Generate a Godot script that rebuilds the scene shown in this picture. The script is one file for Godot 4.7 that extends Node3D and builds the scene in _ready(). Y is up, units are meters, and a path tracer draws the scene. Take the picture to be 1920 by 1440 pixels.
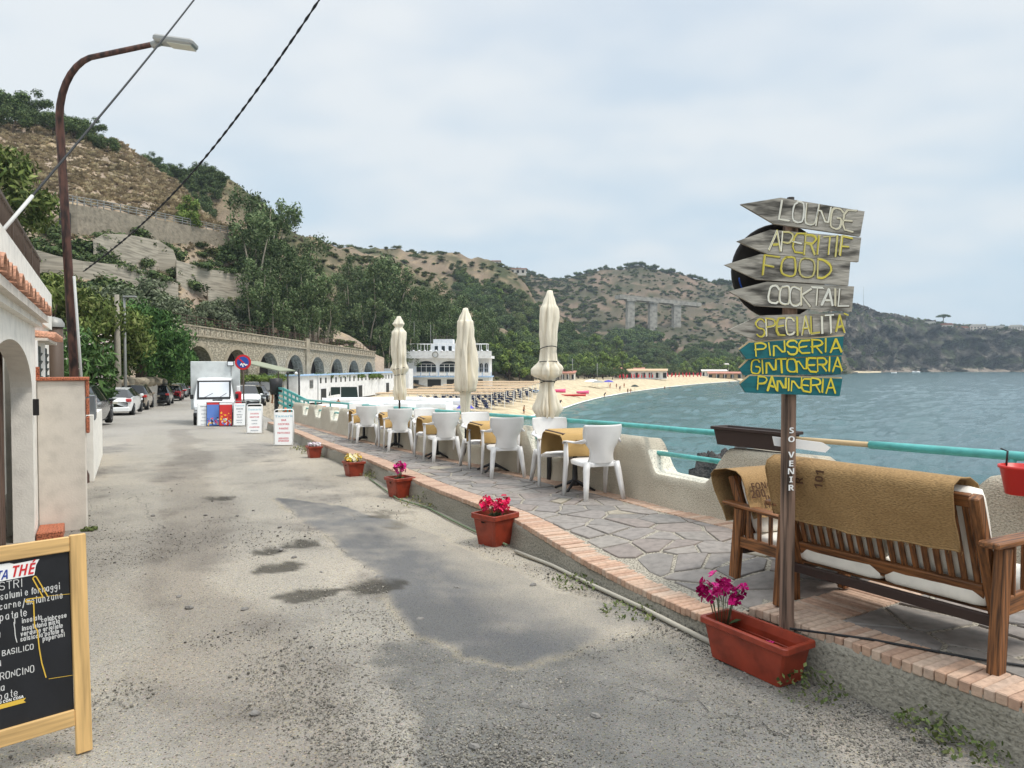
extends Node3D

const FLAT := 4294967295
var names := {}
var M := {}
var T := {}
var rng := RandomNumberGenerator.new()
var n1 := FastNoiseLite.new()
var n2 := FastNoiseLite.new()
var nr := FastNoiseLite.new()

# ---------------------------------------------------------------- helpers
func surf(smooth := false) -> SurfaceTool:
	var s := SurfaceTool.new()
	s.begin(Mesh.PRIMITIVE_TRIANGLES)
	s.set_smooth_group(0 if smooth else FLAT)
	return s

func done(s: SurfaceTool, m: Material) -> ArrayMesh:
	s.generate_normals()
	s.set_material(m)
	return s.commit()

func numbered(called: String) -> String:
	var k: int = names.get(called, -1) + 1
	names[called] = k
	return called if k == 0 else "%s_%03d" % [called, k]

func tag(o: Node, label: String, category := "", group := "", kind := "") -> Node:
	if label: o.set_meta("label", label)
	if category: o.set_meta("category", category)
	if group: o.set_meta("group", group)
	if kind: o.set_meta("kind", kind)
	return o

func thing(called: String, label: String, category: String, at: Vector3, turn := 0.0, group := "") -> Node3D:
	var o := Node3D.new()
	o.name = numbered(called)
	o.position = at
	o.rotation.y = turn
	add_child(o)
	tag(o, label, category, group)
	return o

func put(called: String, s, m: Material, parent: Node = null) -> MeshInstance3D:
	var o := MeshInstance3D.new()
	o.mesh = s if s is ArrayMesh else done(s, m)
	if parent == null:
		o.name = numbered(called)
		add_child(o)
	else:
		o.name = called
		parent.add_child(o, true)
	return o

func struct(called: String, s, m: Material, label := "") -> MeshInstance3D:
	var o := put(called, s, m)
	tag(o, label, "", "", "structure")
	return o

func copy(o: Node3D, called: String, label := "", group := "") -> Node3D:
	var c: Node3D = o.duplicate()
	c.name = numbered(called)
	add_child(c)
	if label: c.set_meta("label", label)
	if group: c.set_meta("group", group)
	return c

func on(r: float, d: float, y := 0.0) -> Vector3:
	return Vector3(r * d, y, -d)

func tri(s: SurfaceTool, a: Vector3, b: Vector3, c: Vector3):
	s.add_vertex(a); s.add_vertex(b); s.add_vertex(c)

func quad(s: SurfaceTool, a: Vector3, b: Vector3, c: Vector3, d: Vector3):
	tri(s, a, b, c); tri(s, a, c, d)

func box(s: SurfaceTool, c: Vector3, z: Vector3, b := Basis.IDENTITY):
	var h := z / 2.0
	var p := []
	for k in 8:
		p.append(c + b * Vector3(h.x if k & 1 else -h.x, h.y if k & 2 else -h.y, h.z if k & 4 else -h.z))
	quad(s, p[0], p[2], p[3], p[1]); quad(s, p[5], p[7], p[6], p[4])
	quad(s, p[4], p[6], p[2], p[0]); quad(s, p[1], p[3], p[7], p[5])
	quad(s, p[2], p[6], p[7], p[3]); quad(s, p[4], p[0], p[1], p[5])

# a box with chamfered long edges: c centre, z size, e chamfer
func cbox(s: SurfaceTool, c: Vector3, z: Vector3, e: float, b := Basis.IDENTITY):
	var h := z / 2.0
	var q := func(x, y, w): return c + b * Vector3(x, y, w)
	for sg in [-1.0, 1.0]:
		var x0: float = sg * h.x; var y0: float = sg * h.y; var w0: float = sg * h.z
		var f := [[q.call(x0, -h.y + e, -h.z + e), q.call(x0, h.y - e, -h.z + e), q.call(x0, h.y - e, h.z - e), q.call(x0, -h.y + e, h.z - e)],
			[q.call(-h.x + e, y0, -h.z + e), q.call(-h.x + e, y0, h.z - e), q.call(h.x - e, y0, h.z - e), q.call(h.x - e, y0, -h.z + e)],
			[q.call(-h.x + e, -h.y + e, w0), q.call(h.x - e, -h.y + e, w0), q.call(h.x - e, h.y - e, w0), q.call(-h.x + e, h.y - e, w0)]]
		for k in 3:
			var g = f[k]
			if sg < 0: quad(s, g[3], g[2], g[1], g[0]) if k == 1 else quad(s, g[0], g[1], g[2], g[3])
			else: quad(s, g[0], g[1], g[2], g[3]) if k == 1 else quad(s, g[3], g[2], g[1], g[0])
	for a in [-1.0, 1.0]:
		for d in [-1.0, 1.0]:
			quad(s, q.call(a * h.x, d * (h.y - e), -h.z + e), q.call(a * (h.x - e), d * h.y, -h.z + e), q.call(a * (h.x - e), d * h.y, h.z - e), q.call(a * h.x, d * (h.y - e), h.z - e))
			quad(s, q.call(a * h.x, -h.y + e, d * (h.z - e)), q.call(a * (h.x - e), -h.y + e, d * h.z), q.call(a * (h.x - e), h.y - e, d * h.z), q.call(a * h.x, h.y - e, d * (h.z - e)))
			quad(s, q.call(-h.x + e, a * h.y, d * (h.z - e)), q.call(-h.x + e, a * (h.y - e), d * h.z), q.call(h.x - e, a * (h.y - e), d * h.z), q.call(h.x - e, a * h.y, d * (h.z - e)))
			for g in [-1.0, 1.0]:
				tri(s, q.call(a * h.x, d * (h.y - e), g * (h.z - e)), q.call(a * (h.x - e), d * h.y, g * (h.z - e)), q.call(a * (h.x - e), d * (h.y - e), g * h.z))

func along(a: Vector3, b: Vector3, up := Vector3.UP) -> Basis:
	var y := (b - a).normalized()
	var x := up.cross(y)
	if x.length() < 0.01: x = Vector3.RIGHT.cross(y)
	if x.length() < 0.01: x = Vector3.BACK.cross(y)
	x = x.normalized()
	return Basis(x, y, x.cross(y))

# a straight bar of rectangular section between two points
func bar(s: SurfaceTool, a: Vector3, b: Vector3, w: float, t: float, e := 0.004, up := Vector3.UP):
	cbox(s, (a + b) / 2.0, Vector3(w, a.distance_to(b), t), minf(e, minf(w, t) * 0.3), along(a, b, up))

func tube(s: SurfaceTool, pts, r: float, n := 8, r2 := -1.0, cap := true):
	var prev := []
	var u := Vector3.ZERO
	for i in pts.size():
		var p: Vector3 = pts[i]
		var dir: Vector3 = (pts[mini(i + 1, pts.size() - 1)] - pts[maxi(i - 1, 0)]).normalized()
		if u == Vector3.ZERO:
			u = dir.cross(Vector3.UP if absf(dir.y) < 0.9 else Vector3.RIGHT).normalized()
		else:
			u = (u - dir * u.dot(dir)).normalized()
		var w := dir.cross(u)
		var rad := r if r2 < 0 else lerpf(r, r2, float(i) / maxf(1.0, pts.size() - 1.0))
		var ring := []
		for k in n:
			var a := TAU * k / n
			ring.append(p + (u * cos(a) + w * sin(a)) * rad)
		if i > 0:
			for k in n:
				var k2 := (k + 1) % n
				quad(s, prev[k], prev[k2], ring[k2], ring[k])
		if cap and (i == 0 or i == pts.size() - 1):
			for k in n:
				if i == 0: tri(s, p, ring[(k + 1) % n], ring[k])
				else: tri(s, p, ring[k], ring[(k + 1) % n])
		prev = ring

func lathe(s: SurfaceTool, prof, n := 12, at := Vector3.ZERO, sx := 1.0, sz := 1.0, b := Basis.IDENTITY):
	for i in prof.size() - 1:
		for k in n:
			var a := TAU * k / n; var c := TAU * (k + 1) / n
			var p: Vector2 = prof[i]; var q: Vector2 = prof[i + 1]
			var v := func(z, t): return at + b * Vector3(z.x * cos(t) * sx, z.y, z.x * sin(t) * sz)
			quad(s, v.call(p, a), v.call(p, c), v.call(q, c), v.call(q, a))

# polygon in the xy plane of xf, thick along its z, from z = 0 to z = -depth
func prism(s: SurfaceTool, poly, depth: float, xf := Transform3D.IDENTITY):
	var pl := PackedVector2Array(poly)
	if Geometry2D.is_polygon_clockwise(pl): pl.reverse()
	var ix := Geometry2D.triangulate_polygon(pl)
	for i in range(0, ix.size(), 3):
		var a := pl[ix[i]]; var b := pl[ix[i + 1]]; var c := pl[ix[i + 2]]
		if (b - a).cross(c - a) < 0:
			var w := b; b = c; c = w
		tri(s, xf * Vector3(a.x, a.y, 0), xf * Vector3(c.x, c.y, 0), xf * Vector3(b.x, b.y, 0))
		tri(s, xf * Vector3(a.x, a.y, -depth), xf * Vector3(b.x, b.y, -depth), xf * Vector3(c.x, c.y, -depth))
	for i in pl.size():
		var a := pl[i]; var b := pl[(i + 1) % pl.size()]
		quad(s, xf * Vector3(a.x, a.y, 0), xf * Vector3(b.x, b.y, 0), xf * Vector3(b.x, b.y, -depth), xf * Vector3(a.x, a.y, -depth))

func blob(s: SurfaceTool, c: Vector3, r: Vector3, rough: float, seed_at: float, nu := 10, nv := 7, flat_base := -9.0):
	var f := func(i, j):
		var a: float = TAU * (i % nu) / nu; var e: float = PI * j / nv - PI / 2
		var d := Vector3(cos(a) * cos(e), sin(e), sin(a) * cos(e))
		var k := 1.0 + rough * n1.get_noise_3d(d.x * 60 + seed_at * 37, d.y * 60, d.z * 60 + seed_at * 11)
		var p: Vector3 = d * r * k
		p.y = maxf(p.y, flat_base)
		return c + p
	for j in nv:
		for i in nu:
			quad(s, f.call(i, j), f.call(i + 1, j), f.call(i + 1, j + 1), f.call(i, j + 1))

func arch_pts(cx: float, spring: float, half: float, rise: float, n := 14) -> Array:
	var o := []
	for i in n + 1:
		var a := PI - PI * i / n
		o.append(Vector2(cx + cos(a) * half, spring + sin(a) * rise))
	return o

func lin(c: Color) -> Color:
	return c.srgb_to_linear()

func rgb(r: int, g: int, b: int) -> Color:
	return Color(r / 255.0, g / 255.0, b / 255.0)

# ---------------------------------------------------------------- textures and materials
func ntex(key: String, freq: float, oct: int, cols, sd := 1, kind := FastNoiseLite.TYPE_SIMPLEX_SMOOTH, size := 512, bump := 0.0, offs = null) -> Texture2D:
	var t := NoiseTexture2D.new()
	var n := FastNoiseLite.new()
	n.noise_type = kind
	n.seed = sd
	n.frequency = freq
	n.fractal_type = FastNoiseLite.FRACTAL_FBM if oct > 1 else FastNoiseLite.FRACTAL_NONE
	n.fractal_octaves = oct
	t.noise = n
	t.width = size; t.height = size
	t.seamless = true
	if bump > 0:
		t.as_normal_map = true
		t.bump_strength = bump
	elif cols != null:
		var g := Gradient.new()
		var o := PackedFloat32Array(); var c := PackedColorArray()
		for i in cols.size():
			o.append(offs[i] if offs else float(i) / (cols.size() - 1)); c.append(cols[i])
		g.offsets = o; g.colors = c
		t.color_ramp = g
	T[key] = t
	return t

func grey(v: float) -> Color: return Color(v, v, v)

func mat(key: String, c: Color, rough := 0.8, o := {}) -> StandardMaterial3D:
	var m := StandardMaterial3D.new()
	m.resource_name = key
	m.albedo_color = c
	m.roughness = rough
	m.metallic = o.get("metal", 0.0)
	m.metallic_specular = o.get("spec", 0.5)
	if o.get("vc", false): m.vertex_color_use_as_albedo = true
	if o.has("tex"): m.albedo_texture = T[o.tex]
	if o.has("nrm"):
		m.normal_enabled = true; m.normal_texture = T[o.nrm]; m.normal_scale = o.get("ns", 1.0)
	if o.has("high"):
		m.heightmap_enabled = true; m.heightmap_texture = T[o.high]; m.heightmap_scale = o.get("hs", 1.0)
	if o.has("tex") or o.has("nrm") or o.has("high"):
		m.uv1_triplanar = true
		m.uv1_world_triplanar = o.get("world", false)
		var k = o.get("scale", 1.0)
		m.uv1_scale = k if k is Vector3 else Vector3(k, k, k)
	if o.has("back"):
		m.backlight_enabled = true; m.backlight = o.back
	if o.get("coat", 0.0) > 0:
		m.clearcoat_enabled = true; m.clearcoat = o.coat; m.clearcoat_roughness = 0.08
	if o.get("cut", 0.0) > 0:
		m.transparency = BaseMaterial3D.TRANSPARENCY_ALPHA
		m.albedo_color.a = o.cut
	M[key] = m
	return m

# crushed stone set in tar: overlapping chips of every tone, wrapping round at the edges
func chips_image() -> Image:
	var n := 768
	var im := Image.create(n, n, false, Image.FORMAT_RGB8)
	im.fill(grey(0.76))
	rng.seed = 404
	for i in 24000:
		var cx := rng.randi() % n; var cy := rng.randi() % n
		var r := rng.randf_range(1.0, 2.6) if rng.randf() < 0.93 else rng.randf_range(2.6, 5.0)
		var g := rng.randf_range(0.68, 0.95) if rng.randf() < 0.76 else rng.randf_range(0.34, 0.66)
		var c := Color(g, g * rng.randf_range(0.93, 1.0), g * rng.randf_range(0.84, 0.98))
		var q := int(r) + 1
		for y in range(-q, q + 1):
			for x in range(-q, q + 1):
				if x * x + y * y * 1.3 < r * r: im.set_pixel(posmod(cx + x, n), posmod(cy + y, n), c)
	return im

func make_materials():
	n1.seed = 5; n1.frequency = 0.02; n1.fractal_octaves = 4
	n2.seed = 9; n2.frequency = 0.02; n2.fractal_octaves = 2
	nr.seed = 3; nr.frequency = 0.01; nr.fractal_type = FastNoiseLite.FRACTAL_RIDGED; nr.fractal_octaves = 5
	var w := Color.WHITE
	ntex("faint", 0.012, 5, [grey(0.9), grey(0.97), w], 8)
	ntex("aggregate", 0.11, 3, [grey(0.34), grey(0.72), grey(0.93), w, grey(0.6)], 4, FastNoiseLite.TYPE_SIMPLEX, 1024, 0.0, [0.0, 0.33, 0.5, 0.72, 1.0])
	ntex("aggregate_high", 0.11, 3, null, 4, FastNoiseLite.TYPE_SIMPLEX, 1024)
	ntex("cloudy", 0.012, 5, [grey(0.72), grey(0.9), w], 7)
	ntex("streak", 0.02, 5, [grey(0.62), grey(0.88), w], 12)
	ntex("lumps", 0.03, 5, null, 15)
	ntex("stucco", 0.045, 5, [grey(0.45), grey(0.82), grey(0.97), w], 21, FastNoiseLite.TYPE_SIMPLEX, 1024, 0.0, [0.15, 0.38, 0.55, 1.0])
	ntex("stucco_high", 0.045, 5, null, 21, FastNoiseLite.TYPE_SIMPLEX, 1024)
	ntex("grain", 0.016, 5, [grey(0.36), grey(0.72), grey(0.9), w], 33, FastNoiseLite.TYPE_SIMPLEX_SMOOTH, 512, 0.0, [0.1, 0.4, 0.6, 0.9])
	ntex("grain_high", 0.016, 5, null, 33)
	ntex("weather", 0.01, 5, [grey(0.30), grey(0.62), grey(0.9), w], 41, FastNoiseLite.TYPE_SIMPLEX_SMOOTH, 512, 0.0, [0.2, 0.4, 0.58, 0.9])
	ntex("render_face", 0.05, 5, [grey(0.5), grey(0.86), grey(0.96), w], 29, FastNoiseLite.TYPE_SIMPLEX, 1024, 0.0, [0.12, 0.3, 0.5, 1.0])
	ntex("stone_face", 0.03, 5, [grey(0.78), grey(0.92), w], 23)
	ntex("board_weather", 0.008, 5, [grey(0.4), grey(0.7), grey(0.93), w], 43, FastNoiseLite.TYPE_SIMPLEX_SMOOTH, 512, 0.0, [0.15, 0.36, 0.52, 0.9])
	ntex("stone_blocks", 0.05, 2, [grey(0.45), grey(0.7), grey(0.9), w], 51, FastNoiseLite.TYPE_CELLULAR, 512)
	ntex("weave", 0.10, 3, [grey(0.6), grey(0.84), grey(0.95), w], 61, FastNoiseLite.TYPE_SIMPLEX, 512)
	ntex("weave_high", 0.10, 3, null, 61, FastNoiseLite.TYPE_SIMPLEX, 512)
	ntex("ripple", 0.02, 4, null, 71, FastNoiseLite.TYPE_SIMPLEX, 512, 6.0)
	ntex("folds", 0.02, 3, null, 75)
	T["chips"] = ImageTexture.create_from_image(chips_image())
	mat("road", w, 0.93, {vc = true, tex = "chips", high = "chips", hs = 0.5, scale = 1.05, world = true, spec = 0.3})
	mat("road_fine", w, 0.9, {vc = true, tex = "chips", high = "chips", hs = 0.2, scale = 1.9, world = true, spec = 0.3})
	mat("ground", rgb(150, 138, 118), 0.95, {tex = "cloudy", scale = 0.2})
	mat("gravel", w, 0.9, {vc = true})
	mat("mortar", rgb(176, 168, 152), 0.95, {tex = "stucco", high = "stucco_high", hs = 0.8, scale = 0.8, world = true})
	mat("flagstone", w, 0.8, {vc = true, tex = "stone_face", high = "stucco_high", hs = 0.12, scale = 0.7, world = true})
	mat("brick", w, 0.9, {vc = true, tex = "stone_face", high = "stucco_high", hs = 0.12, scale = 1.4, world = true})
	mat("kerb_stone", rgb(150, 144, 130), 0.95, {tex = "render_face", high = "stucco_high", hs = 0.8, scale = 0.7, world = true})
	mat("rough_wall", rgb(198, 188, 168), 0.95, {tex = "render_face", high = "stucco_high", hs = 0.9, scale = 1.1, world = true})
	mat("scallop_paint", rgb(232, 226, 208), 0.9, {tex = "render_face", high = "stucco_high", hs = 0.8, scale = 0.5, world = true})
	mat("turquoise", rgb(92, 188, 182), 0.38, {tex = "cloudy", scale = 1.4})
	mat("white_plastic", rgb(238, 236, 233), 0.34, {tex = "faint", scale = 0.5})
	mat("black_iron", rgb(34, 32, 32), 0.5)
	mat("table_wood", rgb(70, 44, 30), 0.5)
	mat("burlap", rgb(172, 138, 92), 0.95, {tex = "weave", high = "weave_high", hs = 0.4, scale = Vector3(0.8, 2.8, 2.8)})
	mat("burlap_light", rgb(212, 174, 112), 0.95, {tex = "weave", high = "weave_high", hs = 0.35, scale = Vector3(3, 3, 3)})
	mat("sack_ink", rgb(74, 48, 28), 0.95)
	mat("parasol_cloth", rgb(240, 230, 208), 0.9, {tex = "faint", scale = Vector3(1.5, 0.4, 1.5), back = Color(0.12, 0.11, 0.09)})
	mat("terracotta_pot", rgb(158, 62, 40), 0.42, {tex = "cloudy", scale = 1.2})
	mat("terracotta", rgb(196, 118, 86), 0.85, {tex = "stucco", scale = 0.9})
	mat("roof_tile", rgb(216, 160, 130), 0.85, {tex = "stucco", scale = 0.6})
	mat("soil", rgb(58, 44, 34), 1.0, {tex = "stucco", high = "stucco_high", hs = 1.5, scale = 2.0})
	mat("leaf", w, 0.75, {vc = true, back = Color(0.25, 0.3, 0.1), spec = 0.25})
	mat("petal", w, 0.7, {vc = true, back = Color(0.3, 0.25, 0.25), spec = 0.2})
	for ax in [["x", Vector3(0.5, 9, 9)], ["y", Vector3(9, 0.5, 9)], ["z", Vector3(9, 9, 0.5)]]:
		mat("sofa_" + ax[0], rgb(150, 97, 54), 0.55, {tex = "grain", high = "grain_high", hs = 0.1, scale = ax[1] * 0.7})
		mat("pine_" + ax[0], rgb(232, 190, 126), 0.6, {tex = "cloudy", scale = ax[1] * 0.5})
		mat("door_" + ax[0], rgb(120, 92, 76), 0.8, {tex = "grain", high = "grain_high", hs = 0.4, scale = ax[1] * 0.6})
		mat("old_post_" + ax[0], rgb(150, 122, 104), 0.85, {tex = "weather", high = "grain_high", hs = 0.3, scale = ax[1] * 0.4})
	mat("board_grey", rgb(176, 170, 158), 0.9, {tex = "board_weather", high = "grain_high", hs = 0.4, scale = Vector3(0.7, 3.0, 3.0)})
	mat("board_teal", rgb(4, 112, 118), 0.6, {tex = "cloudy", scale = Vector3(1.2, 4, 4)})
	mat("board_edge", rgb(196, 170, 130), 0.8)
	mat("paint", w, 0.7, {vc = true})
	mat("sign_back", rgb(34, 30, 28), 0.8, {tex = "cloudy", scale = 2.0})
	mat("cushion", rgb(240, 234, 222), 0.95, {tex = "faint", scale = 1.0})
	mat("chalkboard", rgb(24, 26, 32), 0.55, {tex = "cloudy", scale = 1.0})
	mat("chalk", rgb(206, 206, 204), 0.9)
	mat("yellow_paint", rgb(216, 178, 66), 0.7)
	mat("white_paint", rgb(240, 240, 238), 0.6)
	mat("logo_red", rgb(200, 40, 44), 0.5)
	mat("logo_blue", rgb(32, 62, 146), 0.5)
	mat("plaster", rgb(244, 240, 230), 0.92, {tex = "faint", high = "stucco_high", hs = 0.1, scale = 0.7})
	mat("plaster_grey", rgb(222, 214, 202), 0.92, {tex = "faint", high = "stucco_high", hs = 0.08, scale = 0.7})
	mat("shutter", rgb(28, 48, 44), 0.6)
	mat("rail_brown", rgb(86, 70, 58), 0.6)
	mat("rust", rgb(96, 62, 50), 0.7, {tex = "weather", scale = Vector3(2, 0.5, 2)})
	mat("lamp_grey", rgb(150, 150, 146), 0.5, {metal = 0.3})
	mat("lamp_glass", rgb(190, 186, 170), 0.3)
	mat("cable", rgb(30, 32, 34), 0.7)
	mat("conduit", rgb(200, 200, 196), 0.6)
	mat("concrete", rgb(198, 188, 170), 0.95, {tex = "streak", high = "streak", hs = 1.5, scale = Vector3(0.02, 0.28, 0.02)})
	mat("viaduct_stone", rgb(204, 193, 170), 0.95, {tex = "stone_blocks", high = "stone_blocks", hs = 6.0, scale = Vector3(0.1, 0.16, 0.1)})
	mat("viaduct_trim", rgb(182, 170, 148), 0.95, {tex = "cloudy", scale = 0.1})
	mat("dark_stone", rgb(166, 155, 137), 0.95, {tex = "cloudy", high = "lumps", hs = 6.0, scale = 0.12})
	mat("motorway", rgb(188, 182, 170), 0.9, {tex = "streak", scale = 0.02})
	mat("hill", w, 0.97, {vc = true, tex = "stone_face", high = "lumps", hs = 25.0, scale = 0.06, world = true, spec = 0.1})
	mat("cliff", w, 0.95, {vc = true, tex = "cloudy", high = "lumps", hs = 300.0, scale = 0.016, world = true, spec = 0.1})
	mat("sand", rgb(220, 203, 171), 0.97, {tex = "cloudy", scale = 0.05, world = true, spec = 0.1})
	mat("sea", w, 0.12, {vc = true, nrm = "ripple", ns = 1.0, scale = 0.22, world = true})
	mat("foam", rgb(236, 238, 236), 0.8)
	mat("bark", rgb(112, 96, 80), 0.95, {tex = "grain", scale = Vector3(2, 0.3, 2)})
	mat("pale_bark", rgb(190, 178, 158), 0.9, {tex = "cloudy", scale = Vector3(1, 0.3, 1)})
	mat("tyre", rgb(24, 24, 25), 0.85)
	mat("rim", rgb(150, 152, 155), 0.35, {metal = 0.7})
	mat("car_glass", rgb(14, 17, 20), 0.06, {spec = 0.6})
	mat("car_black", rgb(26, 27, 29), 0.5)
	mat("tail_red", rgb(190, 22, 26), 0.2, {coat = 1.0})
	mat("head_glass", rgb(220, 224, 226), 0.12, {coat = 1.0})
	mat("sunshade", rgb(226, 230, 234), 0.5)
	for c in [["white", rgb(236, 236, 234)], ["black", rgb(28, 30, 34)], ["beige", rgb(158, 146, 130)], ["navy", rgb(40, 46, 56)], ["red", rgb(168, 28, 40)], ["silver", rgb(170, 176, 178)], ["grey", rgb(96, 100, 104)]]:
		mat("car_" + c[0] + "_paint", c[1], 0.25, {coat = 0.8})
	mat("van_box", rgb(206, 210, 208), 0.6, {tex = "faint", scale = 0.4})
	mat("cabin_white", rgb(238, 240, 242), 0.8, {tex = "faint", scale = 0.15})
	mat("pale_blue", rgb(160, 190, 222), 0.7)
	mat("dark_opening", rgb(30, 32, 34), 0.6)
	mat("window_glass", rgb(40, 48, 52), 0.08)
	mat("reed", rgb(222, 192, 156), 0.95, {tex = "cloudy", scale = 0.5})
	mat("navy_canvas", rgb(34, 44, 76), 0.9)
	mat("dark_canvas", rgb(30, 46, 42), 0.9)
	mat("orange_hull", rgb(240, 112, 40), 0.4)
	mat("red_hull", rgb(206, 44, 42), 0.4)
	mat("yellow_hull", rgb(244, 200, 50), 0.4)
	mat("pink_hull", rgb(232, 90, 140), 0.5)
	mat("blue_cloth", rgb(78, 74, 172), 0.8)
	mat("skin", rgb(172, 122, 92), 0.7)
	mat("dark_brown", rgb(52, 36, 30), 0.6)
	mat("red_plastic", rgb(196, 32, 26), 0.4)
	mat("rock", rgb(78, 76, 74), 0.95, {tex = "stucco", high = "lumps", hs = 20.0, scale = 0.2})
	mat("hose", rgb(96, 112, 82), 0.6)
	mat("grey_pipe", rgb(168, 162, 148), 0.8)
	mat("awning_green", rgb(142, 146, 124), 0.9)
	mat("villa_wall", rgb(226, 214, 200), 0.9)
	mat("villa_roof", rgb(178, 122, 104), 0.9)
	mat("sign_red", rgb(204, 30, 40), 0.5)
	mat("sign_blue", rgb(28, 74, 160), 0.5)
	mat("poster_blue", rgb(96, 132, 206), 0.5)
	mat("poster_red", rgb(206, 50, 50), 0.5)
	mat("poster_yellow", rgb(244, 186, 50), 0.5)
	mat("poster_dark", rgb(40, 40, 60), 0.5)
	mat("text_grey", rgb(120, 130, 140), 0.7)
	mat("text_teal", rgb(150, 190, 205), 0.7)
	mat("text_red", rgb(206, 76, 92), 0.7)
	mat("text_dark", rgb(70, 78, 84), 0.7)

# ---------------------------------------------------------------- camera, sky, sun
func sky_image() -> Image:
	var w := 768; var h := 384
	var im := Image.create(w, h, false, Image.FORMAT_RGBF)
	var c := FastNoiseLite.new()
	c.seed = 17; c.frequency = 0.9; c.fractal_octaves = 4
	var c2 := FastNoiseLite.new()
	c2.seed = 77; c2.frequency = 2.2; c2.fractal_octaves = 4
	for j in h:
		var e := (0.5 - (j + 0.5) / h) * PI
		var up := sin(e); var fl := cos(e)
		for i in w:
			var a := ((i + 0.5) / w - 0.5) * TAU
			var x := sin(a) * fl; var z := -cos(a) * fl
			var k := 1.0 / maxf(0.16, up + 0.1)
			var f := c.get_noise_3d(x * k, z * k, 0.3) * 0.75 + c2.get_noise_3d(x * k, z * k * 1.7, 3.0) * 0.35
			var cover := clampf(0.52 + f * 1.5 + up * 0.35, 0.0, 1.0)
			var blue := Color(0.56, 0.70, 0.80).lerp(Color(0.60, 0.69, 0.79), clampf(up * 2.2, 0, 1))
			var cloud := Color(0.69, 0.765, 0.815).lerp(Color(0.775, 0.815, 0.85), clampf(up * 2.0, 0, 1))
			var col := blue.lerp(cloud, cover * clampf(up * 5.0 + 0.25, 0.0, 1.0))
			col = col * (0.76 + 2.4 * clampf(up - 0.46, 0.0, 1.0))
			if up < 0: col = col.lerp(Color(0.30, 0.33, 0.34), clampf(-up * 6.0, 0, 1))
			im.set_pixel(i, j, col)
	return im

func make_view():
	var cam := Camera3D.new()
	cam.name = "camera"
	cam.fov = 56.81
	cam.near = 0.05
	cam.far = 6000.0
	cam.position = Vector3(0, 1.5, 0)
	cam.rotation.x = -atan(34.0 / 1331.0)
	add_child(cam)
	var e := Environment.new()
	e.background_mode = Environment.BG_SKY
	var p := PanoramaSkyMaterial.new()
	p.panorama = ImageTexture.create_from_image(sky_image())
	var sky := Sky.new()
	sky.sky_material = p
	e.sky = sky
	e.tonemap_mode = Environment.TONE_MAPPER_LINEAR
	e.tonemap_exposure = 1.42
	e.fog_enabled = FOG > 0.0
	e.fog_density = FOG
	e.fog_light_color = rgb(196, 212, 226)
	e.sdfgi_enabled = true; e.ssao_enabled = true; e.ssil_enabled = true
	var we := WorldEnvironment.new()
	we.name = "environment"
	we.environment = e
	add_child(we)
	var sun := DirectionalLight3D.new()
	sun.name = "sun"
	sun.light_energy = 0.5
	sun.light_color = Color(1.0, 0.97, 0.93)
	sun.light_angular_distance = 14.0
	sun.shadow_enabled = true
	add_child(sun)
	sun.look_at_from_position(Vector3(17, 30, 5), Vector3.ZERO)

const FOG := 0.00016
const SLOPE := 0.0293

func road_y(d: float) -> float:
	if d < 55.0: return -SLOPE * d
	return -SLOPE * 55.0 - 0.012 * (d - 55.0)

# ---------------------------------------------------------------- hills: for each bearing a row of (distance, height) pairs
const HILL_NEAR := [
	[-1.40, 30, -0.5, 42, 5.5, 62, 13.4, 68, 17.1, 120, 48.9, 190, 40],
	[-1.02, 40, -0.8, 52, 6.0, 75, 15.4, 80, 19.6, 140, 55.8, 210, 46],
	[-0.72, 55, -1.2, 70, 7.3, 95, 19.1, 101, 24.7, 165, 57.8, 240, 48],
	[-0.61, 60, -1.3, 78, 7.7, 102, 20.6, 107, 25.9, 172, 58.9, 240, 50],
	[-0.55, 66, -1.4, 86, 8.0, 110, 21.4, 115, 26.6, 178, 57.1, 235, 44],
	[-0.48, 76, -1.5, 98, 8.4, 122, 22.9, 126, 27.2, 175, 47.4, 215, 28],
	[-0.43, 100, -1.5, 112, 8.7, 129, 22.6, 133, 27.0, 165, 36.7, 195, 20],
	[-0.39, 110, -1.5, 122, 8.9, 136, 22.5, 139, 26.8, 152, 29.5, 185, 14],
	[-0.345, 118, -1.8, 130, 8.9, 142, 17.0, 146, 19.7, 156, 23.3, 185, 8],
	[-0.30, 126, -2.0, 138, 7.8, 150, 12.3, 154, 14.3, 162, 16.8, 190, 4],
	[-0.24, 146, -2.5, 154, 4.9, 163, 7.0, 168, 8.1, 175, 9.4, 200, 0],
	[-0.18, 162, -3.0, 168, 2.2, 173, 3.2, 177, 3.8, 182, 4.2, 205, -4]]
const HILL_SPUR := [
	[-0.65, 185, 25, 200, 44, 215, 56, 230, 68, 300, 60],
	[-0.473, 180, 22, 195, 37.5, 212, 50, 230, 63.9, 300, 52],
	[-0.406, 165, 15, 190, 32, 212, 47, 232, 63.5, 300, 50],
	[-0.345, 165, 8, 190, 25, 215, 39.6, 240, 55.2, 310, 40],
	[-0.30, 170, 0, 195, 18.5, 222, 32.5, 250, 47.5, 320, 30],
	[-0.24, 175, -2, 205, 14.8, 240, 29.6, 275, 46.1, 340, 30],
	[-0.18, 180, -3, 215, 12.2, 260, 28, 310, 46.7, 380, 30],
	[-0.12, 190, -4, 230, 9.5, 280, 23.8, 340, 47, 400, 28],
	[-0.075, 200, -4, 245, 7.2, 300, 18.6, 350, 34.1, 410, 16],
	[-0.03, 215, -4.5, 260, 5.0, 310, 12.2, 360, 22, 410, 8],
	[0.03, 240, -4.5, 280, 3.8, 330, 8, 380, 13.2, 420, 2]]
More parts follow.
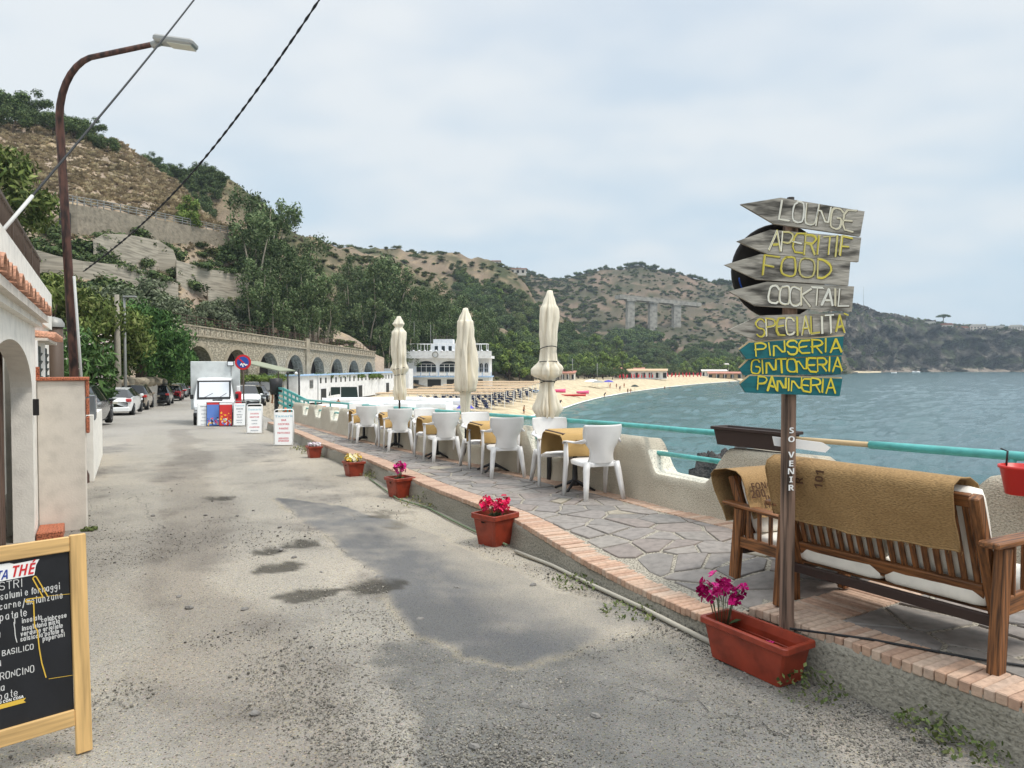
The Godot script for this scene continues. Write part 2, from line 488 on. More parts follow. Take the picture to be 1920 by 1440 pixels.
const HILL_ROCKY := [
	[-0.30, 340, 30, 380, 54.6, 420, 66.5, 460, 79.6, 560, 70],
	[-0.195, 350, 20, 400, 48.4, 450, 66, 500, 84.1, 600, 72],
	[-0.135, 350, 5, 410, 40.3, 470, 63.6, 520, 83.5, 620, 70],
	[-0.083, 350, -2, 420, 31.8, 480, 61.4, 530, 86.7, 620, 70],
	[-0.045, 350, -4, 430, 26, 490, 55.3, 540, 83.4, 630, 64],
	[0.0, 350, -4, 430, 19.6, 490, 46, 540, 73.7, 630, 50],
	[0.045, 360, -4.5, 430, 14.7, 490, 29.5, 530, 45.7, 600, 24],
	[0.09, 380, -4.5, 440, 10.1, 490, 18.4, 530, 27.8, 600, 10],
	[0.15, 400, -5, 450, 6.2, 500, 10.5, 540, 14.1, 600, 4]]
const HILL_FAR := [
	[-0.12, 560, 0, 620, 41.6, 700, 73, 800, 101, 900, 127, 1050, 112],
	[0.0, 560, -3, 640, 23.6, 720, 58.8, 820, 97.6, 920, 123, 1050, 108],
	[0.068, 520, -4, 620, 18.3, 720, 48, 830, 86.3, 940, 114.5, 1060, 98],
	[0.12, 480, -5, 600, 13.2, 700, 38.8, 830, 89.4, 940, 127.2, 1060, 106],
	[0.173, 480, -5.5, 600, 11, 700, 36.2, 830, 86.3, 940, 132.9, 1060, 110],
	[0.225, 480, -5.5, 600, 9.6, 700, 33.6, 830, 80, 940, 124.4, 1060, 104],
	[0.308, 480, -5.5, 600, 7.8, 720, 31.8, 840, 71.6, 960, 110.4, 1080, 92],
	[0.39, 520, -5.8, 640, 4.4, 740, 27, 860, 63.5, 980, 100.2, 1100, 84],
	[0.45, 640, -6, 700, 4.7, 800, 20.1, 900, 46.9, 985, 80.6, 1120, 64],
	[0.485, 800, -9, 840, -9, 880, -9, 940, -9, 1010, -9, 1150, -9]]
const HEADLAND := [
	[0.39, 800, -6, 830, 8.4, 880, 25.3, 940, 51.6, 1010, 80, 1200, 70],
	[0.473, 880, -7.4, 900, -1, 940, 34, 980, 72, 1040, 94, 1220, 80],
	[0.518, 955, -7.4, 972, 0, 1000, 28, 1030, 62, 1100, 81, 1240, 70],
	[0.571, 998, -7.4, 1012, -1, 1030, 25.5, 1050, 57.5, 1120, 74, 1260, 60],
	[0.631, 1008, -7.4, 1020, -1, 1035, 29.5, 1048, 52, 1130, 64, 1280, 54],
	[0.721, 1008, -7.4, 1020, -1, 1035, 29.5, 1048, 50, 1140, 60, 1280, 50],
	[0.86, 1000, -7.4, 1014, -1, 1030, 28, 1044, 48, 1140, 58, 1280, 48],
	[1.25, 980, -7.4, 994, -1, 1010, 24, 1024, 40, 1130, 48, 1280, 40]]

func row_at(tab: Array, r: float) -> Array:
	var k := 0
	while k < tab.size() - 2 and r > tab[k + 1][0]: k += 1
	var a: Array = tab[k]; var b: Array = tab[k + 1]
	var t := clampf((r - a[0]) / (b[0] - a[0]), 0.0, 1.0)
	t = lerpf(t, t * t * (3.0 - 2.0 * t), 0.5)
	var o := []
	for i in range(1, a.size()): o.append(lerpf(a[i], b[i], t))
	return o

func hill_y(tab: Array, x: float, z: float, amp: float, ridged := 0.0) -> float:
	var d := maxf(1.0, -z)
	var q := row_at(tab, x / d)
	var y: float = q[1]
	for i in range(0, q.size() - 2, 2):
		if d >= q[i] and d <= q[i + 2]:
			var t: float = (d - q[i]) / (q[i + 2] - q[i])
			y = lerpf(q[i + 1], q[i + 3], t)
		elif d > q[q.size() - 2]: y = q[q.size() - 1]
	var edge := clampf((d - q[0]) / 12.0, 0.0, 1.0)
	return y + edge * (amp * (n1.get_noise_2d(x * 1.6, z * 1.6) * 1.5 + n2.get_noise_2d(x * 6.0, z * 6.0) * 0.5) + ridged * (nr.get_noise_2d(x * 2.2, z * 2.2) - 0.3))

func hill_mesh(tab: Array, cols: int, sub: int, amp: float, paint: Callable, ridged := 0.0, push := 0.0) -> SurfaceTool:
	var s := surf(true)
	var r0: float = tab[0][0]; var r1: float = tab[tab.size() - 1][0]
	var pts := []; var nrow := 0
	for i in cols + 1:
		var r := lerpf(r0, r1, float(i) / cols)
		var q := row_at(tab, r)
		var line := []
		for k in range(0, q.size() - 2, 2):
			for j in sub:
				line.append(lerpf(q[k], q[k + 2], float(j) / sub))
		line.append(q[q.size() - 2])
		var l2 := []
		for d in line:
			var x: float = r * d; var z: float = -d
			var y := hill_y(tab, x, z, amp, ridged)
			if push > 0.0:
				var w: float = push * nr.get_noise_3d(x * 1.4, y * 2.0, z * 0.5)
				z += w
			l2.append(Vector3(x, y, z))
		pts.append(l2)
		nrow = l2.size()
	for i in cols:
		for j in nrow - 1:
			var c := [pts[i][j], pts[i + 1][j], pts[i + 1][j + 1], pts[i][j + 1]]
			for k in [0, 2, 1, 0, 3, 2]:
				var v: Vector3 = c[k]
				var e: Vector3 = (pts[mini(i + 1, cols)][j + 1] - pts[i][j]).normalized()
				s.set_color(paint.call(v, clampf(e.y, 0, 1)))
				s.add_vertex(v)
	return s

func dry_slope(v: Vector3, steep: float) -> Color:
	var a := n1.get_noise_2d(v.x * 3.0, v.z * 3.0 + v.y)
	var b := n2.get_noise_3d(v.x * 9.0, v.y * 9.0, v.z * 9.0)
	var c := lin(rgb(186, 168, 150)).lerp(lin(rgb(152, 138, 122)), clampf(a + 0.5, 0, 1))
	c = c.lerp(lin(rgb(190, 168, 132)), clampf(b * 1.4 - 0.05, 0, 0.6))
	c = c.lerp(lin(rgb(96, 92, 62)), clampf(a * 1.5 - 0.25, 0, 0.6))
	return c

func green_slope(v: Vector3, steep: float) -> Color:
	var a := n1.get_noise_2d(v.x * 1.2, v.z * 1.2)
	var b := n2.get_noise_3d(v.x * 4.0, v.y * 4.0, v.z * 4.0)
	var c := lin(rgb(142, 126, 108)).lerp(lin(rgb(84, 88, 64)), clampf(a * 1.4 + 0.45, 0, 1))
	return c.lerp(lin(rgb(176, 156, 128)), clampf(b * 1.2 - 0.1, 0, 0.6))

func far_slope(v: Vector3, steep: float) -> Color:
	var a := n1.get_noise_2d(v.x * 0.7, v.z * 0.7)
	var b := n2.get_noise_3d(v.x * 2.0, v.y * 2.0, v.z * 2.0)
	var c := lin(rgb(138, 120, 104)).lerp(lin(rgb(104, 98, 84)), clampf(a * 1.8 + 0.5, 0, 1))
	return c.lerp(lin(rgb(80, 84, 64)), clampf(b * 1.8 + 0.25, 0, 0.8))

func cliff_face(v: Vector3, steep: float) -> Color:
	var a := nr.get_noise_3d(v.x * 3.0, v.y * 2.0, v.z * 3.0)
	var b := n1.get_noise_3d(v.x * 2.4, v.y * 3.0, v.z)
	var c := lin(rgb(158, 148, 136)).lerp(lin(rgb(72, 70, 66)), clampf(a * 1.3 + 0.35, 0, 1))
	c = c.lerp(lin(rgb(92, 100, 72)), clampf(b * 2.4 + 0.1, 0, 0.85))
	c = c.lerp(lin(rgb(40, 40, 40)), clampf(nr.get_noise_3d(v.x * 9.0, v.y * 5.0, v.z * 9.0) * 1.6 - 0.2, 0, 0.7))
	c = c.lerp(lin(rgb(170, 160, 148)), clampf(-nr.get_noise_3d(v.x * 7.0 + 500, v.y * 5.0, v.z * 7.0) * 1.6 - 0.35, 0, 0.6))
	if v.y < -3.5 + 5.0 * b: c = c.lerp(lin(rgb(188, 172, 156)), 0.7)
	return c

func make_hills():
	struct("hill_slope", hill_mesh(HILL_NEAR, 150, 9, 1.1, dry_slope), M.hill)
	struct("hill_spur", hill_mesh(HILL_SPUR, 130, 11, 1.6, green_slope), M.hill)
	struct("rocky_hill", hill_mesh(HILL_ROCKY, 100, 12, 2.5, green_slope, 2.0), M.hill)
	struct("far_hill", hill_mesh(HILL_FAR, 120, 12, 3.0, far_slope, 3.5), M.hill)
	struct("headland", hill_mesh(HEADLAND, 400, 16, 2.5, cliff_face, 8.0, 24.0), M.cliff)

# ---------------------------------------------------------------- sea, beach, ground
const SHORE := [[-0.9, 40], [-0.3, 45], [-0.2, 60], [-0.1, 85], [0.0, 106], [0.019, 114], [0.075, 143], [0.128, 192], [0.18, 240], [0.248, 314], [0.316, 390], [0.37, 520], [0.44, 700], [0.49, 860], [0.6, 1010], [1.4, 1010]]

func shore_d(r: float) -> float:
	for i in SHORE.size() - 1:
		if r < SHORE[i + 1][0]:
			return lerpf(SHORE[i][1], SHORE[i + 1][1], clampf((r - SHORE[i][0]) / (SHORE[i + 1][0] - SHORE[i][0]), 0, 1))
	return 1010.0

func beach_y(r: float, d: float) -> float:
	var k := d - shore_d(r)
	return -7.0 + (k * 0.075 if k < 14.0 else 1.05 + minf((k - 14.0) * 0.02, 1.4))

func make_sea():
	var s := surf(true)
	var rows := 360; var cols := 330
	var prev := []; var was := []
	for i in rows + 1:
		var d := 9.0 * pow(4200.0 / 9.0, float(i) / rows)
		var line := []; var tint := []
		for j in cols + 1:
			var r := lerpf(-0.35, 1.6, float(j) / cols)
			var x := r * d; var z := -d
			var y := 0.0
			if d < 1500.0:
				y = n1.get_noise_2d(x * 11.0 + z * 3.0, z * 17.0) * 0.42 + n2.get_noise_2d(x * 3.4, z * 6.0) * 0.32
				var q := d - shore_d(r)
				y *= clampf(-q / 30.0, 0.15, 1.0) * (1.0 + 1.1 * n1.get_noise_2d(x * 0.9 + 300.0, z * 1.6))
			line.append(Vector3(x, -7.0 + y, z))
			var deep := clampf((shore_d(r) - d) / 70.0 + 0.25 * n1.get_noise_2d(x * 0.8, z * 0.8), 0.0, 1.0)
			deep = maxf(deep, clampf((d - 300.0) / 500.0, 0.0, 1.0))
			tint.append(Color(0.075, 0.20, 0.18).lerp(Color(0.024, 0.118, 0.112).lerp(Color(0.026, 0.09, 0.104), clampf(r * 1.4, 0, 1)), pow(deep, 0.6)))
		if i > 0:
			for j in cols:
				for k in [0, 1, 2, 0, 2, 3]:
					s.set_color([was[j], tint[j], tint[j + 1], was[j + 1]][k]); s.add_vertex([prev[j], line[j], line[j + 1], prev[j + 1]][k])
		prev = line; was = tint
	struct("sea", s, M.sea)
	s = surf(true)
	var up := []
	for i in 91:
		var t := i / 90.0
		var line := []
		for j in 101:
			var r := lerpf(-0.42, 0.52, j / 100.0)
			var d0 := maxf(26.0, shore_d(r) - 26.0)
			var d := lerpf(d0, d0 + 260.0, t * t)
			line.append(Vector3(r * d, beach_y(r, d) + 0.25 * n1.get_noise_2d(r * d * 5.0, d * 5.0) * clampf((d - shore_d(r)) / 20.0, 0, 1), -d))
		if i > 0:
			for j in 100: quad(s, up[j], line[j], line[j + 1], up[j + 1])
		up = line
	struct("beach", s, M.sand)
	s = surf(true)
	for j in 150:   # the line of breaking foam
		var q := []
		for k in 2:
			var r := lerpf(-0.05, 0.36, (j + k) / 150.0)
			var d := shore_d(r)
			var w := (0.012 + 0.008 * n1.get_noise_1d(j * 9.0 + k * 9.0)) * d
			q.append(Vector3(r * (d - w - 0.3), -6.86, -(d - w - 0.3))); q.append(Vector3(r * (d + 1.2), -6.86, -(d + 1.2)))
		quad(s, q[0], q[1], q[3], q[2])
	struct("shore_foam", s, M.foam)

func pt(a: Array) -> PackedVector2Array:
	var o := PackedVector2Array()
	for i in range(0, a.size(), 2): o.append(Vector2(a[i], a[i + 1]))
	return o

func edge_dist(poly: PackedVector2Array, p: Vector2) -> float:
	var b := 1e9
	for i in poly.size():
		b = minf(b, p.distance_squared_to(Geometry2D.get_closest_point_to_segment(p, poly[i], poly[(i + 1) % poly.size()])))
	b = sqrt(b)
	return b if Geometry2D.is_point_in_polygon(p, poly) else -b

var patch_a: PackedVector2Array
var patch_b: PackedVector2Array
var holes := []

# ---------------------------------------------------------------- road
func kerb_x(d: float) -> float:
	var k := kerb
	for i in k.size() - 1:
		if -d <= k[i].y and -d >= k[i + 1].y:
			return lerpf(k[i].x, k[i + 1].x, (-d - k[i].y) / (k[i + 1].y - k[i].y))
	if d <= 0: return 3.4
	if d < 60.0: return lerpf(-8.4, -23.0, (d - 26.5) / 33.5)
	return lerpf(-23.0, -33.0, (d - 60.0) / 40.0)

var kerb := PackedVector2Array([Vector2(3.9, 1.6), Vector2(3.4, 0.6), Vector2(2.6, -1.7), Vector2(2.02, -2.83), Vector2(1.78, -3.25), Vector2(1.56, -3.64), Vector2(1.31, -4.08), Vector2(1.16, -4.32), Vector2(0.58, -5.48), Vector2(0.03, -6.74), Vector2(-1.1, -9.05), Vector2(-2.33, -11.9), Vector2(-4.26, -15.72), Vector2(-5.72, -19.0), Vector2(-8.6, -25.0)])
var wall := PackedVector2Array([Vector2(5.0, -1.0), Vector2(4.2, -2.5), Vector2(3.2, -4.4), Vector2(2.2, -6.2), Vector2(1.66, -7.23), Vector2(1.26, -8.2), Vector2(0.19, -10.1), Vector2(-3.7, -17.0), Vector2(-7.9, -25.6)])

func terrace_y(z: float) -> float: return 0.25 + SLOPE * z

# the paving dips towards the road just before the trough
func pave_y(p: Vector2) -> float:
	var d := absf(p.x - lerpf(0.1, 1.24, clampf((p.y + 6.6) / 2.4, 0, 1)))
	return terrace_y(p.y) - 0.15 * smoothstep(-7.2, -4.5, p.y) * (1.0 - smoothstep(0.0, 0.85, d)) * (1.0 - smoothstep(-4.16, -4.02, p.y))

func road_color(x: float, z: float) -> Color:
	var p := Vector2(x, z)
	var d := maxf(0.5, -z)
	var a := n1.get_noise_2d(x * 14.0, z * 14.0)
	var b := n2.get_noise_2d(x * 55.0, z * 55.0)
	var f := n2.get_noise_2d(x * 190.0, z * 190.0)
	var dirt := lin(rgb(218, 210, 196)).lerp(lin(rgb(194, 189, 179)), clampf(0.5 + a * 1.5, 0, 1))
	var grit := lin(rgb(160, 156, 150))
	var gk := clampf(0.5 + n1.get_noise_2d(x * 9.0 + 90, z * 6.0) * 2.6 + b * 0.8 + 0.10 * clampf(3.6 - d, -1, 2), 0, 1)
	var c := dirt.lerp(grit, gk * 0.85)
	c = c.lerp(lin(rgb(118, 112, 106)), clampf(f * 1.2 + b * 0.5 - 0.25, 0, 0.55) * clampf(gk + 0.2, 0, 1))
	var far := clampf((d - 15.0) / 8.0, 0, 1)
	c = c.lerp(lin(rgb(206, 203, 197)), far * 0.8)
	# the paler lanes that wheels have swept, and the loose ridge between them
	var lane := kerb_x(d) - x + a * 0.5
	if d < 26.0:
		var sw := maxf(1.0 - absf(lane - 2.2) / 0.55, 1.0 - absf(lane - 3.9) / 0.6)
		c = c.lerp(lin(rgb(196, 192, 182)), clampf(sw, 0, 0.55))
		c = c.lerp(lin(rgb(150, 143, 134)), clampf(1.0 - absf(lane - 3.05) / 0.5, 0, 0.45))
	var w := 0.09 * a + 0.06 * b + 0.03 * f
	if d < 11.0 and d > 1.0:
		var e := edge_dist(patch_b, p) + w * 1.6
		c = c.lerp(lin(rgb(156, 155, 151)).lerp(lin(rgb(126, 126, 124)), clampf(0.4 + a + f * 0.5, 0, 1)), clampf(e / 0.10, 0, 0.9))
		e = edge_dist(patch_a, p) + w
		c = c.lerp(lin(rgb(146, 147, 148)).lerp(lin(rgb(126, 127, 129)), clampf(0.5 + a * 1.4, 0, 1)), clampf(e / 0.07 + 0.3, 0, 1) * clampf(0.86 + b * 0.5 + f * 0.35 + a * 0.4, 0.35, 1.0))
		c = c.lerp(lin(rgb(200, 190, 166)), clampf(1.0 - absf(e + 0.03) / 0.04, 0, 1) * clampf(a * 2.0 + 0.3, 0, 0.5))
	for h in holes:
		var q: float = ((p - h[0]) * Vector2(1.0, 0.9)).length() / h[1] + w * 4.0 + n2.get_noise_2d(x * 26.0, z * 26.0) * 0.9 + f * 0.5
		c = c.lerp(lin(rgb(74, 72, 66)), clampf((1.0 - q) * 2.0, 0, 0.8))
	# silt that gathers along the kerb
	var k := kerb_x(d) - x
	if d < 26.0: c = c.lerp(lin(rgb(212, 204, 188)), clampf(1.0 - absf(k - 0.45) / 0.6 + a, 0, 0.6) * clampf((d - 3.0) * 0.5, 0.0, 1.0))
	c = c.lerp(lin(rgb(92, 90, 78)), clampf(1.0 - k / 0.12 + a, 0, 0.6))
	return c

func make_road():
	patch_a = pt([-3.14, -9.46, -2.4, -7.94, -1.76, -6.96, -1.45, -6.2, -1.0, -5.5, -0.84, -5.01, -0.52, -4.25, -0.24, -3.95, 0.03, -3.8, 0.3, -3.98, 0.57, -4.21, 0.9, -4.5, 0.83, -4.77, 0.39, -5.12, -0.29, -6.29, -1.18, -7.78, -2.15, -8.91])
	patch_b = pt([-0.73, -4.03, -0.52, -4.25, -0.24, -3.95, 0.03, -3.8, 0.3, -3.98, 0.89, -4.44, 1.07, -3.91, 1.36, -3.43, 1.45, -2.75, 1.3, -1.5, -0.3, -1.5, -0.46, -2.75, -0.47, -3.26])
	holes = [[Vector2(-2.21, -6.44), 0.13], [Vector2(-2.0, -6.72), 0.17], [Vector2(-1.91, -5.83), 0.16], [Vector2(-1.5, -5.05), 0.2], [Vector2(-1.03, -5.24), 0.17], [Vector2(-3.86, -9.46), 0.2], [Vector2(-1.62, -8.2), 0.3], [Vector2(-1.25, -7.6), 0.26]]
	var ds := []
	var d := -7.0
	while d < 2.0:
		ds.append(d); d += 0.5
	d = 2.1
	while d < 135.0:
		ds.append(d); d *= 1.0115
	var s := surf(true); var fine := surf(true)
	var cols := 300
	var prev := []
	for i in ds.size():
		d = ds[i]
		var x0 := minf(-7.0, -1.35 * d)
		var x1 := kerb_x(d) + (0.1 if d < 25.0 else 0.0)
		var line := []
		for j in cols + 1:
			# finer towards the middle of the road, coarse at the far left
			var t := float(j) / cols
			var x := lerpf(x0, x1, pow(t, 0.75))
			var y := road_y(d)
			var c := lin(rgb(176, 166, 146))
			var inside := -1.0
			if d > 1.5:
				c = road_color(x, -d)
				y += 0.012 * n1.get_noise_2d(x * 12.0, d * 12.0) + 0.004 * n2.get_noise_2d(x * 60.0, d * 60.0)
				if d < 10.0:
					if d > 3.5 and absf(x) < 3.5: inside = edge_dist(patch_a, Vector2(x, -d)) + 0.09 * n1.get_noise_2d(x * 14.0, -d * 14.0) + 0.06 * n2.get_noise_2d(x * 55.0, -d * 55.0)
					for h in holes:
						y -= 0.02 * clampf(1.2 - (Vector2(x, -d) - h[0]).length() / h[1], 0, 1)
					y += 0.010 * clampf(inside / 0.03, 0, 1)
			line.append([Vector3(x, y, -d), c, inside])
		if i > 0:
			for j in cols:
				var dst := fine if line[j][2] > 0.0 else s
				for k in [prev[j], line[j + 1], prev[j + 1], prev[j], line[j], line[j + 1]]:
					dst.set_color(k[1]); dst.add_vertex(k[0])
		prev = line
	var rd := struct("road", s, M.road)
	put("asphalt_patch", fine, M.road_fine, rd)
	rng.seed = 21
	for q in [[1.2, -3.0, 0.55, -3.55], [-2.9, -8.9, -1.1, -5.7], [-5.0, -9.5, -3.2, -6.6]]:
		s = surf()
		var a := Vector2(q[0], q[1]); var b := Vector2(q[2], q[3])
		var n := int(a.distance_to(b) / 0.035)
		var pv := []
		for i in n + 1:
			var p := a.lerp(b, float(i) / n) + Vector2(n1.get_noise_1d(i * 9.0 + q[0] * 50), n1.get_noise_1d(i * 9.0 + 400 + q[1] * 50)) * 0.16
			var hw := 0.0018 * rng.randf_range(0.4, 1.6)
			var nn := (b - a).orthogonal().normalized() * hw
			var yy := road_y(-p.y) + 0.012 * n1.get_noise_2d(p.x * 12.0, -p.y * 12.0) + 0.006
			var cur := [Vector3(p.x - nn.x, yy, p.y - nn.y), Vector3(p.x + nn.x, yy, p.y + nn.y)]
			if pv: quad(s, pv[0], pv[1], cur[1], cur[0])
			pv = cur
		put("crack", s, M.sign_back, rd)
	s = surf()   # retaining edge between the road and the beach beyond the terrace
	for k in 12:
		var a := 25.0 + k * 9.0; var b := a + 9.0
		quad(s, Vector3(kerb_x(a), road_y(a), -a), Vector3(kerb_x(b), road_y(b), -b), Vector3(kerb_x(b) + 1.2, -7.5, -b), Vector3(kerb_x(a) + 1.2, -7.5, -a))
	struct("retaining_bank", s, M.concrete)

func pebble_mesh(v := 1.0) -> ArrayMesh:
	var s := surf(false)
	s.set_color(Color(v, v * 0.96, v * 0.88))
	blob(s, Vector3.ZERO, Vector3(1, 0.6, 0.8), 0.9, 3.0, 6, 4)
	return done(s, M.gravel)

func make_gravel():
	rng.seed = 41
	var xs := []; var cs := []
	var tries := 0
	while xs.size() < 34000 and tries < 200000:
		tries += 1
		var d := 2.2 * pow(5.5, rng.randf() * rng.randf())
		var x := rng.randf_range(-0.75, 0.62) * d
		if x > kerb_x(d) - 0.02: continue
		var p := Vector2(x, -d)
		var dens := 0.25 + n1.get_noise_2d(x * 9.0 + 90, -d * 6.0) * 2.0 + n2.get_noise_2d(x * 40.0, d * 40.0)
		var ea := edge_dist(patch_a, p)
		if ea > -0.02: dens -= 0.75
		elif ea > -0.22: dens += 0.25
		elif edge_dist(patch_b, p) > 0.0: dens -= 0.35
		for h in holes:
			if p.distance_to(h[0]) < h[1] * 1.6: dens += 0.4
		if rng.randf() > dens: continue
		var z := rng.randf_range(0.002, 0.006) * (2.0 if rng.randf() < 0.05 else 1.0) * (0.7 + d * 0.08)
		xs.append(Transform3D(Basis(Vector3.UP, rng.randf() * TAU).scaled(Vector3(z, z, z)), Vector3(x, road_y(d) + z * 0.2 + 0.003, -d)))
		var g := rng.randf_range(0.05, 0.30)
		cs.append(Color(g * 1.04, g, g * 0.92))
	scatter("gravel", pebble_mesh(), xs, cs, "loose grey and beige gravel on the worn road")
	var st := pebble_mesh(0.2)
	for i in 42:
		var d := rng.randf_range(2.8, 9.0)
		var x := rng.randf_range(-0.55, 0.25) * d
		if x > kerb_x(d) - 0.1: continue
		var o := put("loose_stone", st, null)
		var z := rng.randf_range(0.013, 0.028)
		o.scale = Vector3(z, z, z) * Vector3(1.2, 1, 1)
		o.rotation.y = rng.randf() * TAU
		o.position = Vector3(x, road_y(d) + z * 0.35, -d)
		tag(o, "small loose stone lying on the dusty road surface", "stone", "loose stones on the road")

func scatter(called: String, mesh: Mesh, xs: Array, cs: Array, label: String, kind := "stuff", parent: Node = null) -> MultiMeshInstance3D:
	var mm := MultiMesh.new()
	mm.transform_format = MultiMesh.TRANSFORM_3D
	mm.use_colors = true
	mm.mesh = mesh
	mm.instance_count = xs.size()
	for i in xs.size():
		mm.set_instance_transform(i, xs[i])
		mm.set_instance_color(i, cs[i])
	var o := MultiMeshInstance3D.new()
	o.multimesh = mm
	if parent:
		o.name = called
		parent.add_child(o, true)
	else:
		o.name = numbered(called)
		add_child(o)
	tag(o, label, "", "", kind)
	return o

# ---------------------------------------------------------------- terrace
func shift(poly: PackedVector2Array, by: float) -> PackedVector2Array:
	var o := PackedVector2Array()
	for i in poly.size():
		var t := (poly[mini(i + 1, poly.size() - 1)] - poly[maxi(i - 1, 0)]).normalized()
		o.append(poly[i] + Vector2(-t.y, t.x) * by)
	return o

func length_of(poly: PackedVector2Array) -> float:
	var l := 0.0
	for i in poly.size() - 1: l += poly[i].distance_to(poly[i + 1])
	return l

func walk(poly: PackedVector2Array, s: float) -> Array:
	for i in poly.size() - 1:
		var l := poly[i].distance_to(poly[i + 1])
		if s <= l or i == poly.size() - 2:
			return [poly[i].lerp(poly[i + 1], s / l), (poly[i + 1] - poly[i]) / l]
		s -= l
	return []

func nearest_s(poly: PackedVector2Array, p: Vector2) -> float:
	var best := 0.0; var bd := 1e9; var s := 0.0
	while s < length_of(poly):
		var q: Vector2 = walk(poly, s)[0]
		if q.distance_to(p) < bd:
			bd = q.distance_to(p); best = s
		s += 0.05
	return best

func stone_piece(poly: PackedVector2Array, c: Color, lift: float, tilt: Vector2) -> SurfaceTool:
	var s := surf()
	stone_into(s, poly, c, lift, tilt)
	return s

func stone_into(s: SurfaceTool, poly: PackedVector2Array, c: Color, lift: float, tilt: Vector2):
	var pl := poly.duplicate()
	if Geometry2D.is_polygon_clockwise(pl): pl.reverse()
	var mid := Vector2.ZERO
	for p in pl: mid += p / pl.size()
	s.set_color(c)
	var h := func(p, k): return Vector3(p.x, pave_y(p) + lift + (p - mid).dot(tilt) - k, p.y)
	var top := []
	for p in pl: top.append(p.lerp(mid, 0.035))
	for i in pl.size():
		var j := (i + 1) % pl.size()
		tri(s, h.call(mid, 0.0), h.call(top[i], 0.0), h.call(top[j], 0.0))
		quad(s, h.call(top[i], 0.0), h.call(pl[i], 0.006), h.call(pl[j], 0.006), h.call(top[j], 0.0))
		quad(s, h.call(pl[i], 0.006), h.call(pl[i], 0.035), h.call(pl[j], 0.035), h.call(pl[j], 0.006))

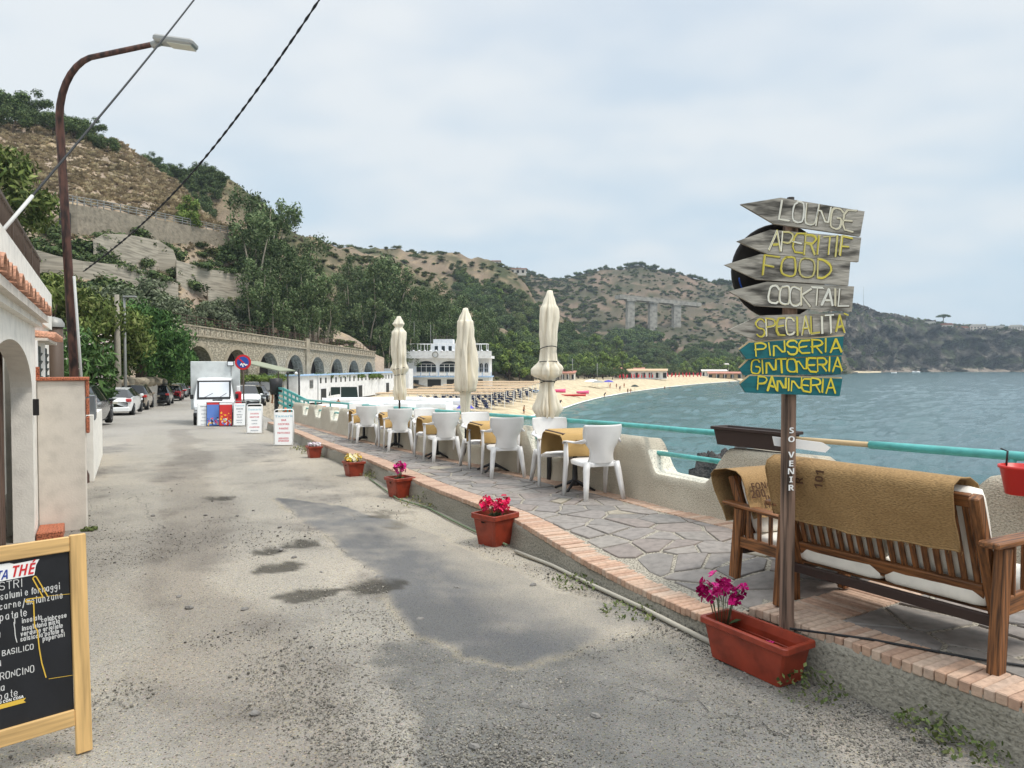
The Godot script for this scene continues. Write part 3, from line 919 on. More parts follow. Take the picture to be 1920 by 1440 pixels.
func make_terrace():
	rng.seed = 7
	# bed of mortar that carries bricks and stones
	var s := surf()
	var poly := kerb.duplicate()
	var wr := wall.duplicate(); wr.reverse()
	poly.append_array(wr)
	var kin := shift(kerb, 0.24)
	var win := shift(wall, -0.26)
	var cell := []
	var n := 110
	for i in n:
		var q := []
		for k in 2:
			var a: Vector2 = walk(kerb, length_of(kerb) * (i + k) / n)[0]
			var b: Vector2 = walk(wall, length_of(wall) * (i + k) / n)[0]
			q.append(a); q.append(b)
		for m in 14:
			var e := []
			for c in [[0, m], [2, m], [2, m + 1], [0, m + 1]]:
				var p: Vector2 = q[c[0]].lerp(q[c[0] + 1], c[1] / 14.0)
				e.append(Vector3(p.x, pave_y(p) - 0.005, p.y))
			quad(s, e[0], e[1], e[2], e[3])
	var bed := struct("terrace", s, M.mortar)
	# rough face of the kerb below the bricks
	s = surf(true)
	var L := length_of(kerb)
	var m := 420
	var pr := []
	for i in m + 1:
		var w := walk(kerb, L * i / m)
		var p: Vector2 = w[0]; var t: Vector2 = w[1]
		var out := Vector2(t.y, -t.x)
		var col := []
		for k in 7:
			var y := lerpf(pave_y(p) - 0.03, road_y(-p.y) - 0.05, k / 6.0)
			var e := 0.004 + 0.03 * n1.get_noise_3d(p.x * 60, y * 110, p.y * 60) + 0.022 * nr.get_noise_3d(p.x * 45, y * 80, p.y * 45) + 0.045 * k / 6.0
			col.append(Vector3(p.x + out.x * e, y, p.y + out.y * e))
		var a := shift(PackedVector2Array([p, p + t * 0.1]), 0.03)[0]
		col.push_front(Vector3(a.x, pave_y(p) - 0.03, a.y))
		if i > 0:
			for k in col.size() - 1: quad(s, pr[k], pr[k + 1], col[k + 1], col[k])
		pr = col
	put("kerb_face", s, M.kerb_stone, bed)
	# bricks: along the kerb, along the foot of the wall and one band across
	var unit := []
	for v in 5:
		var bs := surf()
		var cc = [rgb(203, 172, 149), rgb(197, 162, 138), rgb(206, 180, 158), rgb(190, 156, 133), rgb(200, 174, 153)][v]
		bs.set_color(lin(cc))
		cbox(bs, Vector3(0, 0, 0), Vector3(0.045, 0.05, 0.25), 0.005)
		unit.append(done(bs, M.brick))
	var far_x := []; var far_c := []
	var made := 0
	var lay := func(p: Vector2, t: Vector2, near: float, lim: int, sz: float):
		var yaw := atan2(t.y, -t.x) if false else atan2(-t.y, t.x)
		var tr := Transform3D(Basis(Vector3.UP, yaw + rng.randf_range(-0.02, 0.02)).scaled_local(Vector3(1, 1, sz)), Vector3(p.x, pave_y(p) - 0.018 + rng.randf_range(-0.004, 0.003), p.y))
		if p.length() < near and made < lim:
			var o := put("brick", unit[rng.randi() % 5], null, bed)
			o.transform = tr
			made += 1
		else:
			far_x.append(tr); far_c.append(Color(1, 1, 1).lerp(Color(0.75, 0.7, 0.7), rng.randf()))
	var sk := 1.0
	var kmid := shift(kerb, 0.105)
	while sk < length_of(kmid):
		var w := walk(kmid, sk)
		lay.call(w[0], w[1], 8.0, 190, 1.0)
		sk += 0.0495
	var wmid := shift(wall, -0.12)
	sk = 0.5
	while sk < length_of(wmid):
		var w := walk(wmid, sk)
		lay.call(w[0], w[1], 8.6, 250, 0.9)
		sk += 0.0495
	var b0 := Vector2(1.66, -3.90); var b1 := Vector2(2.75, -4.62)
	sk = 0.0
	while sk < b0.distance_to(b1):
		var bp: Vector2 = b0 + (b1 - b0).normalized() * sk
		lay.call(bp, (b1 - b0).normalized(), 99.0, 299, 1.3)
		sk += 0.0495
	scatter("brick_edging", unit[0], far_x, far_c, "bricks of the edging farther along the terrace", "stuff", bed)
	# crazy paving
	var inner := kin.duplicate()
	var wi := win.duplicate(); wi.reverse()
	inner.append_array(wi)
	var band := PackedVector2Array([b0 + Vector2(-0.09, -0.14), b1 + Vector2(-0.09, -0.14), b1 + Vector2(0.09, 0.16), b0 + Vector2(0.09, 0.16)])
	var seeds := {}
	var g := 0.27
	for i in range(-34, 22):
		for j in range(-96, 5):
			if rng.randf() > 0.12: seeds[Vector2i(i, j)] = Vector2((i + 0.5 * (absi(j) % 2) + rng.randf_range(-0.5, 0.5)) * g, (j + rng.randf_range(-0.5, 0.5)) * g)
	var stones := []
	for key in seeds:
		var c: Vector2 = seeds[key]
		if not Geometry2D.is_point_in_polygon(c, poly): continue
		var pl := PackedVector2Array([c + Vector2(-1, -1), c + Vector2(1, -1), c + Vector2(1, 1), c + Vector2(-1, 1)])
		for di in range(-3, 4):
			for dj in range(-3, 4):
				if di == 0 and dj == 0 or not seeds.has(key + Vector2i(di, dj)): continue
				var o: Vector2 = seeds[key + Vector2i(di, dj)]
				var nrm := (o - c).normalized(); var mid := (o + c) / 2.0
				var cut := PackedVector2Array()
				for i in pl.size():
					var a := pl[i]; var b := pl[(i + 1) % pl.size()]
					var da := (a - mid).dot(nrm); var db := (b - mid).dot(nrm)
					if da <= 0: cut.append(a)
					if da * db < 0: cut.append(a.lerp(b, da / (da - db)))
				pl = cut
		for grown in Geometry2D.offset_polygon(pl, -0.009 - rng.randf() * 0.01):
			for piece in Geometry2D.intersect_polygons(grown, inner):
				for p2 in Geometry2D.clip_polygons(piece, band):
					if p2.size() < 3 or Geometry2D.is_polygon_clockwise(p2): continue
					var ar := 0.0
					for i in p2.size(): ar += p2[i].cross(p2[(i + 1) % p2.size()]) * 0.5
					if absf(ar) > 0.004: stones.append([c.length(), p2])
	stones.sort_custom(func(a, b): return a[0] < b[0])
	var rest := surf()
	for i in stones.size():
		var k := rng.randf()
		var cc := rgb(158, 150, 142).lerp(rgb(130, 125, 121), rng.randf())
		if k < 0.05: cc = rgb(166, 157, 140)
		elif k < 0.3: cc = rgb(146, 136, 129)
		var c := lin(cc)
		var tilt := Vector2(rng.randf_range(-0.012, 0.012), rng.randf_range(-0.012, 0.012))
		var lift := rng.randf_range(0.002, 0.009)
		if i < 290: put("flagstone", stone_piece(stones[i][1], c, lift, tilt), M.flagstone, bed)
		else: stone_into(rest, stones[i][1], c, lift, tilt)
	var far := put("far_flagstones", rest, M.flagstone, bed)
	tag(far, "flagstones of the terrace farther along", "", "", "stuff")

# ---------------------------------------------------------------- parapet and railing
var dips := []

func wall_top(s: float) -> float:
	var h := 0.68
	for c in dips:
		h = minf(h, 0.33 + 0.35 * smoothstep(0.36, 0.72, absf(s - c)))
	return h + 0.018 * n1.get_noise_1d(s * 40.0)

func make_parapet():
	var L := length_of(wall)
	var first := nearest_s(wall, Vector2(2.75, -5.2))
	var second := nearest_s(wall, Vector2(1.68, -7.2))
	dips = [first, second]
	var c := nearest_s(wall, Vector2(0.48, -9.6))
	while c < L - 0.6:
		dips.append(c); c += 2.25
	var th := thing("parapet_wall", "rough rendered terrace parapet with U-shaped dips in its top", "wall", Vector3(0, 0, 0))
	var s := surf(true)      # render
	var t := surf(true)      # paler painted tops
	var n := int(L / 0.06)
	var pr := []
	for i in n + 1:
		var w := walk(wall, L * i / n)
		var p: Vector2 = w[0]; var d: Vector2 = w[1]
		var out := Vector2(-d.y, d.x) * -1.0   # towards the road
		if out.dot(Vector2(-1, 0)) < 0: out = -out
		var by := terrace_y(p.y) - 0.03
		var h := wall_top(L * i / n)
		var col := []
		for k in 9:
			var y := by + (h + 0.03) * k / 8.0
			var e := 0.035 * n1.get_noise_3d(p.x * 30, y * 30, p.y * 30) + 0.018 * n2.get_noise_3d(p.x * 130, y * 130, p.y * 130) + 0.05 * (1.0 - k / 8.0) * (1.0 - k / 8.0) - (0.025 if k == 8 else 0.0)
			col.append(Vector3(p.x + out.x * e, y - (0.015 if k == 8 else 0.0), p.y + out.y * e))
		var topf := Vector3(p.x - out.x * 0.06, by + h + 0.03, p.y - out.y * 0.06)
		var topb := Vector3(p.x - out.x * 0.3, by + h + 0.01, p.y - out.y * 0.3)
		var low := Vector3(p.x - out.x * 0.36, -7.6, p.y - out.y * 0.36)
		if i > 0:
			for k in 8: quad(s, pr[0][k], pr[0][k + 1], col[k + 1], col[k])
			var dst := t if h < 0.62 else s
			quad(dst, pr[0][8], pr[1], topf, col[8])
			quad(dst, pr[1], pr[2], topb, topf)
			quad(s, pr[2], pr[3], low, topb)
		pr = [col, topf, topb, low]
	put("render", s, M.rough_wall, th)
	put("dip_top", t, M.scallop_paint, th)
	for k in dips.size():   # one short pipe across each dip
		var a := walk(wall, dips[k] - 0.72); var b := walk(wall, dips[k] + 0.72)
		s = surf(true)
		var o := Vector2(-a[1].y, a[1].x)
		if o.x < 0: o = -o
		var pa: Vector2 = a[0] + o * 0.16; var pb: Vector2 = b[0] + o * 0.16
		tube(s, [Vector3(pa.x, terrace_y(pa.y) + 0.52, pa.y), Vector3(pb.x, terrace_y(pb.y) + 0.52, pb.y)], 0.026, 10)
		put("cross_pipe", s, M.turquoise, th)
	var r := thing("hand_rail", "turquoise painted pipe railing along the top of the terrace parapet", "railing", Vector3.ZERO)
	var pts := []
	var wood_a := nearest_s(wall, Vector2(3.05, -4.7)); 
	var k := 0.3
	var ptf := func(q): 
		var w := walk(wall, q)
		var o := Vector2(-w[1].y, w[1].x)
		if o.x < 0: o = -o
		var p: Vector2 = w[0] + o * 0.15
		return Vector3(p.x, terrace_y(p.y) + 0.80, p.y)
	var w0: float = nearest_s(wall, Vector2(2.62, -5.42)); var w1: float = nearest_s(wall, Vector2(2.3, -6.0))
	var a1 := []; var a2 := []; var a3 := []
	while k <= L:
		var p: Vector3 = ptf.call(k)
		if k < w0: a1.append(p)
		elif k > w1: a3.append(p)
		k += 0.4
	a1.append(ptf.call(w0)); a2 = [ptf.call(w0), ptf.call(w1)]; a3.push_front(ptf.call(w1))
	s = surf(true); tube(s, a1, 0.031, 12); put("top_pipe", s, M.turquoise, r)
	s = surf(true); tube(s, a3, 0.029, 12); put("top_pipe", s, M.turquoise, r)
	s = surf(true); tube(s, a2, 0.022, 10); tag(put("bare_rod", s, M.board_edge, r), "bare wooden rod bridging a gap in the turquoise rail")
	var posts := [nearest_s(wall, Vector2(3.12, -4.55)), (first + second) / 2.0 - 0.1]
	for j in range(1, dips.size() - 1): posts.append((dips[j] + dips[j + 1]) / 2.0)
	for q in posts:
		s = surf(true)
		var p: Vector3 = ptf.call(q)
		tube(s, [p - Vector3(0, 0.16, 0), p], 0.025, 10)
		put("rail_post", s, M.turquoise, r)

# ---------------------------------------------------------------- chairs, tables, parasols
func strip(s: SurfaceTool, pts: Array, ws: Array, thick: float):
	# a moulded strip: centre points, half width vectors, thickness along the normal
	var pr := []
	for i in pts.size():
		var d: Vector3 = (pts[mini(i + 1, pts.size() - 1)] - pts[maxi(i - 1, 0)]).normalized()
		var w: Vector3 = ws[i]
		var nn := w.cross(d).normalized() * thick / 2.0
		var p: Vector3 = pts[i]
		var ring := [p - w + nn, p + w + nn, p + w - nn, p - w - nn]
		if i > 0:
			for k in 4: quad(s, pr[k], ring[k], ring[(k + 1) % 4], pr[(k + 1) % 4])
		if i == 0: quad(s, ring[0], ring[1], ring[2], ring[3])
		if i == pts.size() - 1: quad(s, ring[3], ring[2], ring[1], ring[0])
		pr = ring

func make_chair() -> Node3D:
	var t := thing("white_chair", "white moulded plastic armchair", "chair", Vector3.ZERO)
	var s := surf(true)
	var n := 12; var rows := [[0.42, 0.165], [0.47, 0.15], [0.52, 0.145], [0.57, 0.155], [0.61, 0.185], [0.65, 0.215], [0.70, 0.232], [0.76, 0.238], [0.82, 0.236], [0.84, 0.228]]
	var pr := []
	for q in rows:
		var f := []
		for k in n + 1:
			var u := lerpf(-1, 1, float(k) / n)
			f.append(Vector3(u * q[1], q[0], -0.185 - 0.17 * (q[0] - 0.42) + 0.055 * u * u * q[1] / 0.2 - 0.03 * (1 - u * u)))
		if pr:
			for k in n:
				quad(s, pr[k], pr[k + 1], f[k + 1], f[k])
				quad(s, pr[k] + Vector3(0, 0, -0.012), f[k] + Vector3(0, 0, -0.012), f[k + 1] + Vector3(0, 0, -0.012), pr[k + 1] + Vector3(0, 0, -0.012))
			for k in [0, n]:
				quad(s, pr[k], f[k], f[k] + Vector3(0, 0, -0.012), pr[k] + Vector3(0, 0, -0.012))
		pr = f
	for k in n: quad(s, pr[k], pr[k + 1], pr[k + 1] + Vector3(0, 0, -0.012), pr[k] + Vector3(0, 0, -0.012))
	put("backrest", s, M.white_plastic, t)
	s = surf(true)
	var out := []
	for k in 24:
		var a := TAU * k / 24.0
		var c := cos(a); var w := sin(a)
		out.append(Vector2(0.225 * signf(c) * pow(absf(c), 0.45), 0.22 * signf(w) * pow(absf(w), 0.45) + 0.02))
	for k in 24:
		var a: Vector2 = out[k]; var b: Vector2 = out[(k + 1) % 24]
		var h := func(p, y): return Vector3(p.x, y, p.y)
		tri(s, h.call(Vector2(0, 0), 0.418), h.call(a * 0.9, 0.43), h.call(b * 0.9, 0.43)) if false else tri(s, h.call(Vector2.ZERO, 0.418), h.call(b * 0.9, 0.428), h.call(a * 0.9, 0.428))
		quad(s, h.call(a * 0.9, 0.428), h.call(b * 0.9, 0.428), h.call(b, 0.415), h.call(a, 0.415))
		quad(s, h.call(a, 0.415), h.call(b, 0.415), h.call(b * 0.97, 0.375), h.call(a * 0.97, 0.375))
	put("seat", s, M.white_plastic, t)
	for g in [-1.0, 1.0]:
		s = surf(true)
		strip(s, [Vector3(g * 0.212, 0.665, -0.20), Vector3(g * 0.245, 0.645, -0.13), Vector3(g * 0.262, 0.635, -0.04), Vector3(g * 0.266, 0.632, 0.08), Vector3(g * 0.266, 0.628, 0.20), Vector3(g * 0.264, 0.60, 0.235)],
			[Vector3(0.012, 0.02, 0), Vector3(0.022, 0.012, 0), Vector3(0.027, 0, 0), Vector3(0.028, 0, 0), Vector3(0.026, 0, 0), Vector3(0.024, 0, 0)], 0.016)
		put("armrest", s, M.white_plastic, t)
		s = surf(true)
		strip(s, [Vector3(g * 0.264, 0.61, 0.19), Vector3(g * 0.258, 0.40, 0.195), Vector3(g * 0.262, 0.2, 0.215), Vector3(g * 0.27, 0.0, 0.235)], [Vector3(0, 0, 0.03), Vector3(0, 0, 0.042), Vector3(0, 0, 0.034), Vector3(0, 0, 0.024)], 0.026)
		put("front_leg", s, M.white_plastic, t)
		s = surf(true)
		strip(s, [Vector3(g * 0.18, 0.43, -0.17), Vector3(g * 0.195, 0.34, -0.185), Vector3(g * 0.215, 0.17, -0.22), Vector3(g * 0.235, 0.0, -0.255)], [Vector3(0.035, 0, 0), Vector3(0.036, 0, 0), Vector3(0.028, 0, 0), Vector3(0.02, 0, 0)], 0.028)
		put("rear_leg", s, M.white_plastic, t)
	return t

func make_table() -> Node3D:
	var t := thing("cafe_table", "small square table on a black iron foot", "table", Vector3.ZERO)
	var s := surf()
	cbox(s, Vector3(0, 0.705, 0), Vector3(0.56, 0.03, 0.56), 0.006)
	put("table_top", s, M.table_wood, t)
	s = surf(true)
	lathe(s, [Vector2(0.035, 0.69), Vector2(0.028, 0.4), Vector2(0.035, 0.1), Vector2(0.06, 0.06), Vector2(0.0, 0.05)], 12)
	put("pedestal", s, M.black_iron, t)
	for k in 4:
		var a := TAU * (k + 0.5) / 4.0
		s = surf(true)
		tube(s, [Vector3(0, 0.12, 0), Vector3(cos(a) * 0.12, 0.07, sin(a) * 0.12), Vector3(cos(a) * 0.26, 0.012, sin(a) * 0.26)], 0.024, 8, 0.014)
		put("foot", s, M.black_iron, t)
	return t

func make_cloth(seed_at: float) -> ArrayMesh:
	# a jute runner over the table top, hanging at both ends and curling outwards
	var s := surf(true)
	var prof := [Vector2(-0.36, 0.44), Vector2(-0.37, 0.52), Vector2(-0.355, 0.62), Vector2(-0.315, 0.70), Vector2(-0.26, 0.727), Vector2(0, 0.729), Vector2(0.26, 0.727), Vector2(0.31, 0.70), Vector2(0.335, 0.62), Vector2(0.34, 0.53), Vector2(0.325, 0.46)]
	var n := 10
	for pass_ in 2:
		var off := 0.0 if pass_ == 0 else -0.008
		for i in prof.size() - 1:
			for k in n:
				var q := []
				for c in [[i, k], [i + 1, k], [i + 1, k + 1], [i, k + 1]]:
					var p: Vector2 = prof[c[0]]
					var u := lerpf(-0.3, 0.3, float(c[1]) / n)
					var droop := clampf((0.71 - p.y) / 0.28, 0, 1)
					var wv := droop * 0.035 * sin(u * 15.0 + seed_at + signf(p.x)) + 0.03 * droop * signf(p.x) * absf(u) / 0.3
					var edge := 0.012 * clampf((absf(u) - 0.24) / 0.06, 0, 1)
					q.append(Vector3(u, p.y + off - edge * 2.5, p.x * (1.0 + off) + wv))
				if pass_ == 0: quad(s, q[0], q[3], q[2], q[1])
				else: quad(s, q[0], q[1], q[2], q[3])
	return done(s, M.burlap_light)

func text_mesh(str_: String, cap: float, m: Material, font := "Droid Sans", bold := true, depth := 0.0015) -> TextMesh:
	var tm := TextMesh.new()
	var f := SystemFont.new()
	f.font_names = PackedStringArray([font])
	f.font_weight = 700 if bold else 400
	tm.font = f
	tm.text = str_
	tm.font_size = 48
	tm.pixel_size = cap / 34.0
	tm.depth = depth
	tm.curve_step = 3.0
	tm.material = m
	return tm

func text(parent: Node, called: String, str_: String, cap: float, m: Material, at: Vector3, b := Basis.IDENTITY, font := "Droid Sans", bold := true, squeeze := 1.0) -> MeshInstance3D:
	var o := MeshInstance3D.new()
	o.mesh = text_mesh(str_, cap, m, font, bold)
	o.name = called
	parent.add_child(o, true)
	o.transform = Transform3D(b.scaled_local(Vector3(squeeze, 1, 1)), at)
	return o

func make_seating():
	var chair := make_chair()
	var table := make_table()
	var order := ["nearest", "second", "third", "fourth", "farthest"]
	var face := Vector2(0.316, 0.949)
	var yaw := atan2(face.x, face.y)
	for k in 5:
		var c := Vector2(0.76, -8.55) + Vector2(-1.04, -1.93) * k
		var y := terrace_y(c.y)
		var tb: Node3D = table if k == 0 else copy(table, "cafe_table")
		tb.position = Vector3(c.x, y, c.y); tb.rotation.y = yaw + 0.04 * sin(k * 2.0)
		tag(tb, "small cafe table with black iron foot, %s of the five along the parapet" % order[k], "table", "cafe tables along the parapet")
		var cl := put("burlap_cloth", make_cloth(k * 1.7), null)
		cl.position = tb.position; cl.rotation.y = tb.rotation.y
		tag(cl, "burlap sack cloth hanging over the %s of the five cafe tables" % order[k], "tablecloth", "burlap cloths on the cafe tables")
		if k == 0:
			text(cl, "print", "FONGS 200", 0.045, M.sack_ink, Vector3(0.0, 0.62, 0.352), Basis(Vector3.RIGHT, -0.15), "Droid Sans", true, 0.9)
		for g in 2:
			var ch: Node3D = chair if k == 0 and g == 0 else copy(chair, "white_chair")
			var p := c + face * (0.62 if g == 0 else -0.60) + Vector2(-0.03, 0.0)
			ch.position = Vector3(p.x, terrace_y(p.y), p.y)
			ch.rotation.y = yaw + (PI if g == 0 else 0.0) + [0.05, -0.08, 0.06, -0.04, 0.03][k] * (1 if g == 0 else -1.4)
			tag(ch, "white plastic armchair on the %s side of the %s cafe table" % ["near" if g == 0 else "far", order[k]], "chair", "white plastic chairs at the cafe tables")

func make_parasol(label: String, at: Vector3, prof: Array, cords: Array, pole_top: float, twist: float, lean: float):
	var t := thing("closed_parasol", label, "parasol", at, twist, "closed cream parasols along the parapet")
	var s := surf(true)
	var n := 64
	var pr := []
	for i in prof.size() * 3 - 2:
		var a: Array = prof[i / 3]; var b: Array = prof[mini(i / 3 + 1, prof.size() - 1)]
		var f := (i % 3) / 3.0
		var y: float = lerpf(a[0], b[0], f); var r: float = lerpf(a[1], b[1], f * f * (3 - 2 * f)); var fold: float = lerpf(a[2], b[2], f)
		var ring := []
		for k in n:
			var th := TAU * k / n
			var w := 0.55 - 1.25 * pow(1.0 - absf(sin(th * 3.5 + y * 0.5 + twist + 0.5 * sin(y * 3.0))), 2.5) + 0.3 * sin(th * 9.0 - y * 1.5)
			var rr := r * 0.76 * (1.0 + 0.30 * n1.get_noise_2d(cos(th) * 70.0 + at.z * 60.0, y * 55.0 + sin(th) * 70.0)) * (1.0 + 1.1 * fold * w + 0.8 * fold * n2.get_noise_3d(cos(th) * 60, y * 60, sin(th) * 60 + at.z * 30))
			ring.append(Vector3(cos(th) * rr + lean * (2.3 - y), y + 0.02 * fold * sin(th * 5.0) * (1.0 if i > prof.size() * 3 - 5 else 0.2), sin(th) * rr))
		if i > 0:
			for k in n: quad(s, pr[k], pr[(k + 1) % n], ring[(k + 1) % n], ring[k])
		pr = ring
	put("canopy", s, M.parasol_cloth, t)
	for c in cords:
		s = surf(true)
		var ring := []
		for k in 17:
			var th := TAU * k / 16.0
			ring.append(Vector3(cos(th) * c[1] + lean * (2.3 - c[0]), c[0] + c[2] * sin(th), sin(th) * c[1]))
		tube(s, ring, 0.006, 6, -1.0, false)
		put("tie_cord", s, M.cable, t)
	s = surf(true)
	tube(s, [Vector3(0.0, 0, 0), Vector3(0.0, pole_top, 0)], 0.02, 10)
	put("pole", s, M.black_iron, t)
	s = surf(true)
	lathe(s, [Vector2(0.035, 0.0), Vector2(0.035, 0.3), Vector2(0.028, 0.33), Vector2(0.0, 0.33)], 10)
	put("base_socket", s, M.black_iron, t)

func make_parasols():
	var y0 := func(z): return terrace_y(z)
	make_parasol("cream closed parasol nearest the signpost, tied with dark cord in two places", Vector3(0.50, terrace_y(-9.5), -9.5),
		[[0.84, 0.10, 0.9], [0.95, 0.15, 0.7], [1.1, 0.12, 0.5], [1.26, 0.08, 0.5], [1.34, 0.085, 0.5], [1.41, 0.15, 0.7], [1.49, 0.165, 0.6], [1.60, 0.11, 0.35], [1.72, 0.115, 0.22], [1.95, 0.135, 0.25], [2.18, 0.135, 0.3], [2.3, 0.13, 0.25], [2.36, 0.10, 0.2], [2.53, 0.045, 0.08], [2.54, 0.0, 0.0]],
		[[1.30, 0.10, 0.03], [1.58, 0.125, 0.01], [1.74, 0.13, 0.05], [1.36, 0.13, -0.04]], 2.5, 0.3, -0.03)
	make_parasol("cream closed parasol in the middle, cloth hanging loose at the bottom", Vector3(-0.77, terrace_y(-11.8), -11.8),
		[[0.72, 0.075, 0.3], [0.95, 0.085, 0.3], [1.16, 0.09, 0.3], [1.18, 0.15, 0.5], [1.35, 0.185, 0.45], [1.6, 0.175, 0.4], [1.9, 0.165, 0.35], [2.2, 0.15, 0.3], [2.33, 0.14, 0.3], [2.36, 0.12, 0.2], [2.55, 0.045, 0.1], [2.56, 0.0, 0.0]],
		[[1.17, 0.10, 0.01]], 2.5, 1.1, -0.01)
	make_parasol("cream closed parasol farthest from the signpost, twisted below its middle", Vector3(-2.3, terrace_y(-14.5), -14.5),
		[[0.98, 0.10, 0.8], [1.15, 0.14, 0.6], [1.35, 0.115, 0.6], [1.5, 0.10, 0.6], [1.62, 0.145, 0.7], [1.72, 0.13, 0.5], [1.9, 0.155, 0.35], [2.15, 0.16, 0.3], [2.36, 0.15, 0.3], [2.42, 0.11, 0.2], [2.46, 0.085, 0.15], [2.53, 0.125, 0.25], [2.56, 0.11, 0.2], [2.68, 0.05, 0.1], [2.69, 0.0, 0.0]],
		[[1.5, 0.11, 0.02], [1.63, 0.15, 0.03]], 2.6, 2.0, -0.02)

# ---------------------------------------------------------------- lettering drawn by hand, stroke by stroke
const PEN := {
	"A": "002640,1232", "B": "0006,0636453403,033342413000", "C": "4536160501103041", "D": "0006,062644422000", "E": "46060040,0333", "F": "460600,0333",
	"G": "45361605011030414323", "I": "2026", "K": "0006,460340", "L": "060040", "M": "0006234640", "N": "00064046", "O": "160501103041453616", "P": "0006,063645443303",
	"R": "0006,063645443303,2340", "S": "453616050413334241301001", "T": "0646,2620", "U": "060110304146", "V": "062046", "Z": "06460040", "`": "1828",
	"a": "361605031222343632", "b": "0802,0516263533221203", "c": "35260503122233", "d": "3832,3516050312233", "e": "04343526160503122233", "f": "372817120,0626", "g": "3616050413343632201001",
	"i": "1612,1817", "l": "1812", "m": "0602,05162522,25364542", "n": "0602,0516263532", "o": "160503122233352616", "p": "0600,0516263533221203", "r": "0602,05162635",
	"s": "352616051433221203", "t": "181322,0626", "u": "060312223336,3632", "v": "061236", "z": "06360232", "/": "0038", "(": "2817142201", "{": "38171506051412301"}

func ribbon(s: SurfaceTool, pts: Array, w: float, z: float, col: Color):
	s.set_color(col)
	for i in pts.size() - 1:
		var a: Vector2 = pts[i]; var b: Vector2 = pts[i + 1]
		if a.distance_to(b) < 1e-5: continue
		var t := (b - a).normalized() * w * 0.5
		var o := Vector2(-t.y, t.x)
		var zz := z + 0.00012 * (i % 2)
		var q := [a - t * 0.6 + o, b + t * 0.6 + o * 0.95, b + t * 0.6 - o * 0.95, a - t * 0.6 - o]
		quad(s, Vector3(q[0].x, q[0].y, zz), Vector3(q[1].x, q[1].y, zz), Vector3(q[2].x, q[2].y, zz), Vector3(q[3].x, q[3].y, zz))

# writes word into a surface: origin, size of a 4x6 letter cell, pen width, colours it varies between
func write_word(s: SurfaceTool, word: String, at: Vector2, cw: float, ch: float, pen: float, xf: Transform2D, cols: Array, z: float, low := false, adv := -1.0, wob := 0.12, brush := false):
	var x := at.x
	for i in word.length():
		var l := word[i]
		if l == " ":
			x += cw * 0.7; continue
		var narrow := l in ["I", "i", "l", "t", "f"]
		var code: String = PEN.get(l, "")
		for stroke in code.split(","):
			var pts := []
			for k in range(0, stroke.length() - 1, 2):
				var px := float(stroke[k]); var py := float(stroke[k + 1])
				if narrow and l in ["I"]: px -= 1.4
				if narrow and not l in ["I"]: px *= 0.8
				if low: py -= 2.0
				var v := Vector2(x + (px / 4.0 + rng.randf_range(-wob, wob) * 0.35) * cw, at.y + (py / 6.0 + rng.randf_range(-wob, wob) * 0.25) * ch)
				pts.append(xf * v)
			# round the corners a little
			var sm := []
			for k in pts.size():
				if k == 0 or k == pts.size() - 1 or pts.size() < 4: sm.append(pts[k])
				else:
					sm.append(pts[k].lerp(pts[k - 1], 0.25)); sm.append(pts[k].lerp(pts[k + 1], 0.25))
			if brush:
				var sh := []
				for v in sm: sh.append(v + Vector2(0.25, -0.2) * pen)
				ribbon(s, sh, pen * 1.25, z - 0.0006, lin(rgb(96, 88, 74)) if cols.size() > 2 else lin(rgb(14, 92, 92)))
				for bb in 4:   # bristle marks: parallel strands of slightly different tone
					var off := Vector2(rng.randf_range(-0.5, 0.5), rng.randf_range(-0.5, 0.5)) * pen * 0.75
					var st := []
					for v in sm: st.append(v + off + Vector2(rng.randf_range(-1, 1), rng.randf_range(-1, 1)) * pen * 0.12)
					ribbon(s, st, pen * rng.randf_range(0.4, 0.85), z + 0.0004 * bb, cols[rng.randi() % cols.size()] * rng.randf_range(0.88, 1.06))
			else: ribbon(s, sm, pen * rng.randf_range(0.85, 1.1), z + rng.randf() * 0.0006, cols[rng.randi() % cols.size()])
		x += (adv if adv > 0 else cw * 1.3) * (0.55 if narrow else 1.0)

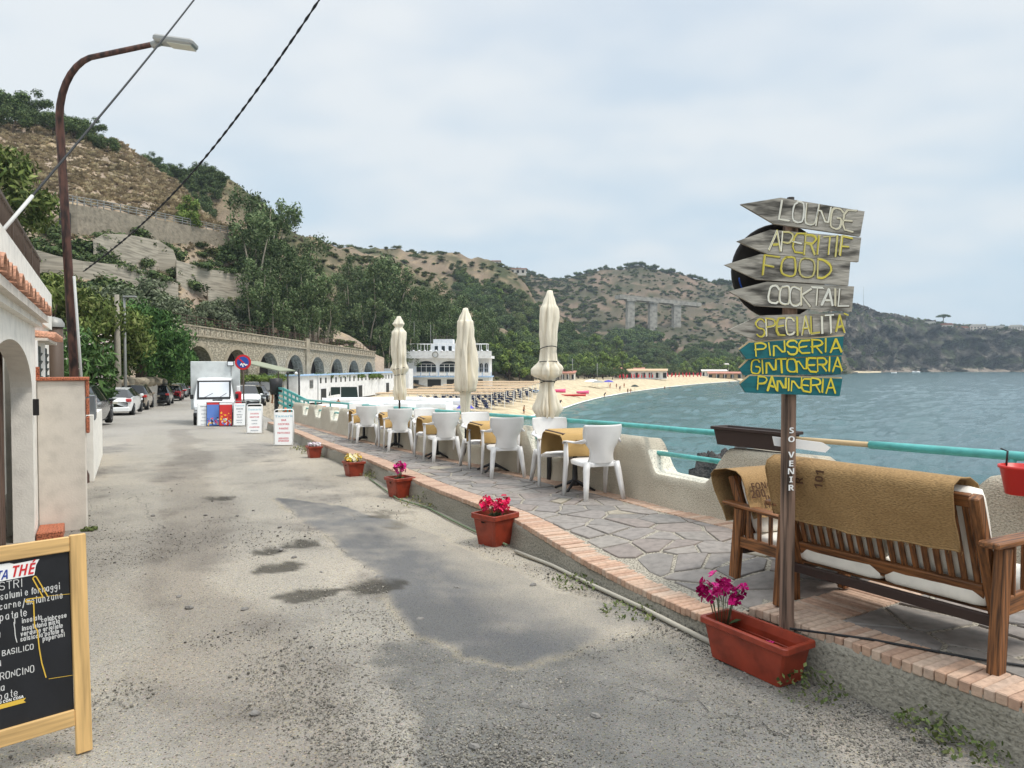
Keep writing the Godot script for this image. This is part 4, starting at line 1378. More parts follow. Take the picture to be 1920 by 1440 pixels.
# ---------------------------------------------------------------- signpost
func make_signpost():
	rng.seed = 91
	var base := Vector3(1.455, terrace_y(-3.73), -3.73)
	var t := thing("signpost", "weathered wooden signpost carrying eight hand painted arrow boards", "sign", base)
	var s := surf()
	cbox(s, Vector3(0, 0.99, 0), Vector3(0.06, 2.56, 0.06), 0.006, Basis(Vector3.UP, 0.12))
	put("post", s, M.old_post_y, t)
	t.scale = Vector3.ONE * 0.978
	s = surf(true)
	tube(s, [Vector3(0.02, 1.6, -0.052), Vector3(0.02, 2.30, -0.052)], 0.02, 8)
	put("backing_pole", s, M.sign_back, t)
	# each board: corner points in metres on the sign plane (x from the post, height), lettering start, size and slant
	var cream := [lin(rgb(232, 230, 218)), lin(rgb(236, 232, 214)), lin(rgb(222, 214, 186))]
	var yellow := [lin(rgb(206, 192, 84)), lin(rgb(214, 198, 74)), lin(rgb(206, 196, 128))]
	var bright := [lin(rgb(226, 206, 52)), lin(rgb(232, 214, 70))]
	var both := cream + [lin(rgb(212, 200, 90))]
	var B := []
	B.append(["LOUNGE", [-0.285, 2.240, -0.075, 2.274, 0.367, 2.202, 0.345, 2.072, -0.108, 2.138], [-0.085, 2.158], 0.058, 0.106, -0.155, cream, 0.0675])
	B.append(["APERITIF", [-0.305, 2.045, -0.132, 2.105, 0.353, 2.066, 0.340, 1.938, -0.146, 1.978], [-0.135, 1.995], 0.056, 0.102, -0.075, both + yellow, 0.062])
	B.append(["FOOD", [-0.368, 1.922, -0.180, 1.978, 0.292, 1.938, 0.282, 1.812, -0.200, 1.845], [-0.165, 1.872], 0.074, 0.096, -0.06, yellow, 0.094])
	B.append(["COCKTAIL", [-0.343, 1.784, -0.142, 1.834, 0.314, 1.808, 0.303, 1.676, -0.200, 1.707], [-0.135, 1.72], 0.052, 0.092, -0.05, cream, 0.0565])
	B.append(["SPECIALITA", [-0.343, 1.580, -0.185, 1.655, 0.278, 1.670, 0.270, 1.552, -0.194, 1.523], [-0.195, 1.545], 0.044, 0.09, 0.05, both + yellow, 0.0515])
	B.append(["PINSERIA", [-0.287, 1.474, -0.236, 1.512, 0.264, 1.546, 0.256, 1.446, -0.250, 1.426], [-0.205, 1.440], 0.056, 0.070, 0.055, bright, 0.066])
	B.append(["GINTONERIA", [-0.284, 1.376, -0.236, 1.422, 0.253, 1.440, 0.249, 1.345, -0.259, 1.340], [-0.222, 1.350], 0.046, 0.070, 0.03, bright, 0.0535])
	B.append(["PANINERIA", [-0.280, 1.295, -0.230, 1.337, 0.258, 1.322, 0.244, 1.229, -0.250, 1.248], [-0.190, 1.262], 0.046, 0.070, -0.03, bright, 0.051])
	for i in B.size():
		var b: Array = B[i]
		var teal := i > 4
		s = surf()
		var z := 0.058 + 0.003 * (i % 3)
		prism(s, pt(b[1]), 0.02, Transform3D(Basis(Vector3.UP, 0.02 * sin(i * 1.7)), Vector3(0, 0, z)))
		var bd := put("arrow_board", s, M.board_teal if teal else M.board_grey, t)
		tag(bd, ("teal painted" if teal else "bleached grey") + " arrow board lettered %s" % ("SPECIALITÀ" if i == 4 else b[0]))
		s = surf()
		var word: String = b[0]
		var p := Vector2(b[2][0], b[2][1])
		var xf := Transform2D(b[5], p)
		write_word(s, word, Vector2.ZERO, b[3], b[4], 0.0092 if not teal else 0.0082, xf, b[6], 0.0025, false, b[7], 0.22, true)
		if i == 4: ribbon(s, [xf * Vector2(0.465, 0.098), xf * Vector2(0.485, 0.088)], 0.008, 0.0035, yellow[0])
		var lt := put("lettering", s, M.paint, bd)
		lt.transform = Transform3D(Basis(Vector3.UP, 0.02 * sin(i * 1.7)), Vector3(0, 0, z))
		if teal:
			s = surf()
			var c := pt(b[1])
			for e in [[0, 1], [1, 2]]:
				var a := c[e[0]]; var d := c[e[1]]
				bar(s, Vector3(a.x, a.y + 0.001, z - 0.008), Vector3(d.x, d.y + 0.001, z - 0.008), 0.006, 0.014, 0.001)
			put("bare_edge", s, M.board_edge, bd)
	# round plate behind the grey boards, seen from its back
	s = surf(true)
	lathe(s, [Vector2(0.0, 0.0), Vector2(0.235, 0.0), Vector2(0.255, 0.012), Vector2(0.26, 0.0), Vector2(0.26, -0.012), Vector2(0.0, -0.014)], 40, Vector3(-0.03, 1.905, -0.075), 1, 1, Basis(Vector3.RIGHT, PI / 2))
	tag(put("round_plate", s, M.sign_back, t), "round dark plate behind the grey boards")
	s = surf(true)
	var arc := []
	for k in 9: arc.append(Vector3(-0.03 + cos(3.3 + k * 0.05) * 0.225, 1.905 + sin(3.3 + k * 0.05) * 0.225, -0.066))
	tube(s, arc, 0.004, 6)
	put("rim_trace", s, M.sign_blue, t)
	# lower white arrow that points right
	s = surf()
	prism(s, pt([-0.066, 1.005, 0.205, 0.972, 0.247, 0.945, 0.218, 0.918, -0.055, 0.955]), 0.018, Transform3D(Basis.IDENTITY, Vector3(0, 0, -0.04)))
	tag(put("white_arrow", s, M.white_paint, t), "blank white arrow board pointing right")
	var glyph := "SO VENIR"
	var ys := [1.045, 0.998, 0.0, 0.915, 0.868, 0.826, 0.782, 0.738]
	for k in 8:
		if glyph[k] == " ": continue
		text(t, "white_letter", glyph[k], 0.03, M.white_paint, Vector3(0.004, ys[k], 0.0325), Basis(Vector3.UP, 0.12) , "Droid Sans", true, 1.35)

# ---------------------------------------------------------------- garden sofas with jute sacks
func make_sofa(called: String, label: String, at: Vector2, yaw: float, L: float, depth: float) -> Node3D:
	var t := thing(called, label, "sofa", Vector3(at.x, terrace_y(at.y), at.y), yaw)
	var s: SurfaceTool
	var hx := L / 2.0
	var ay := 0.575; var back := 0.79
	# z = 0 is the rear leg, the seat looks along +z
	for g in [-1.0, 1.0]:
		s = surf(); bar(s, Vector3(g * hx, 0, -0.03), Vector3(g * hx, ay - 0.015, 0.02), 0.05, 0.075, 0.005); put("rear_leg", s, M.sofa_y, t)
		s = surf(); bar(s, Vector3(g * hx, 0, depth), Vector3(g * hx, ay - 0.015, depth - 0.02), 0.05, 0.07, 0.005); put("front_leg", s, M.sofa_y, t)
		s = surf(); cbox(s, Vector3(g * hx, ay, depth / 2.0 - 0.02), Vector3(0.085, 0.028, depth + 0.20), 0.006, Basis(Vector3.RIGHT, 0.035)); put("armrest", s, M.sofa_z, t)
		s = surf(); cbox(s, Vector3(g * hx, 0.30, depth / 2.0), Vector3(0.03, 0.085, depth - 0.04), 0.004); put("side_rail", s, M.sofa_z, t)
		for k in 4:
			var z := 0.10 + (depth - 0.2) * k / 3.0
			s = surf(); bar(s, Vector3(g * hx, 0.33, z), Vector3(g * hx, ay - 0.012, z), 0.018, 0.03, 0.003); put("arm_slat", s, M.sofa_y, t)
		s = surf(); bar(s, Vector3(g * (hx - 0.055), 0.24, 0.09), Vector3(g * (hx - 0.055), back, -0.115), 0.045, 0.055, 0.005); put("back_post", s, M.sofa_y, t)
	var bz := func(y): return 0.09 - 0.205 * (y - 0.24) / 0.59
	s = surf(); cbox(s, Vector3(0, 0.335, bz.call(0.335) - 0.012), Vector3(L - 0.16, 0.085, 0.03), 0.004, Basis(Vector3.RIGHT, -0.33)); put("lower_back_rail", s, M.sofa_x, t)
	s = surf(); cbox(s, Vector3(0, 0.765, bz.call(0.765)), Vector3(L - 0.16, 0.06, 0.03), 0.004, Basis(Vector3.RIGHT, -0.33)); put("upper_back_rail", s, M.sofa_x, t)
	var n := 17
	for k in n:
		var x := lerpf(-hx + 0.11, hx - 0.11, float(k) / (n - 1))
		s = surf(); bar(s, Vector3(x, 0.36, bz.call(0.36)), Vector3(x, 0.76, bz.call(0.76)), 0.026, 0.016, 0.003); put("back_slat", s, M.sofa_y, t)
	for z in [0.02, depth - 0.01]:
		s = surf(); cbox(s, Vector3(0, 0.225, z), Vector3(L - 0.05, 0.05, 0.028), 0.004); put("seat_rail", s, M.dark_brown, t)
	for k in 5:
		s = surf(); cbox(s, Vector3(0, 0.252, 0.10 + (depth - 0.2) * k / 4.0), Vector3(L - 0.06, 0.012, 0.06), 0.002); put("seat_slat", s, M.sofa_x, t)
	var halves := 2
	for h in halves:
		var w := (L - 0.13) / halves
		s = surf(true); pillow(s, Vector3(-hx + 0.065 + w * (h + 0.5), 0.315, depth / 2.0 + 0.03), Vector3(w - 0.006, 0.115, depth - 0.0), Basis.IDENTITY, h * 3.1)
		put("seat_cushion", s, M.cushion, t)
		s = surf(true); pillow(s, Vector3(-hx + 0.065 + w * (h + 0.5), 0.59, bz.call(0.59) + 0.075), Vector3(w - 0.006, 0.46, 0.10), Basis(Vector3.RIGHT, -0.33), h * 5.0 + 1.0)
		put("back_cushion", s, M.cushion, t)
	return t

func pillow(s: SurfaceTool, c: Vector3, z: Vector3, b: Basis, sd: float):
	# a box with rounded edges and slightly slack faces
	var n := 8
	var g := func(u: float, v: float, f: int):
		var p := Vector3(u, v, 1)
		if f == 1: p = Vector3(v, u, -1)
		elif f == 2: p = Vector3(1, u, v)
		elif f == 3: p = Vector3(-1, v, u)
		elif f == 4: p = Vector3(v, 1, u)
		elif f == 5: p = Vector3(u, -1, v)
		var m := minf(z.x, minf(z.y, z.z))
		var rad := m * 0.35
		var h := z / 2.0 - Vector3(rad, rad, rad)
		var q := Vector3(p.x * z.x, p.y * z.y, p.z * z.z) / 2.0
		var core := q.clamp(-h, h)
		var d := q - core
		var o := core + (d.normalized() * rad if d.length() > 0.0001 else d)
		o += o.normalized() * 0.008 * n1.get_noise_3d(o.x * 150 + sd * 40, o.y * 150, o.z * 150)
		return c + b * o
	for f in 6:
		for i in n:
			for j in n:
				var e := func(k): return -1.0 + 2.0 * k / n
				quad(s, g.call(e.call(i), e.call(j), f), g.call(e.call(i), e.call(j + 1), f), g.call(e.call(i + 1), e.call(j + 1), f), g.call(e.call(i + 1), e.call(j), f))

func drape(sofa: Node3D, called: String, label: String, x0: float, x1: float, rear: float, front: float, m: Material, bulge: float, sd: float) -> MeshInstance3D:
	# cloth over the back: hangs behind to `rear` below the top, in front to `front`
	var s := surf(true)
	var top := 0.845
	var lean := 0.347
	var prof := []
	var k := 8
	for i in k + 1: prof.append(Vector2(-0.155 - bulge * sin(PI * 0.5 * i / k) * 1.0 + lean * 0.0 + (rear * lean) * (1.0 - float(i) / k) * 0.6, top - 0.05 - rear * (1.0 - float(i) / k)))
	prof.append(Vector2(-0.15 - bulge * 0.7, top - 0.012)); prof.append(Vector2(-0.10, top + 0.012)); prof.append(Vector2(0.0, top + 0.006)); prof.append(Vector2(0.055, top - 0.025))
	for i in range(1, k + 1): prof.append(Vector2(0.072 + front * lean * float(i) / k, top - 0.045 - front * float(i) / k))
	var n := 26
	var hem := []; var edge_a := []; var edge_b := []
	for side in 2:
		var off := 0.0 if side == 0 else 0.007
		for i in prof.size() - 1:
			for j in n:
				var q := []
				for c in [[i, j], [i + 1, j], [i + 1, j + 1], [i, j + 1]]:
					var p: Vector2 = prof[c[0]]
					var x := lerpf(x0, x1, float(c[1]) / n)
					var hang := clampf((top - p.y - 0.04) / 0.3, 0, 1)
					var wv := 0.045 * hang * n1.get_noise_2d(x * 110 + sd * 70, p.y * 60) + 0.013 * n2.get_noise_2d(x * 200 + sd * 9, p.y * 200)
					var inn := off * (1.0 if p.x < -0.09 else -1.0)
					q.append(Vector3(x + 0.012 * n2.get_noise_2d(p.y * 160 + sd, p.x * 160), p.y + 0.03 * hang * n1.get_noise_1d(x * 90 + sd * 20) - off * 0.3 - 0.012 * hang * cos(x * 5.0), p.x - wv + inn))
				if side == 0 and i == 0: hem.append(q[0])
				if side == 0 and j == 0: edge_a.append(q[0])
				if side == 0 and j == n - 1: edge_b.append(q[3])
				if side == 0: quad(s, q[0], q[3], q[2], q[1])
				else: quad(s, q[0], q[1], q[2], q[3])
	for line in [hem, edge_a, edge_b]: tube(s, line, 0.0045, 6)
	for i in 46:   # frayed threads along the lower hem
		var p: Vector3 = hem[rng.randi() % hem.size()] + Vector3(rng.randf_range(-0.02, 0.02), 0, 0)
		tube(s, [p, p + Vector3(rng.randf_range(-0.008, 0.008), -rng.randf_range(0.008, 0.022), rng.randf_range(-0.006, 0.004))], 0.0012, 4)
	var o := put(called, s, m)
	o.transform = sofa.transform
	tag(o, label, "cloth", "")
	return o

func make_lounge():
	var a := make_sofa("garden_sofa", "slatted wooden garden sofa with white cushions, facing the camera, farther from the road edge", Vector2(1.95, -4.86), 0.463, 1.14, 0.5)
	var b := make_sofa("garden_sofa", "slatted wooden garden sofa seen from behind, standing beside the signpost", Vector2(1.835, -3.535), 2.135, 1.10, 0.58)
	a.scale = Vector3(0.92, 0.83, 0.92)
	var ca := drape(a, "burlap_sack", "printed burlap sack thrown over the farther sofa's back", -0.60, 0.40, 0.36, 0.30, M.burlap, 0.09, 1.0)
	var cb := drape(b, "burlap_sack", "long burlap sack hanging over the back of the sofa beside the signpost", -0.425, 0.545, 0.27, 0.3, M.burlap, 0.012, 2.0)
	var tilt := Basis(Vector3.RIGHT, -0.36)
	text(ca, "print", "FONGS", 0.05, M.sack_ink, Vector3(-0.45, 0.745, 0.118), tilt)
	text(ca, "print", "200", 0.06, M.sack_ink, Vector3(-0.52, 0.69, 0.137), tilt)
	text(ca, "print", "TM", 0.04, M.sack_ink, Vector3(-0.43, 0.65, 0.150), tilt, "Droid Sans")
	text(ca, "print", "LT", 0.04, M.sack_ink, Vector3(-0.46, 0.60, 0.166), tilt)
	text(ca, "print", "Salfon", 0.03, M.sack_ink, Vector3(-0.36, 0.56, 0.176), tilt, "Droid Serif")
	var turn := Basis(Vector3.UP, PI) * Basis(Vector3.BACK, PI / 2)
	text(cb, "print", "101", 0.045, M.sack_ink, Vector3(0.21, 0.775, -0.180), Basis(Vector3.UP, PI) * Basis(Vector3.RIGHT, -0.15) * Basis(Vector3.BACK, PI / 2))
	text(cb, "print", "R", 0.045, M.sack_ink, Vector3(0.33, 0.75, -0.176), Basis(Vector3.UP, PI) * Basis(Vector3.BACK, PI / 2))

# ---------------------------------------------------------------- pots and flowers
func petal_at(s: SurfaceTool, c: Vector3, n: Vector3, r: float, col: Color):
	var u := n.cross(Vector3(0.3, 1, 0.2)).normalized()
	for k in 4:
		var a := TAU * k / 4.0 + rng.randf() * 0.4
		var d := (u.rotated(n, a)).normalized()
		var e := d.rotated(n, PI / 2)
		s.set_color(col * rng.randf_range(0.8, 1.15))
		var tip := c + d * r + n * r * 0.15
		quad(s, c, c + d * r * 0.6 + e * r * 0.45 + n * r * 0.28, tip, c + d * r * 0.6 - e * r * 0.45 + n * r * 0.28)

func flowers(parent: Node, at: Vector3, h: float, spread: float, n: int, cols: Array, r: float, leaf_n: int):
	var stem := surf(true); var pet := surf(); var lf := surf()
	for i in n:
		var a := rng.randf() * TAU; var q := sqrt(rng.randf()) * spread
		var top := at + Vector3(cos(a) * q, h * rng.randf_range(0.55, 1.0), sin(a) * q)
		tube(stem, [at + Vector3(cos(a) * q * 0.3, 0, sin(a) * q * 0.3), at.lerp(top, 0.6) + Vector3(0, 0.02, 0), top], 0.0025, 4)
		for k in 3:
			var dir := Vector3(rng.randf_range(-1, 1), rng.randf_range(-0.2, 1), rng.randf_range(-1, 1)).normalized()
			petal_at(pet, top + dir * r * 0.9 - Vector3(0, r * k * 0.4, 0), dir, r, cols[rng.randi() % cols.size()])
	for i in leaf_n:
		var a := rng.randf() * TAU
		var d := Vector3(cos(a), rng.randf_range(0.2, 0.9), sin(a)).normalized()
		var c := at + Vector3(cos(a) * spread * 0.3, 0.01, sin(a) * spread * 0.3)
		var l := rng.randf_range(0.05, 0.09)
		var e := d.cross(Vector3.UP).normalized() * l * 0.35
		lf.set_color(lin(rgb(70, 84, 52)) * rng.randf_range(0.5, 1.2))
		quad(lf, c, c + d * l * 0.5 + e, c + d * l - Vector3(0, l * 0.2, 0), c + d * l * 0.5 - e)
	put("stems", stem, M.hose, parent); put("blossoms", pet, M.petal, parent); put("leaves", lf, M.leaf, parent)

func pot_shell(s: SurfaceTool, w: float, d: float, h: float, taper: float, rim: float):
	# square tapered pot with a rim, open at the top
	var lv := [[0.0, 1.0 - taper, 0.0], [h * 0.82, 1.0 - taper * 0.12, 0.0], [h * 0.84, 1.0, rim * 0.7], [h * 0.86, 1.0, rim], [h * 0.985, 1.0, rim], [h, 1.0, rim * 0.8], [h, 1.0, -0.006], [h * 0.8, 0.97, -0.014], [h * 0.35, 1.0 - taper * 0.6, -0.012]]
	var pr := []
	for q in lv:
		var ring := []
		var x: float = w / 2.0 * q[1] + q[2]; var z: float = d / 2.0 * q[1] + q[2]
		var c := minf(x, z) * 0.12
		for g in [[1, -1], [1, 1], [-1, 1], [-1, -1]]:
			if g[0] * g[1] < 0:
				ring.append(Vector3(g[0] * (x - c), q[0], g[1] * z)); ring.append(Vector3(g[0] * x, q[0], g[1] * (z - c)))
			else:
				ring.append(Vector3(g[0] * x, q[0], g[1] * (z - c))); ring.append(Vector3(g[0] * (x - c), q[0], g[1] * z))
		if pr:
			for k in 8: quad(s, pr[k], ring[k], ring[(k + 1) % 8], pr[(k + 1) % 8])
		pr = ring
	for k in 6: tri(s, pr[0], pr[k + 2], pr[k + 1])

func make_pots():
	rng.seed = 12
	var pinks := [lin(rgb(226, 40, 90)), lin(rgb(206, 24, 76)), lin(rgb(240, 72, 112)), lin(rgb(180, 20, 66))]
	var purples := [lin(rgb(196, 34, 120)), lin(rgb(170, 22, 96)), lin(rgb(214, 60, 140)), lin(rgb(140, 14, 76))]
	var list := [
		["square terracotta pot of bright pink flowers, largest of the kerb pots", Vector2(-0.16, -6.75), 0.33, 0.26, 0.30, 0.80, pinks, 26, 0.17, 0.16, 0.034],
		["square terracotta pot of upright magenta flowers below the second cafe tables", Vector2(-1.53, -9.65), 0.30, 0.25, 0.27, 0.7, purples, 14, 0.24, 0.10, 0.032],
		["square terracotta pot of yellow and white flowers at the kerb", Vector2(-2.66, -11.9), 0.29, 0.25, 0.25, 0.6, [lin(rgb(240, 220, 90)), lin(rgb(246, 240, 206)), lin(rgb(230, 190, 80))], 24, 0.13, 0.16, 0.036],
		["square terracotta pot of small white flowers beside the last white sign", Vector2(-4.18, -14.95), 0.28, 0.25, 0.25, 0.5, [lin(rgb(236, 230, 236)), lin(rgb(220, 200, 214)), lin(rgb(244, 242, 240))], 34, 0.10, 0.16, 0.022]]
	for q in list:
		var p: Vector2 = q[1]
		var t := thing("flower_pot", q[0], "flower pot", Vector3(p.x, road_y(-p.y), p.y), q[5], "terracotta flower pots along the kerb")
		var s := surf()
		pot_shell(s, q[2], q[3] + 0.04, q[4], 0.24, 0.014)
		put("pot", s, M.terracotta_pot, t)
		s = surf(true)
		blob(s, Vector3(0, q[4] * 0.78, 0), Vector3(q[2] * 0.48, 0.025, q[3] * 0.5), 0.4, 1.0, 12, 5)
		put("soil", s, M.soil, t)
		flowers(t, Vector3(0, q[4] * 0.82, 0), q[8], q[9] * 0.85, q[7], q[6], q[10], 26)
	# long trough at the foot of the signpost
	var t := thing("planter_trough", "long terracotta coloured plastic trough with a few magenta orchids", "planter", Vector3(1.285, road_y(3.72) + 0.012, -3.72), atan2(0.86, 0.51) - 0.06 + PI / 2 - PI / 2)
	t.rotation.y = -1.03
	var s := surf()
	pot_shell(s, 0.54, 0.21, 0.215, 0.17, 0.016)
	put("trough", s, M.terracotta_pot, t)
	for k in 4:
		s = surf(true)
		tube(s, [Vector3(-0.25, 0.15, -0.06 + k * 0.04), Vector3(0.25, 0.15, -0.06 + k * 0.04)], 0.003, 6)
		put("grid_rod", s, M.terracotta_pot, t)
	for h in [0.155, 0.165, 0.175]:
		s = surf(true)
		var z: float = 0.095 - 0.17 * 0.095 * (1.0 - h / 0.205) + 0.002
		for g in [-1.0, 1.0]: tube(s, [Vector3(-0.24, h, g * z), Vector3(0.24, h, g * z)], 0.0025, 5)
		put("moulded_rib", s, M.terracotta_pot, t)
	for g in [-0.2, 0.2]:
		s = surf(); cbox(s, Vector3(g, -0.006, 0), Vector3(0.05, 0.014, 0.12), 0.003); put("foot_block", s, M.black_iron, t)
	flowers(t, Vector3(-0.235, 0.15, -0.01), 0.26, 0.12, 20, purples, 0.03, 10)
	flowers(t, Vector3(0.02, 0.10, 0.0), 0.08, 0.09, 2, purples, 0.022, 16)
	# trough on the parapet and a bucket on the rail
	t = thing("parapet_trough", "dark brown empty plastic trough standing on the parapet behind the signpost", "planter", Vector3(2.20, terrace_y(-6.4) + 0.70, -6.42), -0.98 + PI)
	s = surf(); pot_shell(s, 0.80, 0.20, 0.17, 0.10, 0.02); put("trough", s, M.dark_brown, t)
	t = thing("red_bucket", "red plastic flower bucket hooked on the turquoise rail", "bucket", Vector3(3.10, terrace_y(-4.45) + 0.60, -4.30))
	s = surf(true); lathe(s, [Vector2(0.0, 0.0), Vector2(0.085, 0.0), Vector2(0.115, 0.155), Vector2(0.125, 0.158), Vector2(0.125, 0.175), Vector2(0.112, 0.175), Vector2(0.10, 0.08), Vector2(0.0, 0.08)], 24); put("bucket", s, M.red_plastic, t)
	s = surf(true); tube(s, [Vector3(-0.02, 0.16, -0.11), Vector3(-0.02, 0.25, -0.10), Vector3(-0.02, 0.26, -0.16)], 0.006, 6); put("hook", s, M.black_iron, t)

func make_weeds():
	rng.seed = 88
	var where := [[Vector2(1.44, -3.40), 0.16, 0.16], [Vector2(1.78, -3.02), 0.12, 0.14], [Vector2(1.88, -2.86), 0.14, 0.10], [Vector2(2.1, -2.45), 0.08, 0.06], [Vector2(0.50, -5.35), 0.2, 0.06], [Vector2(0.78, -4.66), 0.2, 0.05],
		[Vector2(-1.12, -9.0), 0.30, 0.16], [Vector2(-0.86, -8.75), 0.22, 0.12], [Vector2(-2.15, -11.55), 0.25, 0.16], [Vector2(-2.35, -11.9), 0.2, 0.12], [Vector2(-4.05, -15.2), 0.3, 0.1], [Vector2(-4.5, -15.9), 0.25, 0.16], [Vector2(-5.0, -16.9), 0.3, 0.1], [Vector2(-4.40, -7.35), 0.07, 0.03]]
	var told := ["green weed behind the long orange trough", "leafy weed at the kerb right of the trough", "low weed spreading on the asphalt below the kerb", "weed at the kerb in the near corner", "moss and weeds behind the pipe at the kerb", "small weeds between pipe and kerb", "straggling dry weed beside the magenta flower pot", "dry grass in the kerb crack near the magenta pot", "weed beside the pot of yellow flowers", "thin dry weed behind the pot of yellow flowers", "weed beside the pot of white flowers", "grass at the foot of the last white sign", "dry grass at the kerb behind the last white sign", "tiny weed at the foot of the white wing wall"]
	for i in where.size():
		var w: Array = where[i]
		var p: Vector2 = w[0]
		var s := surf()
		for k in 150:
			var a := rng.randf() * TAU; var q: float = sqrt(rng.randf()) * w[1]
			var c := Vector3(cos(a) * q, w[2] * rng.randf() * (1.0 - q / w[1] * 0.6), sin(a) * q)
			var d := Vector3(rng.randf_range(-1, 1), rng.randf_range(0.0, 1.2), rng.randf_range(-1, 1)).normalized()
			var l := rng.randf_range(0.014, 0.03) * (1.0 + 0.05 * p.length())
			var e := d.cross(Vector3(0.2, 1, 0.1)).normalized() * l * 0.3
			var col := lin(rgb(84, 100, 58)).lerp(lin(rgb(150, 138, 92)), rng.randf() * (0.8 if i > 5 and i < 13 else 0.25))
			s.set_color(col * rng.randf_range(0.5, 1.2))
			quad(s, c, c + d * l * 0.5 + e, c + d * l, c + d * l * 0.5 - e)
		var o := put("weed", s, M.leaf)
		o.position = Vector3(p.x, road_y(-p.y), p.y)
		tag(o, told[i], "weed", "weeds along the kerb")
	var s := surf(true)
	tube(s, [Vector3(0.03, road_y(6.35) + 0.018, -6.35), Vector3(0.33, road_y(5.85) + 0.018, -5.85), Vector3(0.58, road_y(5.3) + 0.018, -5.3), Vector3(0.87, road_y(4.72) + 0.018, -4.72), Vector3(1.16, road_y(4.05) + 0.018, -4.05)], 0.016, 8)
	tag(put("kerb_pipe", s, M.grey_pipe), "grey plastic pipe lying along the foot of the kerb", "pipe")
	s = surf(true)
	tube(s, [Vector3(-2.3, road_y(11.4) + 0.02, -11.4), Vector3(-1.5, road_y(9.3) + 0.02, -9.3), Vector3(-1.02, road_y(8.63) + 0.02, -8.63), Vector3(-0.72, road_y(7.94) + 0.02, -7.94), Vector3(-0.42, road_y(7.3) + 0.02, -7.3), Vector3(-0.05, road_y(6.6) + 0.02, -6.6)], 0.011, 8)
	tag(put("garden_hose", s, M.hose), "green garden hose along the kerb behind the flower pots", "hose")
	s = surf(true)
	tube(s, [Vector3(1.42, terrace_y(-3.6) + 0.012, -3.6), Vector3(1.75, terrace_y(-3.45) + 0.012, -3.45), Vector3(2.1, terrace_y(-3.2) + 0.012, -3.2), Vector3(2.6, terrace_y(-2.95) + 0.012, -2.95)], 0.006, 6)
	tag(put("floor_cable", s, M.cable), "black cable across the paving under the sofa", "cable")

